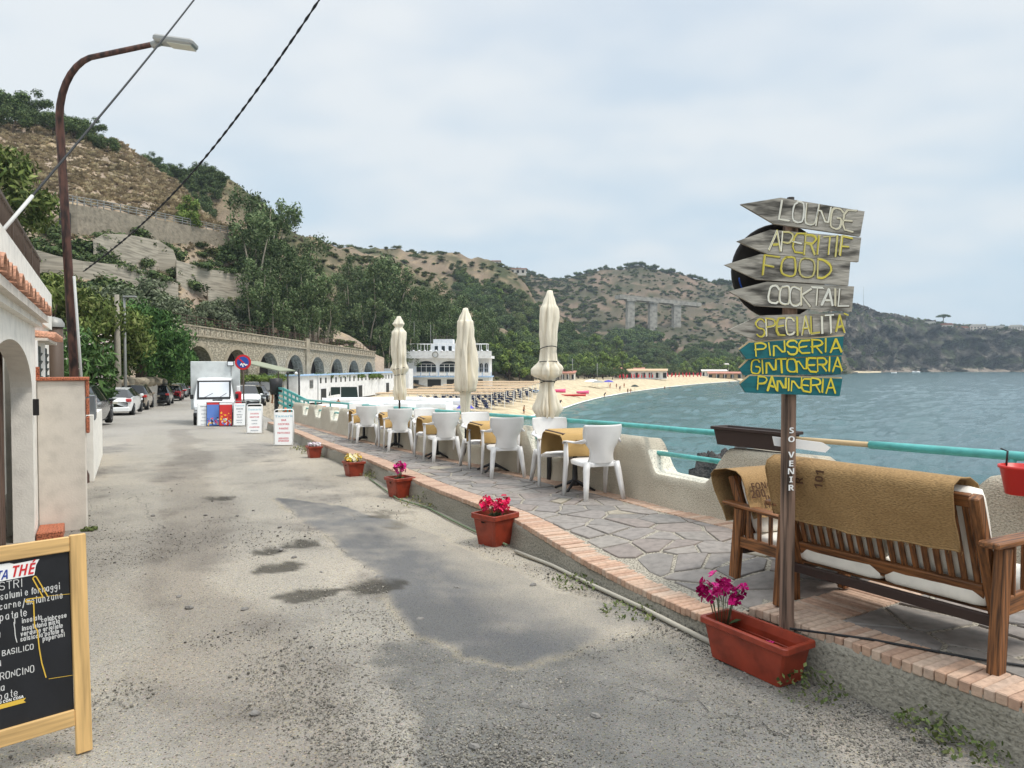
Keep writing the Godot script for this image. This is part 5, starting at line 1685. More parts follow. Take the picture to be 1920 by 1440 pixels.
# ---------------------------------------------------------------- chalk board
func make_chalkboard():
	rng.seed = 5
	var t := thing("chalkboard_stand", "pine framed blackboard stand with a chalk menu, beside the white house", "menu board", Vector3(-1.77, road_y(2.85), -2.85), 0.75)
	var lean := Basis(Vector3.RIGHT, -0.07)
	var W := 0.66
	var mk := func(called, c, z, m):
		var s := surf(); cbox(s, c, z, 0.003)
		var o := put(called, s, m, t)
		o.basis = lean
	mk.call("side_post", Vector3(0.028, 0.445, -0.012), Vector3(0.058, 0.89, 0.022), M.pine_y)
	mk.call("side_post", Vector3(-W, 0.445, -0.012), Vector3(0.058, 0.89, 0.022), M.pine_y)
	mk.call("top_rail", Vector3(-W / 2.0 + 0.014, 0.855, -0.013), Vector3(W - 0.031, 0.06, 0.02), M.pine_x)
	mk.call("bottom_rail", Vector3(-W / 2.0 + 0.014, 0.150, -0.013), Vector3(W - 0.031, 0.065, 0.02), M.pine_x)
	mk.call("blackboard", Vector3(-W / 2.0 + 0.014, 0.50, -0.020), Vector3(W - 0.032, 0.66, 0.008), M.chalkboard)
	for g in [0.02, -W]:
		var s := surf(); bar(s, Vector3(g, 0.0, -0.36), Vector3(g, 0.85, -0.075), 0.045, 0.02, 0.003); put("rear_leg", s, M.pine_y, t)
	var bd: Node3D = t.get_node("blackboard")
	var z = -0.0145
	var cs := [Color(1, 1, 1), Color(0.8, 0.8, 0.8), Color(0.65, 0.65, 0.65)]
	var s := surf()
	var w := func(str_, x, y, cw, ch, low, adv): write_word(s, str_, Vector2(x, y), cw, ch, 0.0028, Transform2D(0.0, Vector2.ZERO), cs, z, low, adv, 0.1)
	w.call("ESTRI", -0.262, 0.715, 0.016, 0.030, false, 0.023)
	w.call("salumi e formaggi", -0.236, 0.678, 0.010, 0.026, true, 0.0142)
	w.call("carne/melanzane", -0.240, 0.640, 0.010, 0.026, true, 0.0148)
	w.call("patate", -0.240, 0.598, 0.012, 0.028, true, 0.0185)
	w.call("insalata", -0.170, 0.572, 0.0075, 0.019, true, 0.0105)
	w.call("calabrese", -0.105, 0.560, 0.0075, 0.018, true, 0.0105)
	w.call("insalatona mista", -0.170, 0.542, 0.007, 0.018, true, 0.0098)
	w.call("verdure grigliate", -0.174, 0.522, 0.007, 0.018, true, 0.0098)
	w.call("salsiccia patate e", -0.176, 0.502, 0.0072, 0.018, true, 0.0100)
	w.call("peperoni", -0.102, 0.484, 0.007, 0.018, true, 0.0102)
	w.call("{", -0.196, 0.500, 0.010, 0.085, false, 0.02)
	w.call("BASILICO", -0.236, 0.462, 0.010, 0.020, false, 0.0148)
	w.call("a", -0.252, 0.535, 0.013, 0.03, true, 0.02)
	w.call("a", -0.252, 0.425, 0.013, 0.03, true, 0.02)
	w.call("ERONCINO", -0.262, 0.372, 0.012, 0.026, false, 0.0175)
	w.call("ta", -0.252, 0.330, 0.012, 0.026, true, 0.017)
	w.call("pate", -0.252, 0.296, 0.013, 0.028, true, 0.0195)
	var o := put("chalk_writing", s, M.chalk, bd)
	s = surf()
	var yl := [Color(1, 1, 1)]
	ribbon(s, Array(pt([-0.082, 0.659, -0.116, 0.738, -0.119, 0.744, -0.123, 0.746, -0.128, 0.743, -0.13, 0.738, -0.098, 0.659, -0.152, 0.662, -0.157, 0.657, -0.154, 0.651, -0.13, 0.648, -0.129, 0.547, -0.12, 0.532, -0.116, 0.462, -0.109, 0.401, -0.096, 0.339])), 0.0042, -0.0132, yl[0])
	ribbon(s, Array(pt([-0.082, 0.659, 0.004, 0.650])), 0.0018, -0.0132, yl[0])
	ribbon(s, Array(pt([-0.087, 0.330, -0.001, 0.320])), 0.0018, -0.0132, yl[0])
	put("yellow_outline", s, M.yellow_paint, bd)
	s = surf()
	prism(s, pt([-0.30, 0.748, -0.125, 0.752, -0.118, 0.79, -0.106, 0.812, -0.19, 0.808, -0.205, 0.815, -0.30, 0.815]), 0.001, Transform3D(Basis.IDENTITY, Vector3(0, 0, -0.0135)))
	put("sticker", s, M.white_paint, bd)
	var sk := Basis(Vector3(1, 0, 0), Vector3(0.22, 1, 0), Vector3(0, 0, 1))
	text(bd, "sticker_print", "THÉ", 0.042, M.logo_red, Vector3(-0.160, 0.778, -0.0125), sk, "Droid Sans", true, 0.72)
	text(bd, "sticker_print", "TA", 0.034, M.logo_blue, Vector3(-0.228, 0.772, -0.0125), sk, "Droid Sans", true, 0.7)
	text(bd, "print", "U CON COSA", 0.010, M.white_paint, Vector3(-0.212, 0.287, -0.0135), Basis.IDENTITY, "Droid Sans", true, 0.95)
	s = surf()
	prism(s, pt([-0.30, 0.262, -0.165, 0.262, -0.172, 0.270, -0.165, 0.279, -0.30, 0.279]), 0.001, Transform3D(Basis.IDENTITY, Vector3(0, 0, -0.0135)))
	put("yellow_ribbon", s, M.yellow_paint, bd)

# ---------------------------------------------------------------- folding signs on the road
func make_aframe(label: String, at: Vector2, yaw: float, w: float, h: float, lines: Array, frame: String = "white_paint", round_top := true):
	var t := thing("folding_sign", label, "sign", Vector3(at.x, road_y(-at.y), at.y), yaw, "folding signs along the road")
	for g in 2:
		var b := Basis(Vector3.UP, PI * g) * Basis(Vector3.RIGHT, -0.17)
		var o := Vector3(0, 0, 0.19 if g == 0 else -0.19)
		var s := surf(); cbox(s, Vector3(0, h * 0.49, 0), Vector3(w - 0.03, h * 0.86, 0.012), 0.002)
		var p := put("panel", s, M.white_paint, t); p.transform = Transform3D(b, o)
		s = surf(true)
		var r := 0.05
		tube(s, [Vector3(-w / 2, 0, 0), Vector3(-w / 2, h - r, 0), Vector3(-w / 2 + r * 0.3, h - r * 0.3, 0), Vector3(-w / 2 + r, h, 0), Vector3(w / 2 - r, h, 0), Vector3(w / 2 - r * 0.3, h - r * 0.3, 0), Vector3(w / 2, h - r, 0), Vector3(w / 2, 0, 0)], 0.012, 8)
		tube(s, [Vector3(-w / 2, 0.04, 0), Vector3(w / 2, 0.04, 0)], 0.012, 8)
		p = put("frame_tube", s, M[frame], t); p.transform = Transform3D(b, o)
		if g == 0:
			var pn: Node3D = t.get_node("panel")
			for l in lines:
				text(pn, "lettering", l[0], l[1], M[l[3]], Vector3(0, h * l[2], 0.008), Basis.IDENTITY, l[4] if l.size() > 4 else "Droid Sans", true, l[5] if l.size() > 5 else 1.0)

func make_signs():
	make_aframe("white folding sign reading BAR COCKTAIL PANINI in red, nearest on the road edge", Vector2(-5.82, -18.1), 0.22, 0.46, 0.93, [["Tamarù", 0.055, 0.82, "text_teal", "Droid Serif", 1.4], ["BAR", 0.045, 0.71, "text_red"], ["COCKTAIL", 0.045, 0.60, "text_red", "Droid Sans", 0.95], ["PANINI", 0.045, 0.48, "text_red"], ["PIATTI UNICI", 0.042, 0.36, "text_red", "Droid Sans", 0.82], ["SERVIZIO", 0.042, 0.21, "text_red", "Droid Sans", 0.95], ["SPIAGGIA", 0.042, 0.145, "text_red", "Droid Sans", 0.95]])
	make_aframe("white folding sign with pink print, second from the front along the road edge", Vector2(-8.27, -22.8), 0.25, 0.46, 0.95, [["Tamarù", 0.055, 0.82, "text_teal", "Droid Serif", 1.3], ["COLAZIONI", 0.042, 0.68, "text_red", "Droid Sans", 0.8], ["GRANITE BAR", 0.042, 0.565, "text_red", "Droid Sans", 0.75], ["PANINI", 0.035, 0.45, "text_grey"], ["LUNCH", 0.035, 0.34, "text_grey"], ["COLAZIONI BAR", 0.038, 0.225, "text_red", "Droid Sans", 0.75], ["SPIAGGIA", 0.036, 0.11, "text_grey"]])
	make_aframe("white folding sign with dark print in grey frame, below the no parking sign", Vector2(-10.28, -26.8), 0.2, 0.44, 0.96, [["Tamarù", 0.05, 0.83, "text_teal", "Droid Serif", 1.2], ["ARANCINI", 0.045, 0.70, "text_dark", "Droid Sans", 0.8], ["PIZZE", 0.035, 0.59, "text_grey"], ["TAVOLA", 0.04, 0.47, "text_dark"], ["CALDA", 0.04, 0.38, "text_dark"], ["INSALATE", 0.038, 0.255, "text_grey", "Droid Sans", 0.9], ["FRUTTA", 0.036, 0.16, "text_grey"]], "lamp_grey")
	make_aframe("white folding price list with small dark pictures in front of the truck", Vector2(-11.67, -26.9), 0.25, 0.46, 0.92, [["Pizzette", 0.045, 0.83, "text_dark", "Droid Serif"], ["Panini", 0.035, 0.68, "text_grey", "Droid Serif"], ["Piadine", 0.035, 0.52, "text_grey", "Droid Serif"], ["Toast", 0.035, 0.38, "text_grey", "Droid Serif"], ["Patatine", 0.035, 0.24, "text_grey", "Droid Serif"], ["Insalate", 0.035, 0.10, "text_grey", "Droid Serif"]])
	# two ice cream posters
	rng.seed = 77
	for k in 2:
		var at := Vector2(-11.28 + 0.50 * k, -26.75 + 0.06 * k)
		var t := thing("poster_stand", ["framed poster stand in blue and dark tones in front of the truck", "framed poster stand in red and yellow in front of the truck"][k], "poster stand", Vector3(at.x, road_y(-at.y), at.y), 0.25)
		var s := surf(); cbox(s, Vector3(0, 0.46, 0), Vector3(0.48, 0.92, 0.02), 0.003); put("frame", s, M.poster_dark, t).basis = Basis(Vector3.RIGHT, -0.1)
		s = surf(); bar(s, Vector3(0, 0, -0.3), Vector3(0, 0.7, -0.1), 0.3, 0.015); put("prop", s, M.black_iron, t)
		var b := Basis(Vector3.RIGHT, -0.1)
		s = surf(); cbox(s, Vector3(0, 0.43, 0.012), Vector3(0.44, 0.78, 0.006), 0.001); var p := put("poster", s, M.poster_blue if k == 0 else M.poster_red, t); p.basis = b
		s = surf(); cbox(s, Vector3(0, 0.86, 0.012), Vector3(0.44, 0.08, 0.006), 0.001); p = put("header", s, M.poster_red if k == 0 else M.white_paint, t); p.basis = b
		var keys := ["white_paint", "poster_dark", "poster_dark", "poster_blue", "pink_hull", "poster_yellow"] if k == 0 else ["poster_yellow", "orange_hull", "white_paint", "poster_blue", "text_teal", "poster_yellow"]
		for i in 6:
			s = surf()
			for j in 7:
				var c := Vector2(rng.randf_range(-0.18, 0.18), rng.randf_range(0.06, 0.30) + (0.02 if i < 3 else 0.0) + (0.2 if i in [0, 1] and k == 1 or i in [3] and k == 0 else 0.0))
				var q := []
				var rr := rng.randf_range(0.012, 0.04)
				for m in 9: q.append(c + Vector2(cos(m * TAU / 9.0), sin(m * TAU / 9.0)) * rr * rng.randf_range(0.7, 1.2))
				for m in 9: tri(s, Vector3(c.x, c.y, 0.0162 + 0.0006 * i + j * 0.00007), Vector3(q[(m + 1) % 9].x, q[(m + 1) % 9].y, 0.0162 + 0.0006 * i + j * 0.00007), Vector3(q[m].x, q[m].y, 0.0162 + 0.0006 * i + j * 0.00007))
			p = put("print", s, M[keys[i]], t); p.basis = b
	# no parking sign
	var t := thing("no_parking_sign", "round red and blue no parking sign with peeling stickers, on a dark pole", "sign", Vector3(-10.55, road_y(27.9), -27.9))
	var s := surf(true); tube(s, [Vector3(0, 0, 0), Vector3(0, 2.75, 0)], 0.03, 8); put("pole", s, M.rail_brown, t)
	var disc := func(called, r, z, m):
		var q := surf()
		var pl := []
		for k in 28: pl.append(Vector2(cos(TAU * k / 28), sin(TAU * k / 28)) * r)
		prism(q, pl, 0.008, Transform3D(Basis(Vector3.UP, 0.3), Vector3(0, 2.46, 0.04 + z)))
		put(called, q, m, t)
	disc.call("red_rim", 0.30, 0.0, M.sign_red); disc.call("blue_field", 0.22, 0.009, M.sign_blue)
	s = surf(); cbox(s, Vector3(0, 2.46, 0.056), Vector3(0.05, 0.46, 0.006), 0.001, Basis(Vector3.UP, 0.3) * Basis(Vector3.BACK, 0.785)); put("red_bar", s, M.sign_red, t)
	for k in 5:
		s = surf(); cbox(s, Vector3(-0.12 + k * 0.06, 2.36 + 0.03 * sin(k * 2.4), 0.064 - 0.012 * k + 0.02), Vector3(0.1, 0.05, 0.002), 0.0005, Basis(Vector3.UP, 0.3) * Basis(Vector3.BACK, k * 0.9)); put("torn_sticker", s, M.white_paint, t)
	t = thing("red_cabinet", "narrow red cabinet with a white top between truck and no parking sign", "cabinet", Vector3(-10.95, road_y(28.4), -28.4), 0.3)
	s = surf(); cbox(s, Vector3(0, 0.85, 0), Vector3(0.22, 0.9, 0.22), 0.02); put("body", s, M.sign_red, t)
	s = surf(); cbox(s, Vector3(0, 1.42, 0), Vector3(0.14, 0.22, 0.14), 0.02); put("white_top", s, M.white_paint, t)
	s = surf(); cbox(s, Vector3(0, 0.2, 0), Vector3(0.1, 0.4, 0.1), 0.01); put("foot", s, M.black_iron, t)

# ---------------------------------------------------------------- house on the left
func make_house():
	var t := thing("white_house", "white rendered house with arched porch and terracotta tile eave at the left edge", "house", Vector3(-4.83, 0, -7.2), 2.094)
	var gy := -0.35
	var s := surf()
	var poly := [Vector2(-5.0, gy), Vector2(-5.0, 2.0), Vector2(0.0, 2.0), Vector2(0.0, gy), Vector2(-0.45, gy)]
	var arc := arch_pts(-2.1, 1.24, 1.65, 0.46, 26); arc.reverse()
	poly.append_array(arc)
	poly.append(Vector2(-3.75, gy))
	prism(s, poly, 0.17)
	put("porch_wall", s, M.plaster, t)
	s = surf(); box(s, Vector3(1.65, 1.08, -0.16), Vector3(3.29, 2.86, 0.2)); put("side_wall", s, M.plaster, t)
	s = surf(); box(s, Vector3(-0.8, 2.25, -0.13), Vector3(8.2, 0.50, 0.22)); put("roof_parapet", s, M.plaster, t)
	s = surf(); box(s, Vector3(-0.5, 0.9, -3.9), Vector3(8.4, 2.8, 6.6)); put("rear_wall", s, M.plaster, t)
	s = surf(); box(s, Vector3(6.2, 0.9, -4.2), Vector3(4.8, 2.9, 6.8)); put("rear_wing", s, M.plaster, t)
	for k in 34:   # boarded door inside the arch
		s = surf(); cbox(s, Vector3(-3.72 + 0.0975 * k, 0.75, -0.24 + 0.003 * (k % 3)), Vector3(0.09, 2.2, 0.03), 0.006); put("plank", s, M.door_y, t)
	s = surf(); box(s, Vector3(-2.1, 0.75, -0.30), Vector3(3.4, 2.3, 0.05)); put("door_backing", s, M.dark_opening, t)
	s = surf(); box(s, Vector3(-2.4, 1.975, -0.02), Vector3(5.1, 0.06, 0.26)); put("eave_slab", s, M.plaster_grey, t)
	s = surf(); box(s, Vector3(-2.4, 1.92, -0.03), Vector3(5.1, 0.05, 0.17)); put("eave_band", s, M.plaster, t)
	var ts := surf(true)
	for g in 2:
		for k in 8:
			var a := PI * k / 8.0; var b := PI * (k + 1) / 8.0
			var r0 := 0.086 - g * 0.014
			var f := func(an, e): return Vector3(cos(an) * r0 * (0.9 if e == 0 else 1.0), sin(an) * r0 - 0.03 * e, -0.09 + e * 0.27)
			if g == 0: quad(ts, f.call(a, 0), f.call(b, 0), f.call(b, 1), f.call(a, 1))
			else: quad(ts, f.call(a, 0), f.call(a, 1), f.call(b, 1), f.call(b, 0))
	for k in 8:
		var a := PI * k / 8.0; var b := PI * (k + 1) / 8.0
		quad(ts, Vector3(cos(a) * 0.086, sin(a) * 0.086 - 0.03, 0.18), Vector3(cos(b) * 0.086, sin(b) * 0.086 - 0.03, 0.18), Vector3(cos(b) * 0.072, sin(b) * 0.072 - 0.03, 0.18), Vector3(cos(a) * 0.072, sin(a) * 0.072 - 0.03, 0.18))
	var tm := done(ts, M.roof_tile)
	for k in 26:
		var o := put("roof_tile", tm, null, t)
		o.position = Vector3(-4.85 + k * 0.192, 2.035 + 0.004 * sin(k * 2.1), -0.03 + 0.006 * sin(k * 3.7)); o.rotation.y = 0.03 * sin(k * 1.3)
	for k in 11:   # small tiled canopy over the window
		var o := put("canopy_tile", tm, null, t)
		o.position = Vector3(0.75 + k * 0.16, 1.83 + 0.003 * sin(k * 2.1), -0.02); o.scale = Vector3(0.8, 0.8, 0.9)
	s = surf(); box(s, Vector3(1.55, 1.79, 0.0), Vector3(1.9, 0.03, 0.14)); put("canopy_slab", s, M.plaster_grey, t)
	for g in 2:
		s = surf(); box(s, Vector3(1.0 + g * 1.1, 1.05, -0.06), Vector3(0.62, 1.35, 0.05)); var sh := put("shutter", s, M.shutter, t)
		for k in 14:
			s = surf(); cbox(s, Vector3(1.0 + g * 1.1, 0.46 + k * 0.09, -0.028), Vector3(0.5, 0.045, 0.02), 0.004, Basis(Vector3.RIGHT, 0.5)); put("louvre", s, M.shutter, sh)
		s = surf(); box(s, Vector3(0.63 + g * 1.1, 1.05, -0.05), Vector3(0.08, 1.45, 0.06)); put("window_jamb", s, M.white_paint, t)
	s = surf(); box(s, Vector3(0.12, 1.43, 0.0), Vector3(0.04, 0.12, 0.05)); put("tile_stub", s, M.terracotta, t)
	s = surf(true); tube(s, [Vector3(3.36, -0.2, 0.0), Vector3(3.36, 2.05, 0.0)], 0.11, 12); put("flue_pipe", s, M.rail_brown, t)
	s = surf(true); lathe(s, [Vector2(0.13, 2.05), Vector2(0.13, 2.1), Vector2(0.09, 2.17), Vector2(0.0, 2.2)], 12, Vector3(3.36, 0, 0.0)); put("flue_cap", s, M.lamp_grey, t)
	s = surf(); cbox(s, Vector3(-0.40, 1.10, 0.025), Vector3(0.03, 0.16, 0.05), 0.004); put("door_bell_box", s, M.black_iron, t)
	# roof terrace railing, set back
	var r := thing("roof_railing", "dark iron railing round the roof terrace of the white house", "railing", Vector3(-4.83, 0.28, -7.2), 2.094)
	s = surf(); bar(s, Vector3(-3.0, 3.28, -0.45), Vector3(8.1, 3.28, -0.45), 0.05, 0.05); put("top_bar", s, M.rail_brown, r)
	s = surf(); bar(s, Vector3(-3.0, 2.58, -0.45), Vector3(8.1, 2.58, -0.45), 0.03, 0.03); put("bottom_bar", s, M.rail_brown, r)
	for k in 74:
		s = surf(); bar(s, Vector3(-3.0 + k * 0.15, 2.40, -0.45), Vector3(-3.0 + k * 0.15, 3.27, -0.45), 0.018 if k % 10 else 0.05, 0.018 if k % 10 else 0.05, 0.002); put("baluster", s, M.rail_brown, r)
	s = surf(); box(s, Vector3(2.55, 2.85, -0.50), Vector3(11.0, 0.5, 0.012)); put("reed_screen", s, M.rail_brown, r)
	# wing wall, step, low wall
	var w := thing("wing_wall", "short cream wall capped with terracotta slabs, standing off the white house", "wall", Vector3(-4.83, 0, -7.2), 2.094)
	s = surf(); cbox(s, Vector3(0.12, 0.52, 0.215), Vector3(0.2, 1.66, 0.43), 0.01); put("wall_body", s, M.plaster_grey, w)
	s = surf(); cbox(s, Vector3(0.12, 1.365, 0.225), Vector3(0.26, 0.035, 0.48), 0.006); put("cap_slab", s, M.terracotta, w)
	for k in 3:
		s = surf(); cbox(s, Vector3(0.12, 1.26 - k * 0.19, 0.447), Vector3(0.22, 0.17, 0.03), 0.006); put("edge_tile", s, M.terracotta, w)
	s = surf(); cbox(s, Vector3(-0.22, -0.19, 0.12), Vector3(0.42, 0.14, 0.22), 0.01); tag(put("door_step", s, M.terracotta), "terracotta step at the foot of the wing wall", "step")
	var st: Node3D = get_node("door_step"); st.position = Vector3(-4.83, 0, -7.2); st.rotation.y = 2.094
	w = thing("low_wall", "low white rendered wall along the road behind the lamp post", "wall", Vector3.ZERO)
	s = surf(); prism(s, pt([0, -0.6, 5.0, -0.8, 5.0, 0.55, 0, 0.72]), 0.22, Transform3D(Basis(Vector3.UP, 2.07), Vector3(-6.62, 0, -11.2))); put("wall_body", s, M.plaster, w)
	w = thing("grey_meter_box", "blue grey metal box on the low white wall", "box", Vector3(-6.98, 0.62, -11.75), 2.07)
	s = surf(); cbox(s, Vector3(0, 0.2, 0), Vector3(0.5, 0.42, 0.16), 0.02); put("case", s, M.car_grey_paint, w)
	# lamp post and cables
	var l := thing("street_lamp", "tall rusty street lamp with a curved arm above the left roadside", "street lamp", Vector3(-6.72, road_y(11.0), -11.0))
	s = surf(true)
	var pts := [Vector3(0, 0, 0), Vector3(-0.07, 1.9, 0), Vector3(-0.14, 3.6, 0), Vector3(-0.20, 5.0, 0)]
	for k in 9:
		var a := PI - (PI / 2 - 0.14) * k / 8.0
		pts.append(Vector3(-0.22 + 0.72 + cos(a) * 0.72, 5.45 + sin(a) * 1.0, 0.03 * k))
	pts.append(Vector3(1.42, 6.62, 0.3))
	tube(s, pts, 0.066, 12, 0.04)
	put("post", s, M.rust, l)
	s = surf(true); lathe(s, [Vector2(0.13, -0.05), Vector2(0.13, 0.12), Vector2(0.10, 0.2), Vector2(0.085, 0.25)], 12); put("base_collar", s, M.rust, l)
	s = surf(true); tube(s, [Vector3(0.09, 1.2, 0.03), Vector3(-0.01, 3.2, 0.05)], 0.02, 8); put("cable_conduit", s, M.conduit, l)
	var hd := Basis(Vector3.BACK, -0.14)
	s = surf(); cbox(s, Vector3(1.72, 6.63, 0.32), Vector3(0.60, 0.10, 0.24), 0.03, hd); put("lamp_head", s, M.lamp_grey, l)
	s = surf(); cbox(s, Vector3(1.81, 6.565, 0.32), Vector3(0.36, 0.02, 0.2), 0.006, hd); put("lamp_glass", s, M.lamp_glass, l)
	s = surf(true); tube(s, [Vector3(1.36, 6.60, 0.29), Vector3(1.49, 6.64, 0.31)], 0.055, 10); put("clamp", s, M.lamp_grey, l)
	var c := thing("overhead_cable", "thick overhead cable running from the house up across the lamp head", "cable", Vector3.ZERO, 0.0, "")
	var a0 := Vector3(-4.25, 2.52, -6.0); var a1 := Vector3(-3.6, 6.9, -7.6)
	a0 = Vector3(-3.75, 2.44, -5.2); a1 = Vector3(-4.13, 7.38, -10.4)
	var cp := []
	for k in 25:
		var f := k / 24.0
		cp.append(a0.lerp(a1, f) + Vector3(0, -0.05 * sin(PI * f), 0))
	s = surf(true); tube(s, cp, 0.0095, 8); put("cable_run", s, M.cable, c)
	s = surf(true); tube(s, cp.slice(0, 3), 0.014, 8); put("grey_sleeve", s, M.conduit, c)
	c = thing("twisted_cable", "twisted overhead cable sagging from the rusty lamp post to the upper left", "cable", Vector3.ZERO)
	var b0 := Vector3(-6.70, 2.98, -11.15); var b1 := Vector3(-1.55, 6.02, -7.53)
	for g in 2:
		cp = []
		for k in 90:
			var f := k / 89.0
			var p := b0.lerp(b1, f) + Vector3(0, -0.42 * sin(PI * f), 0)
			var ph := f * 150.0 + PI * g
			cp.append(p + Vector3(cos(ph), sin(ph), 0) * 0.009)
		s = surf(true); tube(s, cp, 0.008, 6); put("strand", s, M.cable, c)

# ---------------------------------------------------------------- vehicles
func wheel(t: Node3D, at: Vector3, r: float, w: float):
	var s := surf(true)
	lathe(s, [Vector2(0.0, -w / 2), Vector2(r * 0.62, -w / 2), Vector2(r * 0.95, -w / 2), Vector2(r, -w * 0.35), Vector2(r, w * 0.35), Vector2(r * 0.95, w / 2), Vector2(r * 0.66, w / 2), Vector2(0.0, w * 0.4)], 20, at, 1, 1, Basis(Vector3.BACK, -PI / 2))
	var o := put("wheel", s, M.tyre, t)
	s = surf(true)
	for g in [-1.0, 1.0]:
		lathe(s, [Vector2(r * 0.62, g * w * 0.47), Vector2(r * 0.58, g * w * 0.53), Vector2(r * 0.2, g * w * 0.42), Vector2(0.0, g * w * 0.5)], 14, at, 1, 1, Basis(Vector3.BACK, -PI / 2))
	put("rim", s, M.rim, o)

const ESTATE := [[-2.35, 0.45, 0.72, 0.76, 0.72, 0.66, "t"], [-2.30, 0.28, 0.93, 0.97, 0.85, 0.72, "b"], [-1.72, 0.24, 1.0, 1.38, 0.89, 0.60, "r"], [-0.6, 0.2, 0.98, 1.46, 0.9, 0.62, "r"], [0.35, 0.2, 0.95, 1.42, 0.9, 0.6, "w"], [1.1, 0.2, 0.93, 0.98, 0.89, 0.74, "h"], [2.0, 0.22, 0.78, 0.84, 0.86, 0.72, "h"], [2.35, 0.4, 0.56, 0.62, 0.70, 0.6, ""]]
const TALL := [[-2.25, 0.45, 0.80, 0.86, 0.76, 0.72, "t"], [-2.20, 0.34, 1.0, 1.04, 0.88, 0.80, "b"], [-1.98, 0.28, 1.04, 1.58, 0.91, 0.68, "r"], [-0.6, 0.26, 1.02, 1.66, 0.92, 0.68, "r"], [0.3, 0.26, 1.0, 1.62, 0.92, 0.66, "w"], [0.98, 0.26, 1.0, 1.06, 0.91, 0.80, "h"], [1.95, 0.28, 0.90, 0.97, 0.88, 0.78, "h"], [2.25, 0.4, 0.62, 0.70, 0.74, 0.66, ""]]

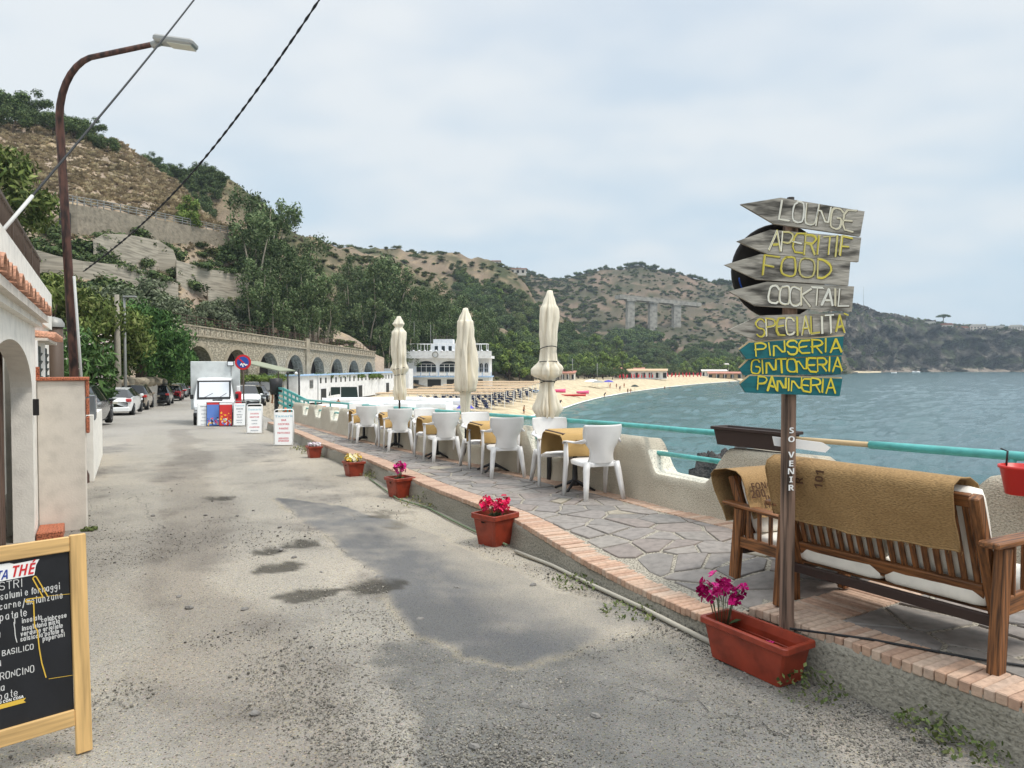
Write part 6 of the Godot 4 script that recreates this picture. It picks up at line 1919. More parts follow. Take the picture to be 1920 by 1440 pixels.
func make_car(called: String, label: String, cat: String, prof: Array, k: Vector3, paint: String, at: Vector3, yaw: float, group: String, extra := "") -> Node3D:
	var t := thing(called, label, cat, at, yaw, group)
	var body := surf(true); var panes := {}
	for n in ["rear_window", "windscreen", "side_window_a", "side_window_b"]: panes[n] = surf(true)
	var pr := []
	for i in prof.size():
		var q: Array = prof[i]
		var z: float = q[0] * k.z; var wb: float = q[4] * k.x; var wt: float = q[5] * k.x
		var g := [Vector3(wb * 0.92, q[1] * k.y, z), Vector3(wb, lerpf(q[1], q[2], 0.45) * k.y, z), Vector3(wb * 0.975, q[2] * k.y, z), Vector3(wt, (q[3] - 0.03) * k.y, z), Vector3(wt * 0.82, q[3] * k.y, z), Vector3(0, (q[3] + 0.015) * k.y, z)]
		if i > 0:
			var kind: String = prof[i - 1][6]
			for sg in [1.0, -1.0]:
				for j in 5:
					var c := [pr[j], g[j], g[j + 1], pr[j + 1]]
					for m in 4: c[m] = Vector3(c[m].x * sg, c[m].y, c[m].z)
					var dst: SurfaceTool = body
					if j == 2 and kind in ["r"]: dst = panes.side_window_a if sg > 0 else panes.side_window_b
					elif j == 2 and kind in ["b", "w"] and absf(prof[i][3] - prof[i - 1][3]) > 0.3: dst = panes.side_window_a if sg > 0 else panes.side_window_b
					elif j >= 3 and kind == "b": dst = panes.rear_window
					elif j >= 3 and kind == "w": dst = panes.windscreen
					if sg > 0: quad(dst, c[0], c[1], c[2], c[3])
					else: quad(dst, c[3], c[2], c[1], c[0])
		if i == 0 or i == prof.size() - 1:
			for j in range(0, 5):
				for sg in [1.0, -1.0]:
					var a := Vector3(g[j].x * sg, g[j].y, z); var b := Vector3(g[j + 1].x * sg, g[j + 1].y, z); var c := Vector3(0, g[2].y, z)
					if (sg > 0) == (i == 0): tri(body, c, b, a)
					else: tri(body, c, a, b)
		pr = g
	put("body", body, M["car_" + paint + "_paint"], t)
	for n in panes: put(n.trim_suffix("_a").trim_suffix("_b"), panes[n], M.car_glass, t)
	var zr: float = prof[1][0] * k.z; var zf: float = prof[prof.size() - 2][0] * k.z
	var w1: float = prof[1][4] * k.x; var belt: float = prof[1][2] * k.y
	var r := 0.33 * (0.6 + 0.4 * k.y) * (1.08 if prof == TALL else 1.0)
	for sg in [-1.0, 1.0]:
		for z in [zr + 0.78 * k.z, zf - 0.55 * k.z]: wheel(t, Vector3(sg * (0.90 * k.x - 0.10), r, z), r, 0.22)
		var s := surf(); cbox(s, Vector3(sg * (w1 - 0.10), belt - 0.10, zr - 0.02), Vector3(0.26, 0.17, 0.14), 0.03, Basis(Vector3.UP, sg * 0.25)); put("tail_light", s, M.tail_red, t)
		s = surf(); cbox(s, Vector3(sg * (0.68 * k.x), 0.70 * k.y, zf + 0.18 * k.z), Vector3(0.34, 0.14, 0.16), 0.03, Basis(Vector3.UP, -sg * 0.4)); put("headlight", s, M.head_glass, t)
		s = surf(); cbox(s, Vector3(sg * (0.99 * k.x), 1.0 * k.y, 0.75 * k.z), Vector3(0.18, 0.13, 0.1), 0.03); put("door_mirror", s, M["car_" + paint + "_paint"], t)
	var s := surf(); cbox(s, Vector3(0, 0.36 * k.y, zr - 0.03), Vector3(w1 * 1.86, 0.24, 0.14), 0.04); put("rear_bumper", s, M.car_black if prof == TALL else M["car_" + paint + "_paint"], t)
	s = surf(); cbox(s, Vector3(0, 0.25 * k.y, 0), Vector3(1.66 * k.x, 0.1, 3.9 * k.z), 0.02); put("underbody", s, M.car_black, t)
	s = surf(); cbox(s, Vector3(0, belt - 0.22, zr - 0.055), Vector3(0.5, 0.11, 0.015), 0.002); put("number_plate", s, M.lamp_glass, t)
	s = surf(); cbox(s, Vector3(0, 0.42 * k.y, zf + 0.30 * k.z), Vector3(1.5 * k.x, 0.26, 0.14), 0.04); put("grille", s, M.car_black, t)
	if extra == "roof box":
		s = surf(true); pillow(s, Vector3(0, 1.66 * k.y + 0.24, -0.5), Vector3(0.85, 0.32, 1.8), Basis.IDENTITY, 1.0); put("roof_box", s, M.car_black, t)
	if extra in ["roof bars", "roof box"]:
		for sg in [-1.0, 1.0]:
			s = surf(true); tube(s, [Vector3(sg * 0.58 * k.x, 1.66 * k.y, -1.8), Vector3(sg * 0.6 * k.x, 1.71 * k.y, -1.6), Vector3(sg * 0.6 * k.x, 1.73 * k.y, 0.0), Vector3(sg * 0.57 * k.x, 1.66 * k.y, 0.3)], 0.025, 6); put("roof_rail", s, M.car_black, t)
	if extra == "spare wheel":
		s = surf(true); lathe(s, [Vector2(0.0, -0.1), Vector2(0.34, -0.1), Vector2(0.36, 0.0), Vector2(0.34, 0.1), Vector2(0, 0.1)], 18, Vector3(0.2, 0.85, zr - 0.14), 1, 1, Basis(Vector3.RIGHT, PI / 2)); put("spare_wheel", s, M.tyre, t)
	return t

func make_vehicles():
	var g := "cars parked along the left side of the road"
	var left := [
		["black hatchback parked behind the low white wall, nearest of the left row", TALL, Vector3(1.0, 0.94, 0.95), "black", -0.612, 26.6, -0.33, ""],
		["white estate car with red tail lights parked on the left", ESTATE, Vector3(1.0, 1.0, 1.0), "white", -0.553, 38.6, -0.36, ""],
		["beige off-road car with roof bars and a spare wheel on its tailgate", TALL, Vector3(0.98, 1.02, 0.95), "beige", -0.530, 47.0, -0.34, "spare wheel"],
		["dark blue car carrying a black roof box", TALL, Vector3(1.0, 1.0, 1.0), "navy", -0.497, 57.0, -0.36, "roof box"],
		["red hatchback in the left row behind the car with the roof box", TALL, Vector3(0.94, 0.9, 0.86), "red", -0.478, 67.0, -0.36, ""],
		["silver hatchback farther along the left row", TALL, Vector3(0.94, 0.9, 0.86), "silver", -0.469, 76.0, -0.36, ""],
		["grey car last in the left row beside the white truck", TALL, Vector3(1.0, 1.0, 1.0), "grey", -0.462, 87.0, -0.36, ""]]
	for c in left:
		make_car("parked_car", c[0], "car", c[1], c[2], c[3], on(c[4], c[5], road_y(c[5]) + 0.02), PI - c[6] * -1.0 if false else PI + 0.36, g, c[7])
	var right := [
		["white car first in the row right of the truck", TALL, Vector3(0.98, 0.95, 0.95), "white", -0.375, 50.0],
		["dark grey car second in the row right of the truck", TALL, Vector3(0.98, 0.9, 0.95), "grey", -0.366, 56.0],
		["black car third in the row right of the truck", ESTATE, Vector3(0.98, 1.0, 0.95), "black", -0.359, 63.0],
		["silver car fourth in the row right of the truck", TALL, Vector3(0.98, 1.0, 0.95), "silver", -0.366, 73.0]]
	for c in right:
		make_car("parked_car", c[0], "car", c[1], c[2], c[3], on(c[4], c[5], road_y(c[5]) + 0.02), 0.42, "cars parked right of the truck")
	# small box truck
	var d := 28.9
	var t := thing("box_truck", "small white box truck with a reflective sunshade behind its windscreen", "truck", on(-0.418, d, road_y(d) + 0.02), 0.36)
	var s := surf(true)
	var W := 0.74
	var sec := [[-0.2, 0.36, 1.0, 1.80, 0.78, 0.66], [0.55, 0.36, 1.0, 1.86, W, 0.64], [1.02, 0.36, 1.0, 1.78, W, 0.60], [1.30, 0.36, 0.98, 1.02, W, 0.68], [1.46, 0.42, 0.70, 0.80, W * 0.97, 0.66]]
	var glass := surf(true); var pr := []
	for i in sec.size():
		var q: Array = sec[i]
		var p := [Vector3(q[4] * 0.97, q[1], q[0]), Vector3(q[4], (q[1] + q[2]) * 0.5, q[0]), Vector3(q[4], q[2], q[0]), Vector3(q[5], q[3] - 0.04, q[0]), Vector3(q[5] * 0.85, q[3], q[0]), Vector3(0, q[3] + 0.02, q[0])]
		if i > 0:
			for sg in [1.0, -1.0]:
				for j in 5:
					var c := [pr[j], p[j], p[j + 1], pr[j + 1]]
					for m in 4: c[m] = Vector3(c[m].x * sg, c[m].y, c[m].z)
					var dst: SurfaceTool = glass if j == 2 and i in [1, 2] else s
					if sg > 0: quad(dst, c[0], c[1], c[2], c[3])
					else: quad(dst, c[3], c[2], c[1], c[0])
		if i == sec.size() - 1:
			for j in 5:
				for sg in [1.0, -1.0]:
					var a := Vector3(p[j].x * sg, p[j].y, p[j].z); var b := Vector3(p[j + 1].x * sg, p[j + 1].y, p[j + 1].z)
					if sg > 0: tri(s, Vector3(0, 0.6, p[j].z), a, b)
					else: tri(s, Vector3(0, 0.6, p[j].z), b, a)
		pr = p
	put("cab", s, M.car_white_paint, t)
	put("side_window", glass, M.car_glass, t)
	var slope := Basis(Vector3.RIGHT, -0.35)
	s = surf(); cbox(s, Vector3(0, 1.40, 1.195), Vector3(1.22, 0.76, 0.02), 0.008, slope); var ws := put("windscreen_seal", s, M.car_black, t)
	s = surf(); cbox(s, Vector3(0, 1.40, 1.206), Vector3(1.08, 0.62, 0.016), 0.006, slope); put("sunshade", s, M.sunshade, t)
	for k in 2:
		s = surf(true); tube(s, [Vector3(-0.35 + k * 0.55, 1.10, 1.325), Vector3(-0.05 + k * 0.5, 1.26, 1.272)], 0.009, 6); put("wiper", s, M.black_iron, t)
	s = surf(); cbox(s, Vector3(0.12, 0.97, 1.33), Vector3(0.36, 0.09, 0.05), 0.01); put("vent", s, M.car_black, t)
	for sg in [-1.0, 1.0]:
		s = surf(); cbox(s, Vector3(sg * 0.58, 0.70, 1.47), Vector3(0.24, 0.16, 0.05), 0.02); put("headlight", s, M.head_glass, t)
		s = surf(); cbox(s, Vector3(sg * 0.82, 1.12, 1.0), Vector3(0.12, 0.18, 0.08), 0.02); put("door_mirror", s, M.car_black, t)
		for z in [1.0, -1.7]: wheel(t, Vector3(sg * 0.66, 0.28, z), 0.28, 0.18)
	s = surf(); cbox(s, Vector3(0, 0.45, 1.47), Vector3(1.48, 0.16, 0.10), 0.03); put("bumper", s, M.car_black, t)
	s = surf(); cbox(s, Vector3(0, 1.53, -1.55), Vector3(1.86, 1.96, 2.7), 0.02); put("load_box", s, M.van_box, t)
	s = surf(); cbox(s, Vector3(0, 0.45, -1.2), Vector3(1.2, 0.14, 3.6), 0.01); put("chassis", s, M.car_black, t)
	s = surf(); cbox(s, Vector3(0.58, 2.42, -0.12), Vector3(0.26, 0.2, 0.06), 0.01, Basis(Vector3.RIGHT, -0.2)); var fl := put("flood_lamp", s, M.black_iron, t)
	s = surf(); cbox(s, Vector3(0.58, 2.42, -0.08), Vector3(0.21, 0.15, 0.02), 0.005, Basis(Vector3.RIGHT, -0.2)); put("lens", s, M.head_glass, fl)
	s = surf(true); tube(s, [Vector3(0.6, 2.32, -0.17), Vector3(0.6, 1.9, -0.185)], 0.008, 5); put("lamp_cable", s, M.cable, t)

# ---------------------------------------------------------------- trees
func leaves_into(s: SurfaceTool, c: Vector3, r: Vector3, n: int, size: float, cols: Array, droop := 0.0, long_ := 1.6):
	for i in n:
		var d := Vector3(rng.randfn(), rng.randfn(), rng.randfn()).normalized()
		var q := pow(rng.randf(), 0.45)
		var p := c + d * r * q
		var nn := (d + Vector3(rng.randf_range(-0.8, 0.8), rng.randf_range(-0.4, 1.0), rng.randf_range(-0.8, 0.8))).normalized()
		var u := nn.cross(Vector3(rng.randf_range(-1, 1), rng.randf_range(-1, 1), rng.randf_range(-1, 1))).normalized()
		if droop > 0: u = (u + Vector3(0, -droop, 0)).normalized()
		var w := nn.cross(u).normalized()
		var z := size * rng.randf_range(0.6, 1.3)
		var col: Color = cols[rng.randi() % cols.size()]
		s.set_color(col * rng.randf_range(0.75, 1.25))
		quad(s, p - u * z * long_ * 0.5, p + w * z * 0.42, p + u * z * long_ * 0.5, p - w * z * 0.42)

func make_tree(called: String, label: String, kind: String, sd: int) -> Node3D:
	rng.seed = sd
	var t := thing(called, label, "tree", Vector3(0, -500, 0))
	var tr := surf(true); var cr := surf()
	var dark := [lin(rgb(74, 90, 56)), lin(rgb(88, 104, 64)), lin(rgb(60, 76, 48)), lin(rgb(102, 114, 72))]
	var bark: Material = M.bark
	if kind == "oak":
		tube(tr, [Vector3(0, -0.6, 0), Vector3(0.1, 1.6, 0), Vector3(0.0, 3.0, 0.1)], 0.28, 7, 0.16)
		for k in 24:
			var a := rng.randf() * TAU; var e := rng.randf_range(-0.3, 1.0)
			var c := Vector3(cos(a) * 2.6 * sqrt(1 - e * e * 0.7), 4.2 + e * 2.3, sin(a) * 2.6 * sqrt(1 - e * e * 0.7)) * Vector3(1, 1, 1)
			if k % 4 == 0: tube(tr, [Vector3(0, 2.4, 0), (c + Vector3(0, 2.4, 0)) * 0.5, c], 0.11, 5, 0.03)
			var m := rng.randf_range(0.7, 1.35)
			var cc := []
			for q in dark: cc.append(q * m)
			leaves_into(cr, c, Vector3(1.35, 1.05, 1.35) * rng.randf_range(0.7, 1.15), 150, 0.27, cc)
	elif kind == "eucalypt":
		bark = M.pale_bark
		var cols := [lin(rgb(102, 118, 78)), lin(rgb(84, 102, 64)), lin(rgb(118, 130, 92)), lin(rgb(68, 86, 54))]
		for g in 3:
			var a := g * 2.1 + 0.4
			var top := Vector3(cos(a) * 2.0, 10.5 + g * 1.2, sin(a) * 2.0)
			tube(tr, [Vector3(cos(a) * 0.2, -0.8, sin(a) * 0.2), Vector3(cos(a) * 0.6, 4.0, sin(a) * 0.6), Vector3(cos(a) * 1.2, 7.5, sin(a) * 1.2), top], 0.24, 6, 0.05)
			for k in 11:
				var f := rng.randf_range(0.38, 1.05)
				var c := Vector3(top.x * f, 0, top.z * f) + Vector3(rng.randfn() * 1.1, top.y * f + rng.randf_range(-0.4, 0.9), rng.randfn() * 1.1)
				var m := rng.randf_range(0.7, 1.3)
				var cc := []
				for q in cols: cc.append(q * m)
				leaves_into(cr, c, Vector3(1.15, 1.4, 1.15) * rng.randf_range(0.7, 1.2), 130, 0.24, cc, 0.7, 2.2)
	elif kind == "olive":
		var cols := [lin(rgb(104, 112, 88)), lin(rgb(84, 94, 70)), lin(rgb(122, 128, 104))]
		tube(tr, [Vector3(0, -0.5, 0), Vector3(0.15, 1.2, 0), Vector3(0.0, 2.2, 0.2)], 0.2, 6, 0.1)
		for k in 16:
			var a := rng.randf() * TAU
			var c := Vector3(cos(a) * 1.7 * sqrt(rng.randf()), rng.randf_range(1.4, 4.2), sin(a) * 1.7 * sqrt(rng.randf()))
			var m := rng.randf_range(0.7, 1.25)
			var cc := []
			for q in cols: cc.append(q * m)
			leaves_into(cr, c, Vector3(1.0, 0.8, 1.0), 85, 0.27, cc, 0.0, 2.0)
	elif kind == "pine":
		var cols := [lin(rgb(98, 118, 58)), lin(rgb(118, 138, 66)), lin(rgb(78, 96, 48)), lin(rgb(132, 146, 78))]
		tube(tr, [Vector3(0, -0.6, 0), Vector3(0.1, 2.5, 0), Vector3(0, 5.0, 0)], 0.25, 7, 0.1)
		for k in 22:
			var a := rng.randf() * TAU; var y := rng.randf_range(2.4, 7.0)
			var rr := 2.5 * sqrt(clampf(1.0 - absf(y - 4.2) / 3.0, 0.05, 1)) * sqrt(rng.randf())
			var c := Vector3(cos(a) * rr, y, sin(a) * rr)
			var m := rng.randf_range(0.75, 1.2)
			var cc := []
			for q in cols: cc.append(q * m)
			leaves_into(cr, c, Vector3(1.0, 0.75, 1.0), 90, 0.3, cc, 0.0, 2.0)
	elif kind == "stone_pine":
		tube(tr, [Vector3(0, -0.6, 0), Vector3(0.1, 4.0, 0), Vector3(0.3, 6.2, 0.1)], 0.26, 7, 0.16)
		for k in 20:
			var a := rng.randf() * TAU; var q := sqrt(rng.randf())
			var c := Vector3(0.3 + cos(a) * 3.1 * q, 7.3 - q * q * 0.8, sin(a) * 3.1 * q)
			if k % 4 == 0: tube(tr, [Vector3(0.25, 5.6, 0.1), c - Vector3(0, 0.4, 0)], 0.09, 5, 0.03)
			leaves_into(cr, c, Vector3(1.2, 0.6, 1.2), 90, 0.34, dark)
	elif kind == "bush":
		for k in 12:
			var a := rng.randf() * TAU; var q := sqrt(rng.randf())
			var c := Vector3(cos(a) * 0.8 * q, 0.5 + rng.randf() * 0.75, sin(a) * 0.8 * q)
			var m := rng.randf_range(0.65, 1.25)
			var cc := []
			for v in dark: cc.append(v * m)
			leaves_into(cr, c, Vector3(0.55, 0.45, 0.55), 55, 0.17, cc)
		tube(tr, [Vector3(0, -0.4, 0), Vector3(0.05, 0.6, 0)], 0.06, 5, 0.03)
	elif kind == "pepper":
		var cols := [lin(rgb(66, 96, 52)), lin(rgb(80, 112, 58)), lin(rgb(52, 78, 42)), lin(rgb(96, 124, 70))]
		tube(tr, [Vector3(0, -0.6, 0), Vector3(0.2, 1.6, 0), Vector3(-0.1, 3.0, 0.2)], 0.32, 8, 0.2)
		for k in 60:
			var a := rng.randf() * TAU; var e := rng.randf_range(-0.85, 1.0)
			var rr := sqrt(maxf(0.05, 1 - e * e)) * sqrt(rng.randf_range(0.4, 1.0))
			var c := Vector3(cos(a) * 2.9 * rr, 3.1 + e * 2.2, sin(a) * 2.4 * rr)
			if k % 8 == 0: tube(tr, [Vector3(0, 2.4, 0.1), c.lerp(Vector3(0, 3.4, 0), 0.5), c], 0.09, 5, 0.02)
			var m := rng.randf_range(0.7, 1.3)
			var cc := []
			for q in cols: cc.append(q * m)
			leaves_into(cr, c, Vector3(0.75, 0.7, 0.75) * rng.randf_range(0.8, 1.2), 230, 0.12, cc, 1.0, 2.6)
	elif kind == "acacia":
		var cols := [lin(rgb(88, 102, 52)), lin(rgb(106, 118, 62)), lin(rgb(70, 84, 44)), lin(rgb(122, 128, 78))]
		tube(tr, [Vector3(0, -3, 0), Vector3(0.2, 2.0, 0), Vector3(-0.1, 4.0, 0.2)], 0.35, 8, 0.2)
		for k in 60:
			var a := rng.randf() * TAU; var e := rng.randf_range(-0.8, 1.0)
			var rr := sqrt(maxf(0.05, 1 - e * e)) * sqrt(rng.randf_range(0.3, 1.0))
			var c := Vector3(cos(a) * 4.3 * rr, 5.0 + e * 2.7, sin(a) * 4.0 * rr)
			if k % 6 == 0: tube(tr, [Vector3(0, 3.0, 0.1), c.lerp(Vector3(0, 4.4, 0), 0.5), c], 0.12, 5, 0.03)
			var m := rng.randf_range(0.7, 1.25)
			var cc := []
			for q in cols: cc.append(q * m)
			leaves_into(cr, c, Vector3(1.15, 0.9, 1.15) * rng.randf_range(0.7, 1.2), 220, 0.17, cc, 0.8, 2.6)
	elif kind == "oleander":
		var cols := [lin(rgb(74, 100, 56)), lin(rgb(92, 118, 68)), lin(rgb(58, 80, 46))]
		for k in 26:
			var a := rng.randf() * TAU
			var top := Vector3(cos(a) * rng.randf() * 1.4, rng.randf_range(1.6, 3.4), sin(a) * rng.randf() * 1.0)
			tube(tr, [Vector3(top.x * 0.2, -0.4, top.z * 0.2), top], 0.03, 4, 0.01)
			leaves_into(cr, top - Vector3(0, 0.3, 0), Vector3(0.4, 0.6, 0.4), 55, 0.11, cols, -0.5, 3.4)
			leaves_into(cr, top * Vector3(0.9, 0.5, 0.9), Vector3(0.5, 0.6, 0.5), 30, 0.12, cols, 0.0, 3.0)
		for k in 60:
			var a := rng.randf() * TAU
			leaves_into(cr, Vector3(cos(a) * 1.1, rng.randf_range(1.2, 3.2), sin(a) * 0.8), Vector3(0.15, 0.1, 0.15), 3, 0.07, [lin(rgb(236, 214, 214))], 0.0, 1.2)
	put("trunk", tr, bark, t); put("crown", cr, M.leaf, t)
	return t

var protos := {}

func plant(kind: String, called: String, at: Vector3, z: float, label: String, group := "", cat := "tree", yaw := -1.0, wide := 1.0):
	var o: Node3D = copy(protos[kind], called)
	o.position = at
	o.rotation.y = yaw if yaw >= 0 else rng.randf() * TAU
	o.scale = Vector3(z * wide, z, z * wide)
	o.remove_meta("group")
	tag(o, label, cat, group)

func crown_of(kind: String) -> Mesh:
	return (protos[kind].get_node("crown") as MeshInstance3D).mesh

func tuft_mesh() -> ArrayMesh:
	var s := surf()
	for k in 20:
		var a := rng.randf() * TAU
		var d := Vector3(cos(a) * rng.randf_range(0.3, 1.0), rng.randf_range(0.3, 0.9), sin(a) * rng.randf_range(0.3, 1.0))
		var e := d.cross(Vector3.UP).normalized() * 0.2
		var g := rng.randf_range(0.7, 1.2)
		s.set_color(Color(g, g, g))
		quad(s, Vector3.ZERO, d * 0.5 + e, d * 0.9, d * 0.5 - e)
	return done(s, M.leaf)

func make_vegetation():
	rng.seed = 1
	for q in [["oak", "oak_tree", "dark evergreen tree", 301], ["eucalypt", "eucalyptus_tree", "tall loose grey green tree", 302], ["olive", "olive_tree", "grey green tree", 303], ["pine", "pine_tree", "bright green pine", 304], ["stone_pine", "umbrella_pine", "umbrella pine", 305], ["bush", "hill_bush", "dark round bush", 306], ["pepper", "pepper_tree", "weeping tree", 307], ["acacia", "acacia_tree", "yellow green tree", 308], ["oleander", "oleander_bush", "oleander", 309]]:
		protos[q[0]] = make_tree(q[1], q[2], q[0], q[3])
	rng.seed = 55
	var yy := func(tab, r, d, amp, ridged := 0.0): return on(r, d, hill_y(tab, r * d, -d, amp, ridged))
	# single trees one can point at
	var first := {"pepper": true, "acacia": true, "oleander": true}
	plant("pepper", "pepper_tree", on(-0.527, 54.0, road_y(54) + 0.9), 1.22, "big bright green weeping tree beside the grey lamp post, behind the parked cars", "", "tree", 0.4, 1.15)
	plant("pepper", "pepper_tree", on(-0.487, 66.0, road_y(66) + 0.6), 1.0, "dark green weeping tree to the right of the big bright weeping tree, against the viaduct", "", "tree", 2.4)
	plant("acacia", "acacia_tree", Vector3(-40.5, 7.0, -52.0), 1.35, "large yellow green tree above the roof railing of the white house", "", "tree", 1.0)
	plant("acacia", "acacia_tree", on(-0.602, 46.0, -0.8), 0.85, "yellowish tree behind the rusty street lamp", "", "tree", 3.0, 1.0)
	plant("acacia", "acacia_tree", on(-0.65, 42.0, -0.6), 0.9, "green tree behind the corner of the white house", "", "tree", 4.2, 1.0)
	plant("oleander", "oleander_bush", on(-0.648, 21.0, road_y(21)), 0.85, "oleander bush with pale flowers between house and street lamp", "", "bush", 0.5, 0.8)
	plant("oleander", "oleander_bush", on(-0.60, 31.5, road_y(31)), 1.2, "oleander bush with white flowers right of the street lamp", "", "bush", 1.8)
	plant("oak", "oak_tree", on(-0.572, 56.0, road_y(52) + 1.3), 0.95, "dark tree behind the concrete utility pole", "", "tree", 1.8)
	plant("pine", "pine_tree", yy.call(HILL_NEAR, -0.451, 127.0, 1.1), 0.98, "round bright pine standing alone below the guard rail", "", "tree", 0.4, 0.85)
	plant("bush", "hill_bush", yy.call(HILL_NEAR, -0.402, 131.0, 1.1), 2.3, "dark round bush alone on the slope right of the terraced concrete walls", "", "bush")
	plant("stone_pine", "umbrella_pine", yy.call(HILL_ROCKY, 0.056, 480.0, 2.5, 2.0) + Vector3(0, 17, 0), 1.4, "umbrella pine alone on the saddle of the middle ridge", "", "tree")
	plant("stone_pine", "umbrella_pine", on(0.606, 1064.0, hill_y(HEADLAND, 0.606 * 1064, -1064, 2.5, 8.0) + 1.0), 2.6, "large umbrella pine between the villas on the headland", "", "tree", 0.3)
	plant("stone_pine", "umbrella_pine", on(0.602, 1052.0, hill_y(HEADLAND, 0.602 * 1052, -1052, 2.5, 8.0)), 1.6, "smaller umbrella pine just below the large one on the headland", "", "tree", 1.3)
	# eucalyptus group right of the slope
	var g := "tall eucalyptus trees at the right end of the near slope"
	var eu := [[-0.360, 131, 1.35], [-0.345, 138, 1.5], [-0.332, 146, 1.35], [-0.318, 142, 1.05], [-0.300, 141, 1.35], [-0.290, 136, 1.25], [-0.281, 140, 1.15], [-0.35, 128, 1.0], [-0.31, 133, 1.0], [-0.365, 122, 0.95], [-0.335, 124, 0.95], [-0.30, 130, 0.8], [-0.275, 144, 0.9], [-0.255, 152, 0.85], [-0.262, 148, 0.7]]
	for e in eu: plant("eucalypt", "eucalyptus_tree", yy.call(HILL_NEAR, e[0], e[1], 1.1) - Vector3(0, 0.5, 0), e[2], "tall grey green eucalyptus at the right end of the terraced slope", g)
	g = "eucalyptus trees with pale trunks behind the restaurant"
	for e in [[-0.19, 196, 1.8], [-0.178, 200, 1.95], [-0.165, 206, 1.8], [-0.152, 200, 1.5], [-0.14, 205, 1.5], [-0.205, 190, 1.35], [-0.125, 212, 1.35], [-0.11, 214, 1.25], [-0.16, 190, 1.2], [-0.175, 186, 1.1], [-0.145, 192, 1.15]]: plant("eucalypt", "eucalyptus_tree", yy.call(HILL_SPUR, e[0], e[1], 1.6) - Vector3(0, 0.5, 0), e[2], "tall eucalyptus with pale trunks in the wood behind the white restaurant", g)
	# skyline
	g = "dark trees along the skyline of the near slope"
	for k in 22:
		var r := -0.76 + k * 0.0092 * 1.0
		plant("oak", "oak_tree", yy.call(HILL_NEAR, r, 158.0 + rng.randf_range(-6, 12), 1.1) - Vector3(0, 1.0, 0), rng.randf_range(0.65, 1.15) * (1.25 if k < 11 else 0.8), "dark round tree on the skyline of the dry slope above the house", g)
	g = "dark trees along the skyline of the second spur"
	for k in 26:
		var r := -0.535 + k * 0.0052
		plant("oak", "oak_tree", yy.call(HILL_SPUR, r, 226.0 + rng.randf_range(-8, 3), 1.6) - Vector3(0, 1.2, 0), rng.randf_range(0.6, 1.05), "dark round tree on the skyline right of the dry slope", g)
	g = "dark trees in the gully below the second skyline"
	for k in 18:
		plant("oak", "oak_tree", yy.call(HILL_SPUR, rng.randf_range(-0.468, -0.42), rng.randf_range(200, 222), 1.6) - Vector3(0, 1.2, 0), rng.randf_range(0.6, 0.95), "dark tree in the gully between the two dry slopes", g)
	# scrub on the terraced slope
	g = "bushes on the terraced slope"
	for k in 130:
		var r := rng.randf_range(-0.72, -0.32)
		var q := row_at(HILL_NEAR, r)
		var f := rng.randf()
		var d: float = lerpf(q[2], q[4], f) if k % 3 else lerpf(q[0], q[2], f)
		if k % 3 and f < 0.36 and f > 0.12: d = lerpf(q[2], q[4], 0.1)
		plant("bush", "hill_bush", yy.call(HILL_NEAR, r, d, 1.1), rng.randf_range(0.9, 2.0), "dark green bush on the terraced slope between the concrete walls", g, "bush", -1.0, 1.25)
	g = "bushes on the terraced slope"
	for ln in [[-56.4, -84.0, 15.0, -50.6, -93, 14.2], [-50.6, -94, 14.2, -49.4, -105, 13.4], [-55.8, -97, 18.6, -54.4, -110, 20.4], [-54.4, -110.5, 20.3, -52.5, -112, 18.2], [-51.3, -113.5, 17.4, -48.9, -125.5, 17.6], [-61.5, -104, 19.6, -58.0, -121, 21.5], [-58.0, -121, 21.5, -54.0, -134, 22.3]]:
		for k in 9:
			var f := (k + rng.randf()) / 9.0
			plant("bush", "hill_bush", Vector3(lerpf(ln[0], ln[3], f) - 0.8, lerpf(ln[2], ln[5], f) - 0.5, lerpf(ln[1], ln[4], f) - 0.8), rng.randf_range(0.7, 1.3), "dark green bush growing along the top of a concrete wall on the slope", "bushes along the tops of the slope walls", "bush", -1.0, 1.4)
	g = "grey green trees on the terraced slope"
	for k in 34:
		var r := rng.randf_range(-0.62, -0.34)
		var q := row_at(HILL_NEAR, r)
		plant("olive", "olive_tree", yy.call(HILL_NEAR, r, lerpf(q[0], q[2], rng.randf_range(0.25, 1.0)), 1.1), rng.randf_range(0.7, 1.15), "grey green tree among the terraces above the viaduct", g)
	# woods
	var wood := func(tab, r0, r1, f0, f1, n, kinds, z0, z1, label, grp, amp, ridged):
		for i in n:
			var r := rng.randf_range(r0, r1)
			var q := row_at(tab, r)
			var d: float = lerpf(q[0], q[4], rng.randf_range(f0, f1))
			var kd: String = kinds[rng.randi() % kinds.size()]
			var nm := {"oak": "oak_tree", "eucalypt": "eucalyptus_tree", "olive": "olive_tree", "pine": "pine_tree"}
			plant(kd, nm[kd], on(r, d, hill_y(tab, r * d, -d, amp, ridged) - 0.6), rng.randf_range(z0, z1), label, grp)
	wood.call(HILL_SPUR, -0.23, -0.02, 0.12, 0.75, 100, ["oak", "oak", "pine", "olive", "eucalypt"], 0.8, 1.35, "tree in the dense wood behind the white restaurant", "trees in the wood behind the restaurant", 1.6, 0.0)
	wood.call(HILL_SPUR, -0.05, 0.03, 0.0, 0.7, 30, ["oak", "pine", "oak"], 1.0, 1.4, "tree in the wood right of the white restaurant", "trees in the wood right of the restaurant", 1.6, 0.0)
	wood.call(HILL_ROCKY, -0.06, 0.15, -0.35, 0.9, 90, ["oak", "olive", "pine", "oak"], 1.2, 1.8, "tree in the valley wood between beach and motorway bridge", "trees in the valley wood", 2.5, 2.0)
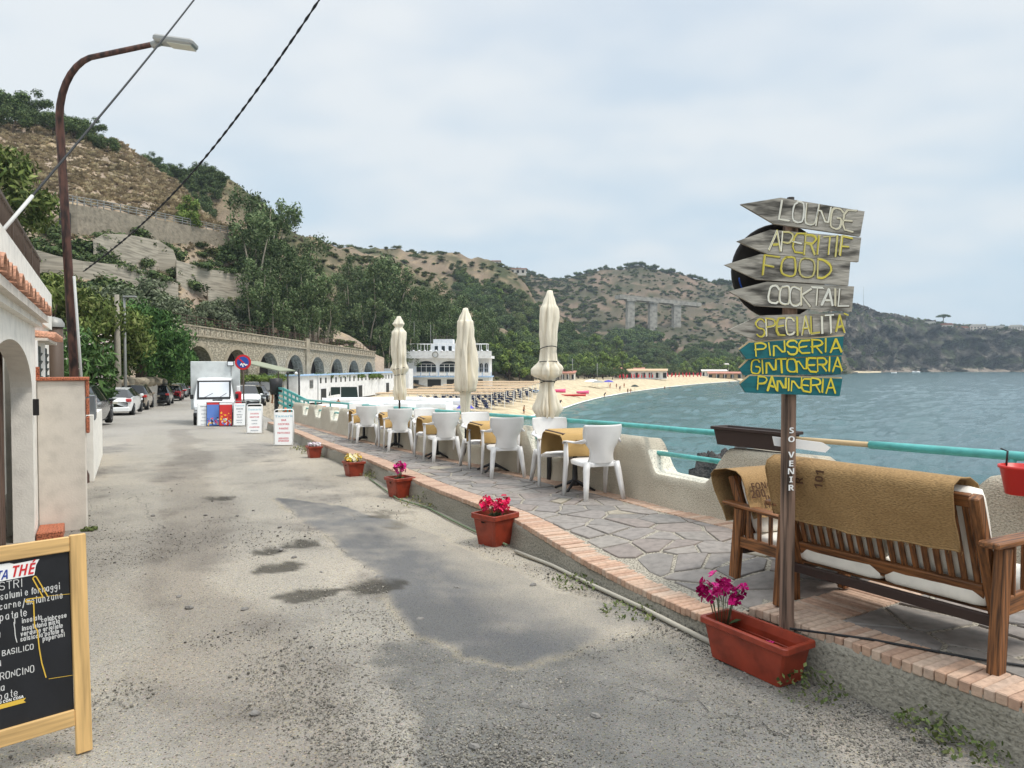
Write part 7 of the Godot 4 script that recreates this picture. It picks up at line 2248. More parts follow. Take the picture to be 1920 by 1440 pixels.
	for k in 9: plant("pine", "pine_tree", on(0.065 + k * 0.013 + rng.randf_range(-0.004, 0.004), 345.0 + rng.randf_range(-12, 12), -5.2), rng.randf_range(1.3, 1.9), "bright yellow green pine behind the beach huts", "bright pines behind the beach")
	for k in 14: plant("oak", "oak_tree", on(-0.02 + k * 0.0135, 318.0 + rng.randf_range(-14, 10), -5.2), rng.randf_range(0.8, 1.1), "low dark tree directly behind the beach", "low trees behind the beach")
	for k in 12: plant("pine", "pine_tree", on(0.245 + k * 0.0105, 465.0 + rng.randf_range(-12, 12), -5.5), rng.randf_range(1.2, 1.8), "green pine behind the far end of the beach", "pines behind the far end of the beach")
	# what nobody could count: woodland fill, scrub and dry tufts
	var xs := []; var cs := []
	var fill := func(tab, r0, r1, f0, f1, n, z0, z1, amp, ridged):
		for i in n:
			var r := rng.randf_range(r0, r1); var q := row_at(tab, r)
			var d: float = lerpf(q[0], q[4], rng.randf_range(f0, f1))
			var z := rng.randf_range(z0, z1)
			xs.append(Transform3D(Basis(Vector3.UP, rng.randf() * TAU).scaled(Vector3(z, z, z)), on(r, d, hill_y(tab, r * d, -d, amp, ridged) - 1.6 * z)))
			var b := rng.randf_range(0.7, 1.5)
			cs.append(Color(b * rng.randf_range(0.9, 1.2), b, b * rng.randf_range(0.8, 1.05)))
	fill.call(HILL_SPUR, -0.24, 0.02, 0.12, 0.8, 230, 0.7, 1.2, 1.6, 0.0)
	fill.call(HILL_SPUR, -0.10, 0.02, 0.5, 1.0, 50, 0.5, 0.8, 1.6, 0.0)
	fill.call(HILL_ROCKY, -0.08, 0.15, -0.2, 1.1, 330, 0.9, 1.5, 2.5, 2.0)
	fill.call(HILL_FAR, 0.06, 0.31, -0.1, 0.7, 420, 0.8, 1.5, 3.0, 3.5)
	fill.call(HILL_FAR, 0.28, 0.46, -0.02, 0.5, 190, 0.8, 1.4, 3.0, 3.5)
	fill.call(HEADLAND, 0.42, 0.53, 0.2, 0.9, 90, 0.9, 1.5, 2.5, 6.0)
	scatter("woodland", crown_of("oak"), xs, cs, "mixed wood covering the foot of the hills behind the beach")
	xs = []; cs = []
	var scrub := func(tab, r0, r1, c0, c1, n, z0, z1, amp, ridged):
		for i in n:
			var r := rng.randf_range(r0, r1); var q := row_at(tab, r)
			var lo: float = q[c0 * 2]; var hi: float = q[c1 * 2]
			var d := lerpf(lo, hi, rng.randf())
			var p := on(r, d)
			if n1.get_noise_2d(p.x * 1.5, p.z * 1.5) < rng.randf_range(-0.35, 0.25): continue
			var z := rng.randf_range(z0, z1)
			xs.append(Transform3D(Basis(Vector3.UP, rng.randf() * TAU).scaled(Vector3(z * 1.2, z * 0.8, z * 1.2)), on(r, d, hill_y(tab, p.x, p.z, amp, ridged) - 0.1 * z)))
			var b := rng.randf_range(0.6, 1.25)
			cs.append(Color(b * rng.randf_range(1.0, 1.3), b, b * rng.randf_range(0.8, 1.05)))
	scrub.call(HILL_SPUR, -0.36, -0.02, 0, 4, 1300, 0.7, 1.8, 1.6, 0.0)
	scrub.call(HILL_ROCKY, -0.3, 0.1, 0, 4, 1700, 0.8, 2.6, 2.5, 2.0)
	scrub.call(HILL_ROCKY, -0.3, 0.05, 3, 4, 300, 1.4, 3.2, 2.5, 2.0)
	scrub.call(HILL_FAR, 0.0, 0.47, 0, 4, 5200, 0.9, 2.8, 3.0, 3.5)
	scrub.call(HILL_FAR, -0.02, 0.12, 1, 4, 900, 1.5, 3.5, 3.0, 3.5)
	for i in 60:
		var p := on(rng.randf_range(0.135, 0.205), rng.randf_range(640, 672))
		var z := rng.randf_range(4.0, 7.0)
		xs.append(Transform3D(Basis(Vector3.UP, rng.randf() * TAU).scaled(Vector3(z, z, z)), Vector3(p.x, hill_y(HILL_FAR, p.x, p.z, 3.0, 3.5), p.z))); cs.append(Color(1.1, 1.1, 1.0))
	scrub.call(HILL_NEAR, -0.46, -0.2, 0, 2, 240, 0.6, 1.4, 1.1, 0.0)
	for i in 260:   # shrub line on the far ridge
		var r := rng.randf_range(-0.02, 0.5); var q := row_at(HILL_FAR, r)
		var z := rng.randf_range(1.5, 4.5)
		xs.append(Transform3D(Basis(Vector3.UP, rng.randf() * TAU).scaled(Vector3(z, z, z)), on(r, q[8] - rng.randf() * 6, hill_y(HILL_FAR, r * q[8], -q[8], 3.0, 3.5) - 0.3 * z))); cs.append(Color(0.9, 0.9, 0.9))
	for i in 1300:
		var r := rng.randf_range(0.45, 0.95); var q := row_at(HEADLAND, r)
		var d: float = lerpf(q[2], q[8], pow(rng.randf(), 0.6))
		var p := on(r, d)
		if n1.get_noise_2d(p.x * 1.2, p.z * 3.0) < rng.randf_range(-0.3, 0.3) and d < q[6]: continue
		var z := rng.randf_range(0.8, 2.8)
		xs.append(Transform3D(Basis(Vector3.UP, rng.randf() * TAU).scaled(Vector3(z, z, z)), on(r, d, hill_y(HEADLAND, p.x, p.z, 2.5, 8.0) - 0.4 * z))); cs.append(Color(1.3, 1.3, 1.2) * rng.randf_range(0.8, 1.4))
	for i in 130:   # trees on the plateau
		var r := rng.randf_range(0.455, 0.95); var q := row_at(HEADLAND, r)
		var d: float = lerpf(q[6], q[8], rng.randf() * 0.5)
		var z := rng.randf_range(1.5, 4.2)
		xs.append(Transform3D(Basis(Vector3.UP, rng.randf() * TAU).scaled(Vector3(z, z * 1.3, z)), on(r, d, hill_y(HEADLAND, r * d, -d, 2.5, 8.0) - 0.2 * z))); cs.append(Color(0.8, 0.8, 0.8))
	scatter("hillside_scrub", crown_of("bush"), xs, cs, "low dark scrub dotted over the hillsides and the headland")
	xs = []; cs = []
	var tuft := tuft_mesh()
	for i in 9500:
		var r := rng.randf_range(-0.8, -0.28)
		var tab := HILL_NEAR if i % 4 else HILL_SPUR
		var q := row_at(tab, r)
		var d: float = lerpf(q[6], q[8], rng.randf()) if i % 4 else lerpf(q[2], q[8], rng.randf())
		if i % 9 == 0 and i % 4: d = lerpf(q[0], q[6], rng.randf())
		var z := rng.randf_range(0.4, 1.35)
		xs.append(Transform3D(Basis(Vector3.UP, rng.randf() * TAU).scaled(Vector3(z, z * 0.75, z)), on(r, d, hill_y(tab, r * d, -d, 1.1 if i % 4 else 1.6) - 0.05)))
		var c := lin(rgb(204, 188, 168)).lerp(lin(rgb(150, 138, 122)), rng.randf())
		if rng.randf() < 0.2: c = lin(rgb(216, 204, 182))
		cs.append(c)
	scatter("dry_tufts", tuft, xs, cs, "dry grey and straw coloured tufts on the bare slopes")
	# hedge on the bank in front of the viaduct
	xs = []; cs = []
	for i in 240:
		var f := rng.randf()
		var p := Vector3(lerpf(-36.2, -28.0, f), 0, lerpf(-80.0, -150.0, f)) + Vector3(rng.randf_range(-0.8, 0.8), 0, rng.randf_range(-1, 1))
		var z := rng.randf_range(0.55, 0.95)
		xs.append(Transform3D(Basis(Vector3.UP, rng.randf() * TAU).scaled(Vector3(z, z, z)), p + Vector3(0, lerpf(-0.4, -0.9, f) - z * 0.4, 0))); cs.append(Color(1.6, 1.6, 1.1) * rng.randf_range(0.7, 1.3))
	scatter("hedge", crown_of("bush"), xs, cs, "clipped green hedge running along the foot of the stone viaduct")
	for k in protos: protos[k].free()

# ---------------------------------------------------------------- viaducts, terraces, poles
func make_viaduct():
	var a := Vector3(-37.7, 0, -85.0); var b := Vector3(-29.9, 0, -153.0)
	var dir := (b - a).normalized()
	var L := a.distance_to(b)
	var t := thing("stone_viaduct", "long stone railway viaduct with round arches above the beach road", "viaduct", a, atan2(-dir.z, dir.x))
	var gr := -1.6 / L   # the line falls a little along its length
	var top := func(x): return 6.55 + gr * x
	var pitch := 9.25
	for k in range(-3, 8):
		var x0 := k * pitch - pitch / 2.0 + 0.3; var x1 := x0 + pitch; var cx := (x0 + x1) / 2.0
		var sp := 0.9 + gr * cx; var half := 3.05
		var s := surf()
		var poly := [Vector2(x0, -5), Vector2(x0, top.call(x0) - 1.5), Vector2(x1, top.call(x1) - 1.5), Vector2(x1, -5), Vector2(cx + half, -5)]
		var arc := arch_pts(cx, sp, half, 3.0, 16); arc.reverse()
		poly.append_array(arc); poly.append(Vector2(cx - half, -5))
		prism(s, poly, 4.6)
		put("arch_bay", s, M.viaduct_stone, t)
		s = surf()   # ring of voussoirs standing proud
		var o := arch_pts(cx, sp, half + 0.55, 3.5, 16); var i2 := arch_pts(cx, sp, half - 0.01, 2.99, 16); i2.reverse()
		prism(s, o + i2, 0.14, Transform3D(Basis.IDENTITY, Vector3(0, 0, 0.10)))
		put("arch_ring", s, M.viaduct_trim, t)
		s = surf(); box(s, Vector3(cx, -1.2, -1.7), Vector3(half * 2 + 0.5, 9.0, 0.3)); put("arch_shade_panel", s, M.soil, t)  # added panel; its dark soil colour stands in for shade inside the arch
		if k % 4 == 0:
			s = surf(); box(s, Vector3(x0, 1.2 + gr * x0 * 0.5, 0.16), Vector3(1.3, 10.4, 0.34)); put("buttress", s, M.viaduct_trim, t)
		s = surf(); box(s, Vector3(cx, top.call(cx) - 1.42, 0.1), Vector3(pitch, 0.22, 0.4), Basis(Vector3.BACK, atan(gr))); put("cornice", s, M.viaduct_trim, t)
		s = surf(); box(s, Vector3(cx, top.call(cx) - 0.85, -0.05), Vector3(pitch, 0.95, 0.3), Basis(Vector3.BACK, atan(gr))); put("parapet", s, M.viaduct_stone, t)
		s = surf(); box(s, Vector3(cx, top.call(cx) - 0.33, -0.02), Vector3(pitch, 0.16, 0.5), Basis(Vector3.BACK, atan(gr))); put("coping", s, M.viaduct_trim, t)
		for j in 7:
			var x := x0 + pitch * (j + 0.5) / 7.0
			s = surf(); box(s, Vector3(x, top.call(x) - 0.87, 0.13), Vector3(0.22, 0.88, 0.06)); put("parapet_rib", s, M.dark_stone, t)
	var s := surf(); box(s, Vector3(20, 4.1, -2.5), Vector3(100, 0.3, 4.0), Basis(Vector3.BACK, atan(gr))); put("track_bed", s, M.viaduct_trim, t)
	var r := thing("viaduct_railing", "thin rusty railing along the top of the stone viaduct", "railing", a, atan2(-dir.z, dir.x))
	for h in [0.02, 0.42, 0.80]:
		s = surf(); bar(s, Vector3(-28, top.call(-28) + h, 0), Vector3(70, top.call(70) + h, 0), 0.05, 0.05); put("rail_bar", s, M.rust, r)
	for k in 50:
		var x := -28 + k * 2.0
		s = surf(); bar(s, Vector3(x, top.call(x) - 0.25, 0), Vector3(x, top.call(x) + 0.85, 0), 0.07, 0.07); put("rail_post", s, M.rust, r)

func ribbon_wall(called: String, label: String, pts: Array, thick: float, m: Material):
	var t := thing(called, label, "wall", Vector3.ZERO)
	var s := surf()
	for i in pts.size() - 1:
		var p: Array = pts[i]; var q: Array = pts[i + 1]
		var sub := 6
		for k in sub:
			var f0 := float(k) / sub; var f1 := float(k + 1) / sub
			var v := func(f, c): return lerpf(p[c], q[c], f)
			var A := Vector3(v.call(f0, 0), v.call(f0, 2), v.call(f0, 1)); var B := Vector3(v.call(f1, 0), v.call(f1, 2), v.call(f1, 1))
			var C := Vector3(B.x, v.call(f1, 3), B.z); var D := Vector3(A.x, v.call(f0, 3), A.z)
			var bk := Vector3(-0.5, 0, -0.8) * thick
			quad(s, A, D, C, B); quad(s, D, D + bk, C + bk, C); quad(s, B + bk, C + bk, D + bk, A + bk)
			if i == 0 and k == 0: quad(s, A + bk, D + bk, D, A)
			if i == pts.size() - 2 and k == sub - 1: quad(s, B, C, C + bk, B + bk)
	put("wall_body", s, m, t)
	return t

func make_slope_works():
	ribbon_wall("retaining_wall", "lowest concrete retaining wall on the slope, running behind the rusty lamp", [[-56.4, -83.4, 9.7, 15.3], [-53.8, -84.2, 8.8, 14.5], [-51.2, -85.1, 8.2, 14.0], [-50.8, -92.6, 8.7, 14.6], [-50.4, -100.1, 8.8, 14.6], [-49.2, -105.0, 8.6, 13.6]], 1.2, M.concrete)
	ribbon_wall("retaining_wall", "broad humped concrete retaining wall in the middle of the slope", [[-55.7, -94.9, 12.5, 18.3], [-55.8, -97.7, 12.8, 19.6], [-54.6, -100.9, 12.9, 20.1], [-54.3, -109.6, 13.6, 20.8], [-52.7, -111.0, 13.0, 19.5], [-52.3, -111.3, 12.7, 17.9]], 1.2, M.concrete)
	ribbon_wall("retaining_wall", "concrete retaining wall that ends in a tall corner above the viaduct", [[-51.4, -109.2, 11.5, 17.7], [-51.2, -115.6, 11.1, 17.7], [-50.2, -119.3, 10.9, 17.6], [-48.9, -125.2, 9.9, 17.9], [-46.6, -126.2, 7.1, 17.6]], 1.2, M.concrete)
	ribbon_wall("retaining_wall", "small concrete wall under the tall corner of the slope", [[-48.6, -113.9, 7.5, 13.7], [-48.5, -121.8, 7.9, 14.3], [-47.0, -125.6, 7.5, 14.5]], 1.0, M.concrete)
	var road := [[-64.0, -101.1, 17.9, 24.7], [-61.9, -101.7, 17.6, 24.4], [-61.2, -107.1, 18.1, 25.0], [-59.6, -113.3, 18.8, 25.4], [-57.8, -122.1, 19.6, 26.0], [-55.4, -129.3, 20.1, 26.3], [-53.0, -136.1, 20.3, 26.5]]
	ribbon_wall("road_wall", "long stone wall carrying the upper road across the slope", road, 2.0, M.dark_stone)
	var t := thing("guard_rail", "pale metal guard rail along the upper road on the slope", "railing", Vector3.ZERO)
	for i in road.size() - 1:
		for h in [0.35, 0.75, 1.15]:
			var s := surf(); bar(s, Vector3(road[i][0], road[i][3] + h, road[i][1]), Vector3(road[i + 1][0], road[i + 1][3] + h, road[i + 1][1]), 0.16, 0.1); put("rail_bar", s, M.lamp_grey, t)
		for k in 4:
			var p := Vector3(road[i][0], road[i][3], road[i][1]).lerp(Vector3(road[i + 1][0], road[i + 1][3], road[i + 1][1]), k / 4.0)
			var s := surf(); bar(s, p, p + Vector3(0, 1.2, 0), 0.12, 0.12); put("rail_post", s, M.lamp_grey, t)
	var t2 := thing("wall_niche", "small dark arched niche in the stone wall of the upper road", "niche", Vector3(-63.2, 20.9, -100.9), 0.45)
	var s2 := surf(); prism(s2, [Vector2(-0.7, 0), Vector2(0.7, 0)] + [Vector2(0.7, 2.2), Vector2(0.4, 2.75), Vector2(0, 2.95), Vector2(-0.4, 2.75), Vector2(-0.7, 2.2)], 0.5); put("recess", s2, M.dark_opening, t2)
	# roadside wall behind the cars, poles
	var w := thing("roadside_wall", "pale stone roadside wall with rough coping behind the parked cars", "wall", Vector3.ZERO)
	var wa := on(-0.605, 40.0, 0); var wb := on(-0.49, 57.0, 0)
	var dd := (wb - wa).normalized()
	var L := wa.distance_to(wb)
	var xf := Transform3D(Basis(Vector3.UP, atan2(-dd.z, dd.x)), wa)
	var s := surf(); prism(s, pt([0, -2.5, L, -2.6, L, 0.1, 0, 0.35]), 0.4, xf); put("wall_body", s, M.plaster_grey, w)
	for k in 14:
		s = surf(true); blob(s, xf * Vector3(L * (k + 0.5) / 14.0, 0.5 - 0.25 * k / 14.0, -0.2), Vector3(L / 26.0, 0.34, 0.36), 0.5, k, 9, 6); put("coping_stone", s, M.viaduct_trim, w)
	t = thing("utility_pole", "pale concrete utility pole behind the white estate car", "pole", on(-0.555, 44.0, -1.2))
	s = surf(true); tube(s, [Vector3.ZERO, Vector3(0, 7.1, 0)], 0.22, 8, 0.14); put("shaft", s, M.mortar, t)
	t = thing("utility_pole", "shorter concrete pole left of the grey street lamp, among the trees", "pole", on(-0.585, 46.0, -0.5))
	s = surf(true); tube(s, [Vector3.ZERO, Vector3(-0.25, 6.2, 0)], 0.2, 8, 0.14); put("shaft", s, M.mortar, t)
	t = thing("street_lamp", "slim grey street lamp with a flat head behind the parked cars", "street lamp", on(-0.5445, 44.5, road_y(44.5)))
	s = surf(true); tube(s, [Vector3.ZERO, Vector3(0, 7.1, 0)], 0.10, 8, 0.07); put("shaft", s, M.lamp_grey, t)
	s = surf(); cbox(s, Vector3(0.35, 7.12, 0), Vector3(0.8, 0.1, 0.3), 0.03); put("lamp_head", s, M.lamp_grey, t)
	t = thing("phone_cable", "thin cable between the two concrete poles", "cable", Vector3.ZERO)
	s = surf(true); tube(s, [on(-0.586, 46, 5.1), on(-0.57, 45, 4.3), on(-0.555, 44, 4.6)], 0.03, 5); put("cable_run", s, M.conduit, t)
	# motorway bridge far behind
	t = thing("motorway_bridge", "far concrete motorway viaduct on tall piers crossing the valley", "bridge", Vector3.ZERO)
	var e0 := on(0.148, 690.0, 68.0); var e1 := on(0.262, 735.0, 64.5)
	var bd := (e1 - e0).normalized()
	s = surf(); box(s, (e0 + e1) / 2.0, Vector3(e0.distance_to(e1), 3.8, 9.0), Basis(Vector3.UP, atan2(-bd.z, bd.x)) * Basis(Vector3.BACK, -0.04)); put("deck", s, M.motorway, t)
	s = surf(); bar(s, e0 + Vector3(0, 2.6, 5), e1 + Vector3(0, 2.6, 5), 0.5, 0.3); put("deck_rail", s, M.motorway, t)
	for q in [[0.166, 694.0, 26.0, 12.0], [0.1975, 708.0, 20.0, 13.0], [0.231, 720.0, 12.0, 13.0]]:
		var p := on(q[0], q[1], 0)
		var f: float = (p.x - e0.x) / (e1.x - e0.x)
		var ty := lerpf(e0.y, e1.y, f) - 1.4
		s = surf(); box(s, Vector3(p.x, (q[2] - 20 + ty) / 2.0, p.z), Vector3(q[3] * 0.62, ty - q[2] + 20, 5.0), Basis(Vector3.UP, 0.3)); put("pier", s, M.motorway, t)
		s = surf(); box(s, Vector3(p.x, ty - 0.9, p.z), Vector3(q[3] * 0.8, 1.8, 7.0), Basis(Vector3.UP, 0.3)); put("pier_head", s, M.motorway, t)

# ---------------------------------------------------------------- bathing cabins, restaurant, beach
func make_cabins():
	var g := "white bathing cabins below the viaduct"
	var a := Vector3(-31.4, 0, -104.0); var b := Vector3(-26.0, 0, -168.0)
	var dir := (b - a).normalized()
	var yaw := atan2(-dir.z, dir.x)
	# end house with one window, then a row of cabins with small high windows
	var t := thing("bathing_house", "flat white bathing house with a louvred window at the near end of the cabin row", "house", a + Vector3(0, -4.2, 0), yaw)
	var s := surf(); box(s, Vector3(4.0, 2.1, -3.0), Vector3(8.0, 4.2, 6.0)); put("wall", s, M.cabin_white, t)
	s = surf(); box(s, Vector3(4.0, 4.26, -2.9), Vector3(8.5, 0.16, 6.6)); put("roof", s, M.pale_blue, t)
	s = surf(); box(s, Vector3(5.4, 2.9, 0.02), Vector3(1.4, 1.3, 0.08)); var w := put("window", s, M.lamp_grey, t)
	for k in 5:
		s = surf(); box(s, Vector3(5.4, 2.45 + k * 0.22, 0.09), Vector3(1.3, 0.09, 0.05)); put("louvre", s, M.text_dark, w)
	s = surf(); box(s, Vector3(-0.05, 1.6, -3.0), Vector3(0.1, 2.6, 2.0)); put("end_panel", s, M.plaster_grey, t)
	for k in 11:
		var p := a + dir * (8.6 + k * 5.0) + Vector3(0, -4.4, 0)
		t = thing("bathing_cabin", "white bathing cabin with a small high window in the long cabin row", "cabin", p, yaw, g)
		s = surf(); box(s, Vector3(2.45, 2.2, -2.5), Vector3(4.88, 4.4, 5.0)); put("wall", s, M.cabin_white, t)
		s = surf(); box(s, Vector3(2.45, 4.46, -2.4), Vector3(4.98, 0.18, 5.6)); put("roof", s, M.pale_blue, t)
		for q in [0.9, 3.3]:
			s = surf(); box(s, Vector3(q, 3.55, 0.02), Vector3(0.6, 0.85, 0.06)); put("window", s, M.dark_opening, t)
		if k % 4 == 0:
			s = surf(); box(s, Vector3(2.2, 1.1, 0.03), Vector3(2.3, 2.2, 0.08)); put("door_opening", s, M.dark_opening, t)
	for k in 2:
		t = thing("canvas_screen", ["square dark green canvas screen in front of the bathing cabins", "sagging dark green canvas screen right of the square one"][k], "screen", on([-0.354, -0.244][k] + 0.125 * (1 - k), 98.0 + k * 6.0, -4.6), 0.1)
		s = surf(); prism(s, pt([-1.2, 1.2, 1.2, 1.2, 1.0, 3.2, -1.2, 3.2]) if k == 0 else pt([-1.5, 1.7, 0, 1.95, 1.5, 1.7, 1.1, 3.0, -1.1, 3.0]), 0.04); put("canvas", s, M.dark_canvas, t)
		for q in [-1.2, 1.2]:
			s = surf(); bar(s, Vector3(q, 0, 0.05), Vector3(q, 3.3, 0.05), 0.07, 0.07); put("screen_post", s, M.white_paint, t)

func make_restaurant():
	var d := 190.0
	var o := on(-0.148, d, -4.9)
	var t := thing("beach_restaurant", "white two storey beach restaurant with arched windows and an open roof terrace", "restaurant", o, -0.06)
	var s := surf()
	var W := 22.0
	# ground floor, upper floor with arches, terrace slab
	s = surf(); box(s, Vector3(W / 2, 1.7, -6.0), Vector3(W, 3.4, 11.0)); put("ground_floor", s, M.cabin_white, t)
	for q in [[6.2, 4.2], [11.2, 6.8], [18.0, 3.6]]:
		s = surf(); box(s, Vector3(q[0] + q[1] / 2 - 1.0, 1.55, -0.46), Vector3(q[1] * 0.86, 2.5, 0.1)); put("dark_doorway", s, M.dark_opening, t)
	s = surf(); box(s, Vector3(2.0, 2.1, -0.46), Vector3(2.2, 1.0, 0.08)); put("grille_window", s, M.text_dark, t)
	s = surf(); box(s, Vector3(W / 2 - 0.3, 3.5, -4.6), Vector3(W + 1.6, 0.3, 11.0)); put("balcony_slab", s, M.pale_blue, t)
	for k in 11:
		var x := -0.8 + k * 2.35
		s = surf(); box(s, Vector3(x, 4.2, 0.75), Vector3(0.14, 1.15, 0.14)); put("balcony_post", s, M.pale_blue, t)
		if k < 10:
			s = surf(); box(s, Vector3(x + 1.17, 4.2, 0.72), Vector3(2.1, 0.85, 0.06)); put("balcony_panel", s, M.cabin_white, t)
	s = surf(); box(s, Vector3(W / 2 - 0.3, 4.75, 0.75), Vector3(W + 1.6, 0.08, 0.12)); put("balcony_rail", s, M.white_paint, t)
	var bays := [[5.05, 5.4], [11.3, 5.4]]
	s = surf()
	var poly := [Vector2(0, 3.6), Vector2(0, 8.4), Vector2(16.2, 8.4), Vector2(16.2, 3.6)]
	for k in [1, 0]:
		var b: Array = bays[k]
		poly.append(Vector2(b[0] + b[1] / 2, 3.6))
		var arc := arch_pts(b[0], 6.2, b[1] / 2, 1.5, 12); arc.reverse()
		poly.append_array(arc)
		poly.append(Vector2(b[0] - b[1] / 2, 3.6))
	prism(s, poly, 0.5, Transform3D(Basis.IDENTITY, Vector3(0, 0, -0.7)))
	put("arcade_wall", s, M.cabin_white, t)
	for b in bays:
		s = surf(); var pl := arch_pts(b[0], 6.2, b[1] / 2, 1.5, 12)
		pl.append(Vector2(b[0] + b[1] / 2, 3.6)); pl.append(Vector2(b[0] - b[1] / 2, 3.6))
		prism(s, pl, 0.06, Transform3D(Basis.IDENTITY, Vector3(0, 0, -1.05)))
		var w := put("window", s, M.window_glass, t)
		for k in 5:
			s = surf(); box(s, Vector3(b[0] - b[1] / 2 + b[1] * k / 4.0, 5.2, -1.0), Vector3(0.11, 3.2, 0.08)); put("mullion", s, M.white_paint, w)
		for y in [6.2, 6.9]:
			s = surf(); box(s, Vector3(b[0], y, -0.99), Vector3(b[1] * (1.0 if y < 6.5 else 0.84), 0.11, 0.08)); put("transom", s, M.white_paint, w)
	s = surf(); box(s, Vector3(W / 2, 6.0, -6.6), Vector3(W - 0.4, 4.8, 9.5)); put("upper_floor", s, M.cabin_white, t)
	for k in 4:   # narrow arched windows of the right part
		var cx := 17.1 + k * 1.35
		s = surf(); var pl := arch_pts(cx, 6.6, 0.42, 0.5, 8); pl.append(Vector2(cx + 0.42, 4.4)); pl.append(Vector2(cx - 0.42, 4.4))
		prism(s, pl, 0.08, Transform3D(Basis.IDENTITY, Vector3(0, 0, -1.72)))
		var w := put("window", s, M.window_glass, t)
		s = surf(); box(s, Vector3(cx, 5.6, -1.68), Vector3(0.08, 2.6, 0.06)); put("mullion", s, M.white_paint, w)
		s = surf(); box(s, Vector3(cx, 5.8, -1.68), Vector3(0.84, 0.08, 0.06)); put("transom", s, M.white_paint, w)
	for k in 5:
		s = surf(); box(s, Vector3(16.4 + k * 1.38, 6.0, -1.4), Vector3(0.28, 4.8, 0.4)); put("pilaster", s, M.cabin_white, t)
	s = surf(); box(s, Vector3(W / 2, 8.75, -5.0), Vector3(W + 1.2, 0.7, 11.4)); put("terrace_slab", s, M.cabin_white, t)
	s = surf(); box(s, Vector3(W / 2 + 0.2, 9.7, 0.6), Vector3(W + 1.2, 1.3, 0.25)); put("terrace_parapet", s, M.cabin_white, t)
	for k in 15:
		s = surf(true); lathe(s, [Vector2(0.34, 0), Vector2(0.30, 0.25), Vector2(0.0, 0.34)], 8, Vector3(0.4 + k * 1.52, 10.33, 0.6)); put("merlon", s, M.cabin_white, t)
	s = surf(true); lathe(s, [Vector2(0.62, -0.1), Vector2(0.85, -0.1), Vector2(0.85, 0.12), Vector2(0.62, 0.12), Vector2(0.62, -0.1)], 20, Vector3(7.8, 9.4, 0.85), 1, 1, Basis(Vector3.RIGHT, PI / 2)); put("round_emblem", s, M.lamp_grey, t)
	# roof terrace frames
	for k in 12:
		for z in [-0.5, -5.0]:
			s = surf(); bar(s, Vector3(1.0 + k * 1.85, 9.0, z), Vector3(1.0 + k * 1.85, 12.3, z), 0.13, 0.13); put("pergola_post", s, M.white_paint, t)
	for z in [-0.5, -5.0]:
		s = surf(); bar(s, Vector3(0.6, 12.3, z), Vector3(21.6, 12.3, z), 0.14, 0.14); put("pergola_beam", s, M.white_paint, t)
	for k in 12:
		s = surf(); bar(s, Vector3(1.0 + k * 1.85, 12.35, -0.3), Vector3(1.0 + k * 1.85, 12.35, -5.3), 0.1, 0.1); put("pergola_rafter", s, M.white_paint, t)
	s = surf(); box(s, Vector3(10.0, 10.8, -6.6), Vector3(9.0, 3.4, 4.0)); put("roof_house", s, M.cabin_white, t)
	for k in 4:
		s = surf(); box(s, Vector3(7.2 + k * 1.9, 10.9, -4.57), Vector3(0.9, 1.8, 0.06)); put("window", s, M.window_glass, t)
	s = surf(); box(s, Vector3(9.0, 13.1, -6.4), Vector3(5.4, 1.2, 3.4)); put("upper_roof_house", s, M.cabin_white, t)
	for k in 9:
		s = surf(); bar(s, Vector3(6.6 + k * 0.65, 13.7, -4.6), Vector3(6.6 + k * 0.65, 14.5, -4.6), 0.06, 0.06); put("roof_baluster", s, M.rail_brown, t)
	s = surf(); bar(s, Vector3(6.5, 14.5, -4.6), Vector3(12.0, 14.5, -4.6), 0.08, 0.08); put("roof_rail", s, M.rail_brown, t)
	for q in [[1.6, 18.4], [6.1, 17.5]]:
		s = surf(); bar(s, Vector3(q[0], 9, -2), Vector3(q[0], q[1], -2), 0.14, 0.14); put("mast", s, M.lamp_grey, t)
	# low annex on its left
	t = thing("restaurant_annex", "low white annex with a tilted grey roof panel left of the restaurant", "building", on(-0.20, 178.0, -5.6), -0.05)
	s = surf(); box(s, Vector3(4.5, 3.2, -3), Vector3(10.5, 6.4, 6)); put("wall", s, M.cabin_white, t)
	s = surf(); box(s, Vector3(0.6, 8.0, -1.5), Vector3(3.6, 0.2, 4.6), Basis(Vector3.RIGHT, 0.55)); put("tilted_panel", s, M.lamp_grey, t)
	s = surf(); box(s, Vector3(6.6, 2.0, 0.05), Vector3(1.1, 1.2, 0.06)); put("window", s, M.dark_opening, t)
	# lamp posts in front of the cabins
	for k in 2:
		t = thing("beach_lamp", ["black lamp post left of its twin before the bathing house", "black lamp post with a white globe before the bathing house"][k], "street lamp", on([-0.316, -0.300][k] + 0.0, 68.0 - k * 3, -4.4))
		s = surf(true); tube(s, [Vector3.ZERO, Vector3(0, 5.6, 0)], 0.09, 8); put("shaft", s, M.black_iron, t)
		s = surf(true); blob(s, Vector3(-0.25 * k, 5.2, 0), Vector3(0.16, 0.16, 0.16), 0.0, 1.0, 10, 8); put("globe", s, M.white_paint if k else M.black_iron, t)

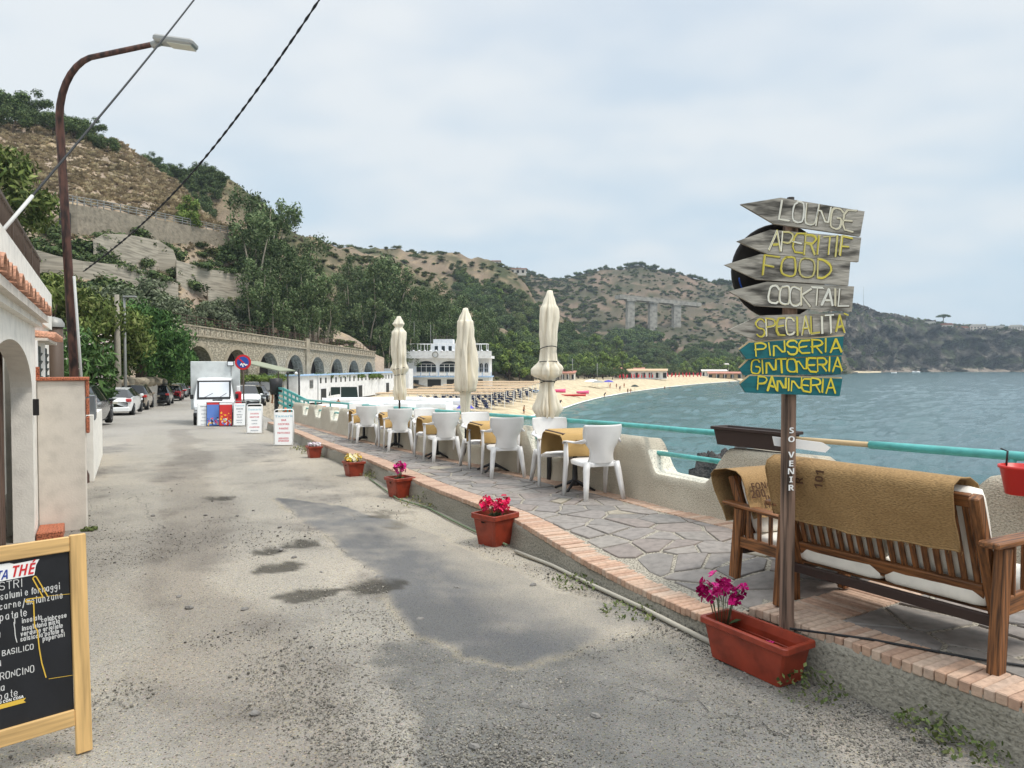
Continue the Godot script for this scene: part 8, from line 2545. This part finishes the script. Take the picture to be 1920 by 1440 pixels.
func hull(s: SurfaceTool, L: float, W: float, H: float, open: bool):
	var n := 12; var pr := []
	for i in n + 1:
		var f := float(i) / n; var x := (f - 0.5) * L
		var w := W * 0.5 * (1.0 - pow(absf(f - 0.42) / 0.58, 2.4)) + 0.02
		var sh := H * (1.0 + 0.28 * pow(f, 3.0))
		var ring := [Vector3(x, sh, w), Vector3(x, sh * 0.4, w * 0.86), Vector3(x, 0.0, w * 0.25), Vector3(x, 0.0, -w * 0.25), Vector3(x, sh * 0.4, -w * 0.86), Vector3(x, sh, -w)]
		if open: ring += [Vector3(x, sh - 0.03, -w * 0.8), Vector3(x, sh * 0.5, 0), Vector3(x, sh - 0.03, w * 0.8)]
		else: ring += [Vector3(x, sh + H * 0.35, 0)]
		if i > 0:
			for k in ring.size(): quad(s, pr[k], ring[k], ring[(k + 1) % ring.size()], pr[(k + 1) % ring.size()])
		pr = ring

func make_beach_things():
	rng.seed = 63
	# reed roofs on white posts with rows of loungers below
	var bed: Node3D = thing("sun_lounger", "dark blue sun lounger with a white frame under the reed roofs", "sun lounger", Vector3.ZERO, 0, "sun loungers under the reed roofs")
	var s := surf(); box(s, Vector3(0, 0.36, 0.2), Vector3(0.66, 0.06, 1.3)); box(s, Vector3(0, 0.52, -0.72), Vector3(0.66, 0.06, 0.8), Basis(Vector3.RIGHT, 0.45)); put("canvas", s, M.navy_canvas, bed)
	s = surf()
	for x in [-0.36, 0.36]:
		box(s, Vector3(x, 0.34, 0.1), Vector3(0.07, 0.07, 1.7))
		for z in [-0.5, 0.75]: box(s, Vector3(x, 0.17, z), Vector3(0.06, 0.36, 0.06))
	put("frame", s, M.white_paint, bed)
	s = surf(); box(s, Vector3(0, 0.98, -1.0), Vector3(0.72, 0.05, 0.6), Basis(Vector3.RIGHT, 0.3)); put("head_shade", s, M.navy_canvas, bed)
	var used := false
	for k in 9:
		var r0 := -0.215 + 0.0; var d := 116.0 + k * 7.0
		var x0: float = [-22.0, -21.0, -20.0, -18.0, -16.0, -14.5, -13.0, -11.5, -9.0][k]; var x1: float = [-3.0, -1.0, 0.5, 2.0, 3.5, 4.5, 5.5, 6.5, 8.0][k]
		var y := beach_y(((x0 + x1) / 2.0) / d, d)
		var t := thing("reed_shelter", "long flat reed roof on thin white posts, %s row from the sea" % ["first", "second", "third", "fourth", "fifth", "sixth", "seventh", "eighth", "ninth"][k], "shelter", Vector3(x0, y - 0.1, -d), -0.12, "reed roofs on the beach")
		var L := x1 - x0
		s = surf(); box(s, Vector3(L / 2, 2.75 + 0.05 * (k % 2), 0), Vector3(L, 0.09, 2.3), Basis(Vector3.RIGHT, 0.03)); put("reed_mat", s, M.reed, t)
		var n := int(L / 2.6)
		for j in n + 1:
			s = surf(); bar(s, Vector3(L * j / n, 0, 0.9), Vector3(L * j / n, 2.75, 0.9), 0.09, 0.09); put("shelter_post", s, M.white_paint, t)
		s = surf(); bar(s, Vector3(0, 2.6, 0.95), Vector3(L, 2.6, 0.95), 0.07, 0.07); put("tie_beam", s, M.white_paint, t)
		for j in int(L / 1.45):
			var o: Node3D = bed if not used else copy(bed, "sun_lounger")
			used = true
			var f := (j + 0.5) * 1.45
			o.position = Vector3(x0, 0, -d) + Vector3(f * cos(0.12), y, f * sin(0.12) - 0.4)
			o.rotation.y = -0.12 + PI * 0.08 * rng.randf_range(-1, 1) + 0.55
	# covered boats and tarpaulins below the terrace
	var told := ["long white covered boat nearest the terrace wall, below the far chairs", "white covered boat behind the nearest one", "white covered boat beside the dark green screens", "broad white tarpaulined boat left of the farthest parasol", "white tarpaulined boat right of the farthest parasol", "white boat under a pale cover near the middle parasol"]
	var spots := [[-0.185, 92, 0.15, 9.0], [-0.235, 84, 0.25, 10.0], [-0.15, 103, 0.1, 8.0], [-0.21, 98, 0.18, 11.0], [-0.125, 96, 0.05, 8.0], [-0.10, 104, 0.0, 7.0]]
	for k in 6:
		var q: Array = spots[k]
		var t := thing("covered_boat", told[k], "boat", on(q[0], q[1], beach_y(q[0], q[1]) + 0.15), q[2] + PI * (k % 2), "covered white boats below the terrace")
		s = surf(true); hull(s, q[3], 2.9, 1.5, false); put("hull", s, M.white_paint, t)
		s = surf(true); pillow(s, Vector3(-0.3, 1.85, 0), Vector3(q[3] * 0.85, 1.2, 2.5), Basis.IDENTITY, k * 2.0); put("cover", s, M.cabin_white, t)
	var cl := [["orange kayak on the rack behind the parapet, upper one", "orange_hull", on(-0.292, 44.0, -1.35), 0.5, 2.6, 0.6, 0.28], ["orange kayak on the rack behind the parapet, lower one", "orange_hull", on(-0.282, 42.0, -1.6), 0.5, 2.8, 0.6, 0.28],
		["red canoe lying on the sand behind the middle parasol", "red_hull", on(-0.093, 118.0, beach_y(-0.093, 118.0)), 0.1, 5.0, 0.9, 0.4], ["yellow pedal boat beside the middle parasol", "yellow_hull", on(-0.09, 97.0, beach_y(-0.09, 97.0)), 0.5, 3.6, 1.4, 0.5],
		["pale rowing boat left of the yellow pedal boat", "white_paint", on(-0.128, 97.0, beach_y(-0.128, 97.0)), 0.2, 4.4, 1.5, 0.6],
		["long red pedal boat on the sand right of the nearest parasol", "red_hull", on(0.087, 172.0, beach_y(0.087, 172.0)), 0.1, 6.0, 1.4, 0.45], ["pink pedal boat right of the nearest parasol", "pink_hull", on(0.066, 182.0, beach_y(0.066, 182.0)), 0.2, 3.6, 1.5, 0.8], ["pink and white pedal boat behind the long red one", "pink_hull", on(0.10, 186.0, beach_y(0.1, 186.0)), 0.3, 3.4, 1.4, 0.7], ["lilac float on the sand beside the nearest parasol", "pale_blue", on(0.04, 176.0, beach_y(0.04, 176.0)), 0.0, 4.0, 1.6, 0.7]]
	for c in cl:
		var t := thing("small_boat", c[0], "boat", c[2], c[3])
		s = surf(true); hull(s, c[4], c[5], c[6], true); put("hull", s, M[c[1]], t)
		s = surf(); box(s, Vector3(-c[4] * 0.05, c[6] * 0.75, 0), Vector3(c[4] * 0.1, 0.06, c[5] * 0.7)); put("thwart", s, M.white_paint, t)
	# turquoise gangway railing at the end of the terrace
	var t := thing("gangway_railing", "turquoise slatted gangway railing at the far end of the parapet", "railing", Vector3.ZERO)
	var ga := on(-0.322, 40.0, -0.75); var gb := on(-0.287, 38.0, -1.35)
	for h in [0.05, 0.35, 0.65, 0.95]:
		s = surf(); bar(s, ga + Vector3(0, h, 0), gb + Vector3(0, h, 0), 0.06, 0.14); put("rail_bar", s, M.turquoise, t)
		s = surf(); bar(s, ga + Vector3(0, h, 0), on(-0.330, 46.0, -0.9 + h), 0.06, 0.14); put("rail_bar", s, M.turquoise, t)
	for k in 7:
		var p := ga.lerp(gb, k / 6.0)
		s = surf(); bar(s, p - Vector3(0, 0.3, 0), p + Vector3(0, 1.0, 0), 0.07, 0.07); put("rail_post", s, M.turquoise, t)
	# umbrellas, closed red ones of the far lido
	var um: Node3D = thing("closed_umbrella", "closed red beach umbrella in the far lido rows", "umbrella", Vector3.ZERO, 0, "closed red umbrellas of the far lido")
	s = surf(true); lathe(s, [Vector2(0.22, 1.0), Vector2(0.26, 1.2), Vector2(0.12, 2.4), Vector2(0.0, 2.6)], 8); put("canopy", s, M.sign_red, um)
	s = surf(true); tube(s, [Vector3.ZERO, Vector3(0, 1.1, 0)], 0.04, 5); put("pole", s, M.white_paint, um)
	used = false
	for k in 70:
		var r := 0.152 + 0.0052 * (k % 23) + rng.randf_range(-0.001, 0.001)
		var d := 292.0 + 16.0 * (k / 23) + (k % 23) * 4.0
		var o: Node3D = um if not used else copy(um, "closed_umbrella")
		used = true
		o.position = on(r, d, beach_y(r, d))
	var opens := [["blue and white open beach umbrella shelter behind the pedal boats", "white_paint", 0.113, 226.0, 2.6], ["open purple beach umbrella right of the white shelter", "blue_cloth", 0.136, 232.0, 1.7], ["open violet beach umbrella near the middle parasol", "blue_cloth", -0.066, 101.0, 1.3], ["grey blue open umbrella at the shelter by the pedal boats", "lamp_grey", 0.121, 222.0, 2.0], ["dark green folded umbrella on the sand among the bathers", "dark_canvas", 0.173, 232.0, 1.4]]
	for q in opens:
		t = thing("beach_umbrella", q[0], "umbrella", on(q[2], q[3], beach_y(q[2], q[3])))
		s = surf(true); lathe(s, [Vector2(q[4], 1.8), Vector2(q[4] * 0.6, 2.25), Vector2(0.0, 2.5)], 10); put("canopy", s, M[q[1]], t)
		s = surf(true); tube(s, [Vector3.ZERO, Vector3(0, 2.4, 0)], 0.04, 5); put("pole", s, M.white_paint, t)
	# huts behind the beach
	var huts := [["low grey beach hut with red tiled roof and porch, right of the nearest parasol", 0.068, 300.0, 12.0, 3.2, "plaster_grey", "villa_roof"], ["long white pergola hut behind the closed red umbrellas", 0.19, 330.0, 18.0, 4.0, "cabin_white", "reed"], ["white house with a reddish roof behind the far lido", 0.165, 345.0, 14.0, 4.5, "villa_wall", "villa_roof"], ["flat white hut at the far end of the beach", 0.285, 420.0, 14.0, 3.5, "cabin_white", "plaster_grey"], ["reed roofed beach bar at the far end of the beach", 0.305, 400.0, 22.0, 3.2, "reed", "villa_roof"], ["small pale house among trees behind the far beach", 0.293, 455.0, 10.0, 7.0, "villa_wall", "plaster_grey"]]
	for q in huts:
		t = thing("beach_hut", q[0], "hut", on(q[1], q[2], beach_y(q[1], q[2])), -0.2)
		s = surf(); box(s, Vector3(0, q[4] / 2, -2), Vector3(q[3], q[4], 4)); put("wall", s, M[q[5]], t)
		s = surf(); box(s, Vector3(0, q[4] + 0.25, -1.4), Vector3(q[3] + 1, 0.25, 6.2), Basis(Vector3.RIGHT, 0.14)); put("roof", s, M[q[6]], t)
		for k in 6:
			s = surf(); box(s, Vector3(-q[3] * 0.45 + q[3] * 0.18 * k, q[4] * 0.45, 0.04), Vector3(q[3] * 0.09, q[4] * 0.6, 0.08)); put("opening", s, M.dark_opening, t)
			s = surf(); bar(s, Vector3(-q[3] * 0.5 + q[3] * 0.2 * k, 0, 1.4), Vector3(-q[3] * 0.5 + q[3] * 0.2 * k, q[4], 1.4), 0.2, 0.2); put("porch_post", s, M.white_paint, t)
	for k in 5:
		t = thing("telegraph_pole", "thin pale telegraph pole behind the beach right of the restaurant", "pole", on([-0.006, 0.022, 0.066, 0.085, 0.12][k], 300.0, -5.4), 0, "telegraph poles behind the beach")
		s = surf(true); tube(s, [Vector3.ZERO, Vector3(0, [13.5, 11.0, 9.5, 10.0, 8.0][k], 0)], 0.16, 6, 0.1); put("shaft", s, M.lamp_grey, t)
		s = surf(); bar(s, Vector3(-0.9, [12.8, 10.3, 8.8, 9.3, 7.3][k], 0), Vector3(0.9, [12.8, 10.3, 8.8, 9.3, 7.3][k], 0), 0.1, 0.1); put("cross_arm", s, M.lamp_grey, t)
	# kiosk awning beyond the truck
	t = thing("kiosk_awning", "long sloping green white awning of the kiosk beyond the truck", "awning", on(-0.372, 56.0, road_y(56)))
	s = surf(); box(s, Vector3(1.6, 3.1, 0), Vector3(3.2, 0.08, 4.0), Basis(Vector3.BACK, -0.24)); put("cloth", s, M.awning_green, t)
	for x in [0.2, 3.0]:
		s = surf(); bar(s, Vector3(x, 0, 1.8), Vector3(x, 3.44 - 0.24 * x, 1.8), 0.07, 0.07); put("awning_post", s, M.rail_brown, t)
	t = thing("rubbish_bin", "dark rubbish bin on a post at the corner of the parapet", "bin", on(-0.3325, 45.0, road_y(45) + 0.1))
	s = surf(true); lathe(s, [Vector2(0.0, 0.9), Vector2(0.36, 0.9), Vector2(0.42, 1.9), Vector2(0.0, 1.95)], 10); put("bin_body", s, M.black_iron, t)
	s = surf(true); tube(s, [Vector3(0, -0.8, 0), Vector3(0, 0.95, 0)], 0.12, 6); put("post", s, M.black_iron, t)
	# rock off the terrace, boats, buoys
	t = thing("shore_rock", "dark rock standing in the sea behind the parapet trough", "rock", on(0.284, 40.0, -7.2))
	s = surf(true); blob(s, Vector3.ZERO, Vector3(1.6, 3.3, 1.3), 0.8, 2.0, 16, 12); blob(s, Vector3(1.2, 0, -0.4), Vector3(1.1, 4.0, 1.0), 0.8, 5.0, 14, 10); put("stone", s, M.rock, t)
	t = thing("motor_boat", "white motor boat off the headland at the head of its wake", "boat", on(0.569, 840.0, -7.0), PI)
	s = surf(true); hull(s, 9.0, 3.0, 1.4, false); put("hull", s, M.white_paint, t)
	s = surf(); cbox(s, Vector3(0.5, 2.2, 0), Vector3(3.0, 1.0, 1.8), 0.2); put("cabin", s, M.window_glass, t)
	t = thing("motor_boat", "tiny dark boat left of the white motor boat", "boat", on(0.482, 830.0, -7.0))
	s = surf(true); hull(s, 8.0, 2.4, 1.0, true); put("hull", s, M.text_dark, t)
	t = thing("motor_boat", "tiny white boat moored at the foot of the headland", "boat", on(0.538, 800.0, -7.0))
	s = surf(true); hull(s, 6.0, 2.4, 1.2, true); put("hull", s, M.white_paint, t)
	s = surf(); quad(s, on(0.574, 842, -6.62), on(0.70, 850, -6.62), on(0.70, 846, -6.62), on(0.574, 841, -6.62)); tag(put("boat_wake", s, M.foam), "thin white wake trailing the motor boat", "wake")
	for q in [["pale round buoy floating behind the white arrow", 0.461, 56.0, 0.22, "reed"], ["red float in the water behind the nearest chairs", 0.112, 92.0, 0.5, "red_hull"], ["second red float beside the first one in the water", 0.128, 95.0, 0.4, "red_hull"], ["small white sail shaped float left of the red floats", 0.091, 90.0, 0.45, "white_paint"]]:
		t = thing("sea_buoy", q[0], "buoy", on(q[1], q[2], -7.0))
		s = surf(true); blob(s, Vector3(0, 0.1, 0), Vector3(q[3], q[3] * 0.8, q[3]), 0.05, 1.0, 12, 8); put("float", s, M[q[4]], t)
	# villas on the headland
	var v := [[0.607, 44.0, 24.0, "villa_roof", "pink roofed villa left of the large umbrella pine"], [0.632, 43.0, 18.0, "villa_roof", "pale villa right of the large umbrella pine"], [0.655, 47.5, 20.0, "plaster_grey", "tall pale villa farther right on the headland"], [0.678, 46.0, 26.0, "plaster_grey", "long white terrace house on the headland"], [0.587, 50.5, 16.0, "plaster_grey", "small white house among trees left of the pink villa"], [0.708, 46.5, 18.0, "plaster_grey", "white house at the right end of the headland"]]
	for q in v:
		var p := on(q[0], 1066.0, hill_y(HEADLAND, q[0] * 1066.0, -1066.0, 2.5, 8.0) - 1.0)
		t = thing("headland_villa", q[4], "villa", p, -0.5)
		s = surf(); box(s, Vector3(0, 3.5, 0), Vector3(q[2], 9.0, 10.0)); put("wall", s, M.villa_wall, t)
		s = surf(); prism(s, [Vector2(-q[2] / 2 - 0.6, 8.0), Vector2(q[2] / 2 + 0.6, 8.0), Vector2(q[2] / 2 - 2, 10.6), Vector2(-q[2] / 2 + 2, 10.6)], 11.0, Transform3D(Basis.IDENTITY, Vector3(0, 0, 5.5))); put("roof", s, M[q[3]], t)
		for k in 5:
			s = surf(); box(s, Vector3(-q[2] * 0.4 + q[2] * 0.2 * k, 5.6, 5.02), Vector3(1.5, 2.0, 0.1)); put("window", s, M.dark_opening, t)
			s = surf(); box(s, Vector3(-q[2] * 0.4 + q[2] * 0.2 * k, 2.0, 5.02), Vector3(1.5, 2.4, 0.1)); put("window", s, M.dark_opening, t)
	for q in [[0.008, 548.0, 71.5, "flat house on the skyline left of the umbrella pine"], [-0.028, 552.0, 78.0, "pale house on the skyline above the rocky hill"]]:
		t = thing("ridge_house", q[3], "house", on(q[0], q[1], q[2]))
		s = surf(); box(s, Vector3(0, 1.5, 0), Vector3(13, 5.0, 8)); put("wall", s, M.plaster_grey, t)
		s = surf(); box(s, Vector3(0, 4.2, 0), Vector3(14, 0.5, 9)); put("roof", s, M.villa_roof, t)
		for k in 3:
			s = surf(); box(s, Vector3(-4 + k * 4, 2.0, 4.03), Vector3(1.8, 2, 0.1)); put("window", s, M.dark_opening, t)
	t = thing("radio_mast", "thin radio mast on the skyline right of the signpost", "mast", on(0.4937, 1030.0, 74.0))
	s = surf(true); tube(s, [Vector3.ZERO, Vector3(0, 42, 0)], 0.3, 5, 0.15); put("shaft", s, M.lamp_grey, t)

# ---------------------------------------------------------------- people
func body_mesh(J: Dictionary, bones: Array, paint: Callable, cell: float) -> ArrayMesh:
	var field := func(p: Vector3) -> float:
		var acc := 0.0
		for b in bones:
			var a: Vector3 = J[b[0]]; var c: Vector3 = J[b[1]]
			var ac := c - a
			var t := clampf((p - a).dot(ac) / maxf(ac.length_squared(), 1e-6), 0, 1)
			acc += exp(-(p.distance_to(a + ac * t) - lerpf(b[2], b[3], t)) * 45.0)
		return -log(maxf(acc, 1e-12)) / 45.0
	var lo := Vector3(9, 9, 9); var hi := -lo
	for b in bones:
		for k in 2:
			var r: float = b[2 + k]
			lo = lo.min(J[b[k]] - Vector3(r, r, r)); hi = hi.max(J[b[k]] + Vector3(r, r, r))
	lo -= Vector3.ONE * cell * 1.5; hi += Vector3.ONE * cell * 1.5
	var n := Vector3i(((hi - lo) / cell).ceil()) + Vector3i.ONE
	var val := PackedFloat32Array(); val.resize(n.x * n.y * n.z)
	for z in n.z:
		for y in n.y:
			for x in n.x: val[x + n.x * (y + n.y * z)] = field.call(lo + Vector3(x, y, z) * cell)
	var vid := {}
	var at := func(x, y, z): return val[x + n.x * (y + n.y * z)]
	for z in n.z - 1:
		for y in n.y - 1:
			for x in n.x - 1:
				var sum := Vector3.ZERO; var cnt := 0
				for e in [[0,0,0,1,0,0],[0,1,0,1,1,0],[0,0,1,1,0,1],[0,1,1,1,1,1],[0,0,0,0,1,0],[1,0,0,1,1,0],[0,0,1,0,1,1],[1,0,1,1,1,1],[0,0,0,0,0,1],[1,0,0,1,0,1],[0,1,0,0,1,1],[1,1,0,1,1,1]]:
					var va: float = at.call(x + e[0], y + e[1], z + e[2]); var vb: float = at.call(x + e[3], y + e[4], z + e[5])
					if (va < 0) != (vb < 0):
						sum += Vector3(e[0], e[1], e[2]).lerp(Vector3(e[3], e[4], e[5]), va / (va - vb)); cnt += 1
				if cnt: vid[Vector3i(x, y, z)] = lo + (Vector3(x, y, z) + sum / cnt) * cell
	var s := surf(true)
	var face := func(a, b, c, d, flip):
		if not (vid.has(a) and vid.has(b) and vid.has(c) and vid.has(d)): return
		var q := [vid[a], vid[b], vid[c], vid[d]]
		if flip: q.reverse()
		for k in [0, 1, 2, 0, 2, 3]:
			s.set_color(paint.call(q[k])); s.add_vertex(q[k])
	for z in range(1, n.z - 1):
		for y in range(1, n.y - 1):
			for x in range(1, n.x - 1):
				var v0: float = at.call(x, y, z)
				var v := Vector3i(x, y, z)
				if (v0 < 0) != (at.call(x + 1, y, z) < 0): face.call(v - Vector3i(0, 1, 1), v - Vector3i(0, 0, 1), v, v - Vector3i(0, 1, 0), v0 < 0)
				if (v0 < 0) != (at.call(x, y + 1, z) < 0): face.call(v - Vector3i(1, 0, 1), v - Vector3i(1, 0, 0), v, v - Vector3i(0, 0, 1), v0 < 0)
				if (v0 < 0) != (at.call(x, y, z + 1) < 0): face.call(v - Vector3i(1, 1, 0), v - Vector3i(0, 1, 0), v, v - Vector3i(1, 0, 0), v0 < 0)
	return done(s, M.petal)

func make_people():
	var pose := func(step: float, bend: float, arm: float) -> Dictionary:
		var J := {}
		J.hip = Vector3(0, 0.93, 0); J.chest = Vector3(0, 1.30, 0.05 + bend * 0.3); J.neck = Vector3(0, 1.46 - bend * 0.1, 0.05 + bend * 0.42)
		J.head = Vector3(0, 1.60 - bend * 0.15, 0.08 + bend * 0.55)
		for g in [["a", 1.0], ["b", -1.0]]:
			var k: float = g[1]; var n: String = g[0]
			J["sh" + n] = J.chest + Vector3(0.19 * k, 0.10, 0); J["el" + n] = J["sh" + n] + Vector3(0.07 * k, -0.27, -0.05 * k * step + arm * 0.15); J["ha" + n] = J["el" + n] + Vector3(0.0, -0.22 + arm * 0.2, 0.08 + arm * 0.12)
			J["hi" + n] = J.hip + Vector3(0.09 * k, -0.04, 0); J["kn" + n] = Vector3(0.10 * k, 0.49, 0.06 + 0.14 * k * step); J["an" + n] = Vector3(0.10 * k, 0.08, 0.18 * k * step - 0.02); J["to" + n] = J["an" + n] + Vector3(0.02 * k, -0.05, 0.15)
		return J
	var bones := [["hip", "chest", 0.13, 0.14], ["chest", "neck", 0.12, 0.05], ["neck", "head", 0.05, 0.095], ["head", "head", 0.1, 0.1]]
	for n in ["a", "b"]:
		bones += [["chest", "sh" + n, 0.10, 0.06], ["sh" + n, "el" + n, 0.052, 0.04], ["el" + n, "ha" + n, 0.04, 0.032], ["hip", "hi" + n, 0.12, 0.1], ["hi" + n, "kn" + n, 0.085, 0.055], ["kn" + n, "an" + n, 0.055, 0.035], ["an" + n, "to" + n, 0.036, 0.028]]
	var skin := lin(rgb(176, 126, 96)); var hair := lin(rgb(46, 34, 28))
	var wear := func(top, low, hem):
		return func(p): return hair if p.y > 1.60 else (top if p.y > 0.98 and p.y < 1.43 else (low if p.y > hem and p.y <= 0.98 else skin))
	var mk := func(step, bend, arm, top, low, hem, cell): return body_mesh(pose.call(step, bend, arm), bones, wear.call(top if top != null else skin, low, hem), cell)
	var navy := lin(rgb(34, 40, 66)); var red := lin(rgb(180, 46, 44)); var blue := lin(rgb(44, 84, 168))
	var walker: ArrayMesh = mk.call(0.9, 0.0, 0.1, lin(rgb(170, 60, 60)), blue, 0.55, 0.045)
	var bather: ArrayMesh = mk.call(0.4, 0.05, 0.2, null, navy, 0.72, 0.05)
	var bather2: ArrayMesh = mk.call(0.8, 0.1, 0.6, null, red, 0.75, 0.05)
	var bather3: ArrayMesh = mk.call(0.2, 0.7, 0.8, navy, navy, 0.8, 0.05)
	var list := [[walker, -0.332, 53.0, road_y(53.0) + 0.1, 2.9, "person in a red top and blue shorts walking on the pavement past the kiosk"],
		[bather2, -0.338, 57.0, road_y(57.0) + 0.1, 2.6, "person behind the walker, near the kiosk awning"],
		[bather, 0.0165, 119.0, -6.8, 1.2, "dark haired bather standing at the water's edge beside the nearest chairs"], [bather3, 0.0675, 146.0, -7.0, 0.6, "bather bending at the water's edge right of the nearest parasol"],
		[bather, 0.163, 214.0, -7.0, 0.3, "bather standing at the water's edge, left of a close pair"], [bather2, 0.167, 214.0, -7.0, 2.0, "bather standing at the water's edge, right of a close pair"],
		[bather3, 0.130, 192.0, -7.2, 1.0, "bather crouching in the shallow water left of the pair"], [bather, 0.215, 262.0, -7.7, 0.2, "bather standing waist deep in the sea near the beach"], [bather2, 0.222, 258.0, -8.0, 0.9, "bather chest deep in the sea beside the standing one"], [bather, 0.306, 345.0, -7.6, 0.2, "bather standing in the sea near the far beach"],
		[bather2, 0.138, 226.0, beach_y(0.138, 226.0), 0.8, "bather on the sand beneath the purple umbrella"], [bather, 0.147, 228.0, beach_y(0.147, 228.0), 2.2, "bather on the sand right of the purple umbrella"], [bather3, 0.152, 222.0, beach_y(0.152, 222.0), 2.8, "bather leaning over a beach bag on the sand"], [bather2, 0.158, 236.0, beach_y(0.158, 236.0), 0.1, "bather with red trunks near the folded green umbrella"], [bather, 0.019, 205.0, beach_y(0.019, 205.0), 0.4, "bather standing before the reed roofs"],
		[bather2, -0.245, 88.0, -4.3, 0.4, "person standing by the covered boats below the far end of the parapet"], [bather, -0.049, 99.0, beach_y(-0.049, 99.0), 0.5, "bather beside the violet umbrella near the middle parasol"], [bather3, -0.058, 97.0, beach_y(-0.058, 97.0), 1.5, "bather bending beside the violet umbrella"]]
	for q in list:
		var o := put("person", q[0], null)
		o.position = on(q[1], q[2], q[3]); o.rotation.y = q[4]
		tag(o, q[5], "person", "")

func _ready():
	make_materials()
	make_view()
	make_hills()
	make_sea()
	make_road()
	make_terrace()
	make_parapet()
	make_house()
	make_viaduct()
	make_slope_works()
	make_cabins()
	make_restaurant()
	make_vegetation()
	make_signpost()
	make_lounge()
	make_seating()
	make_parasols()
	make_pots()
	make_chalkboard()
	make_signs()
	make_vehicles()
	make_beach_things()
	make_people()
	make_weeds()
	make_gravel()
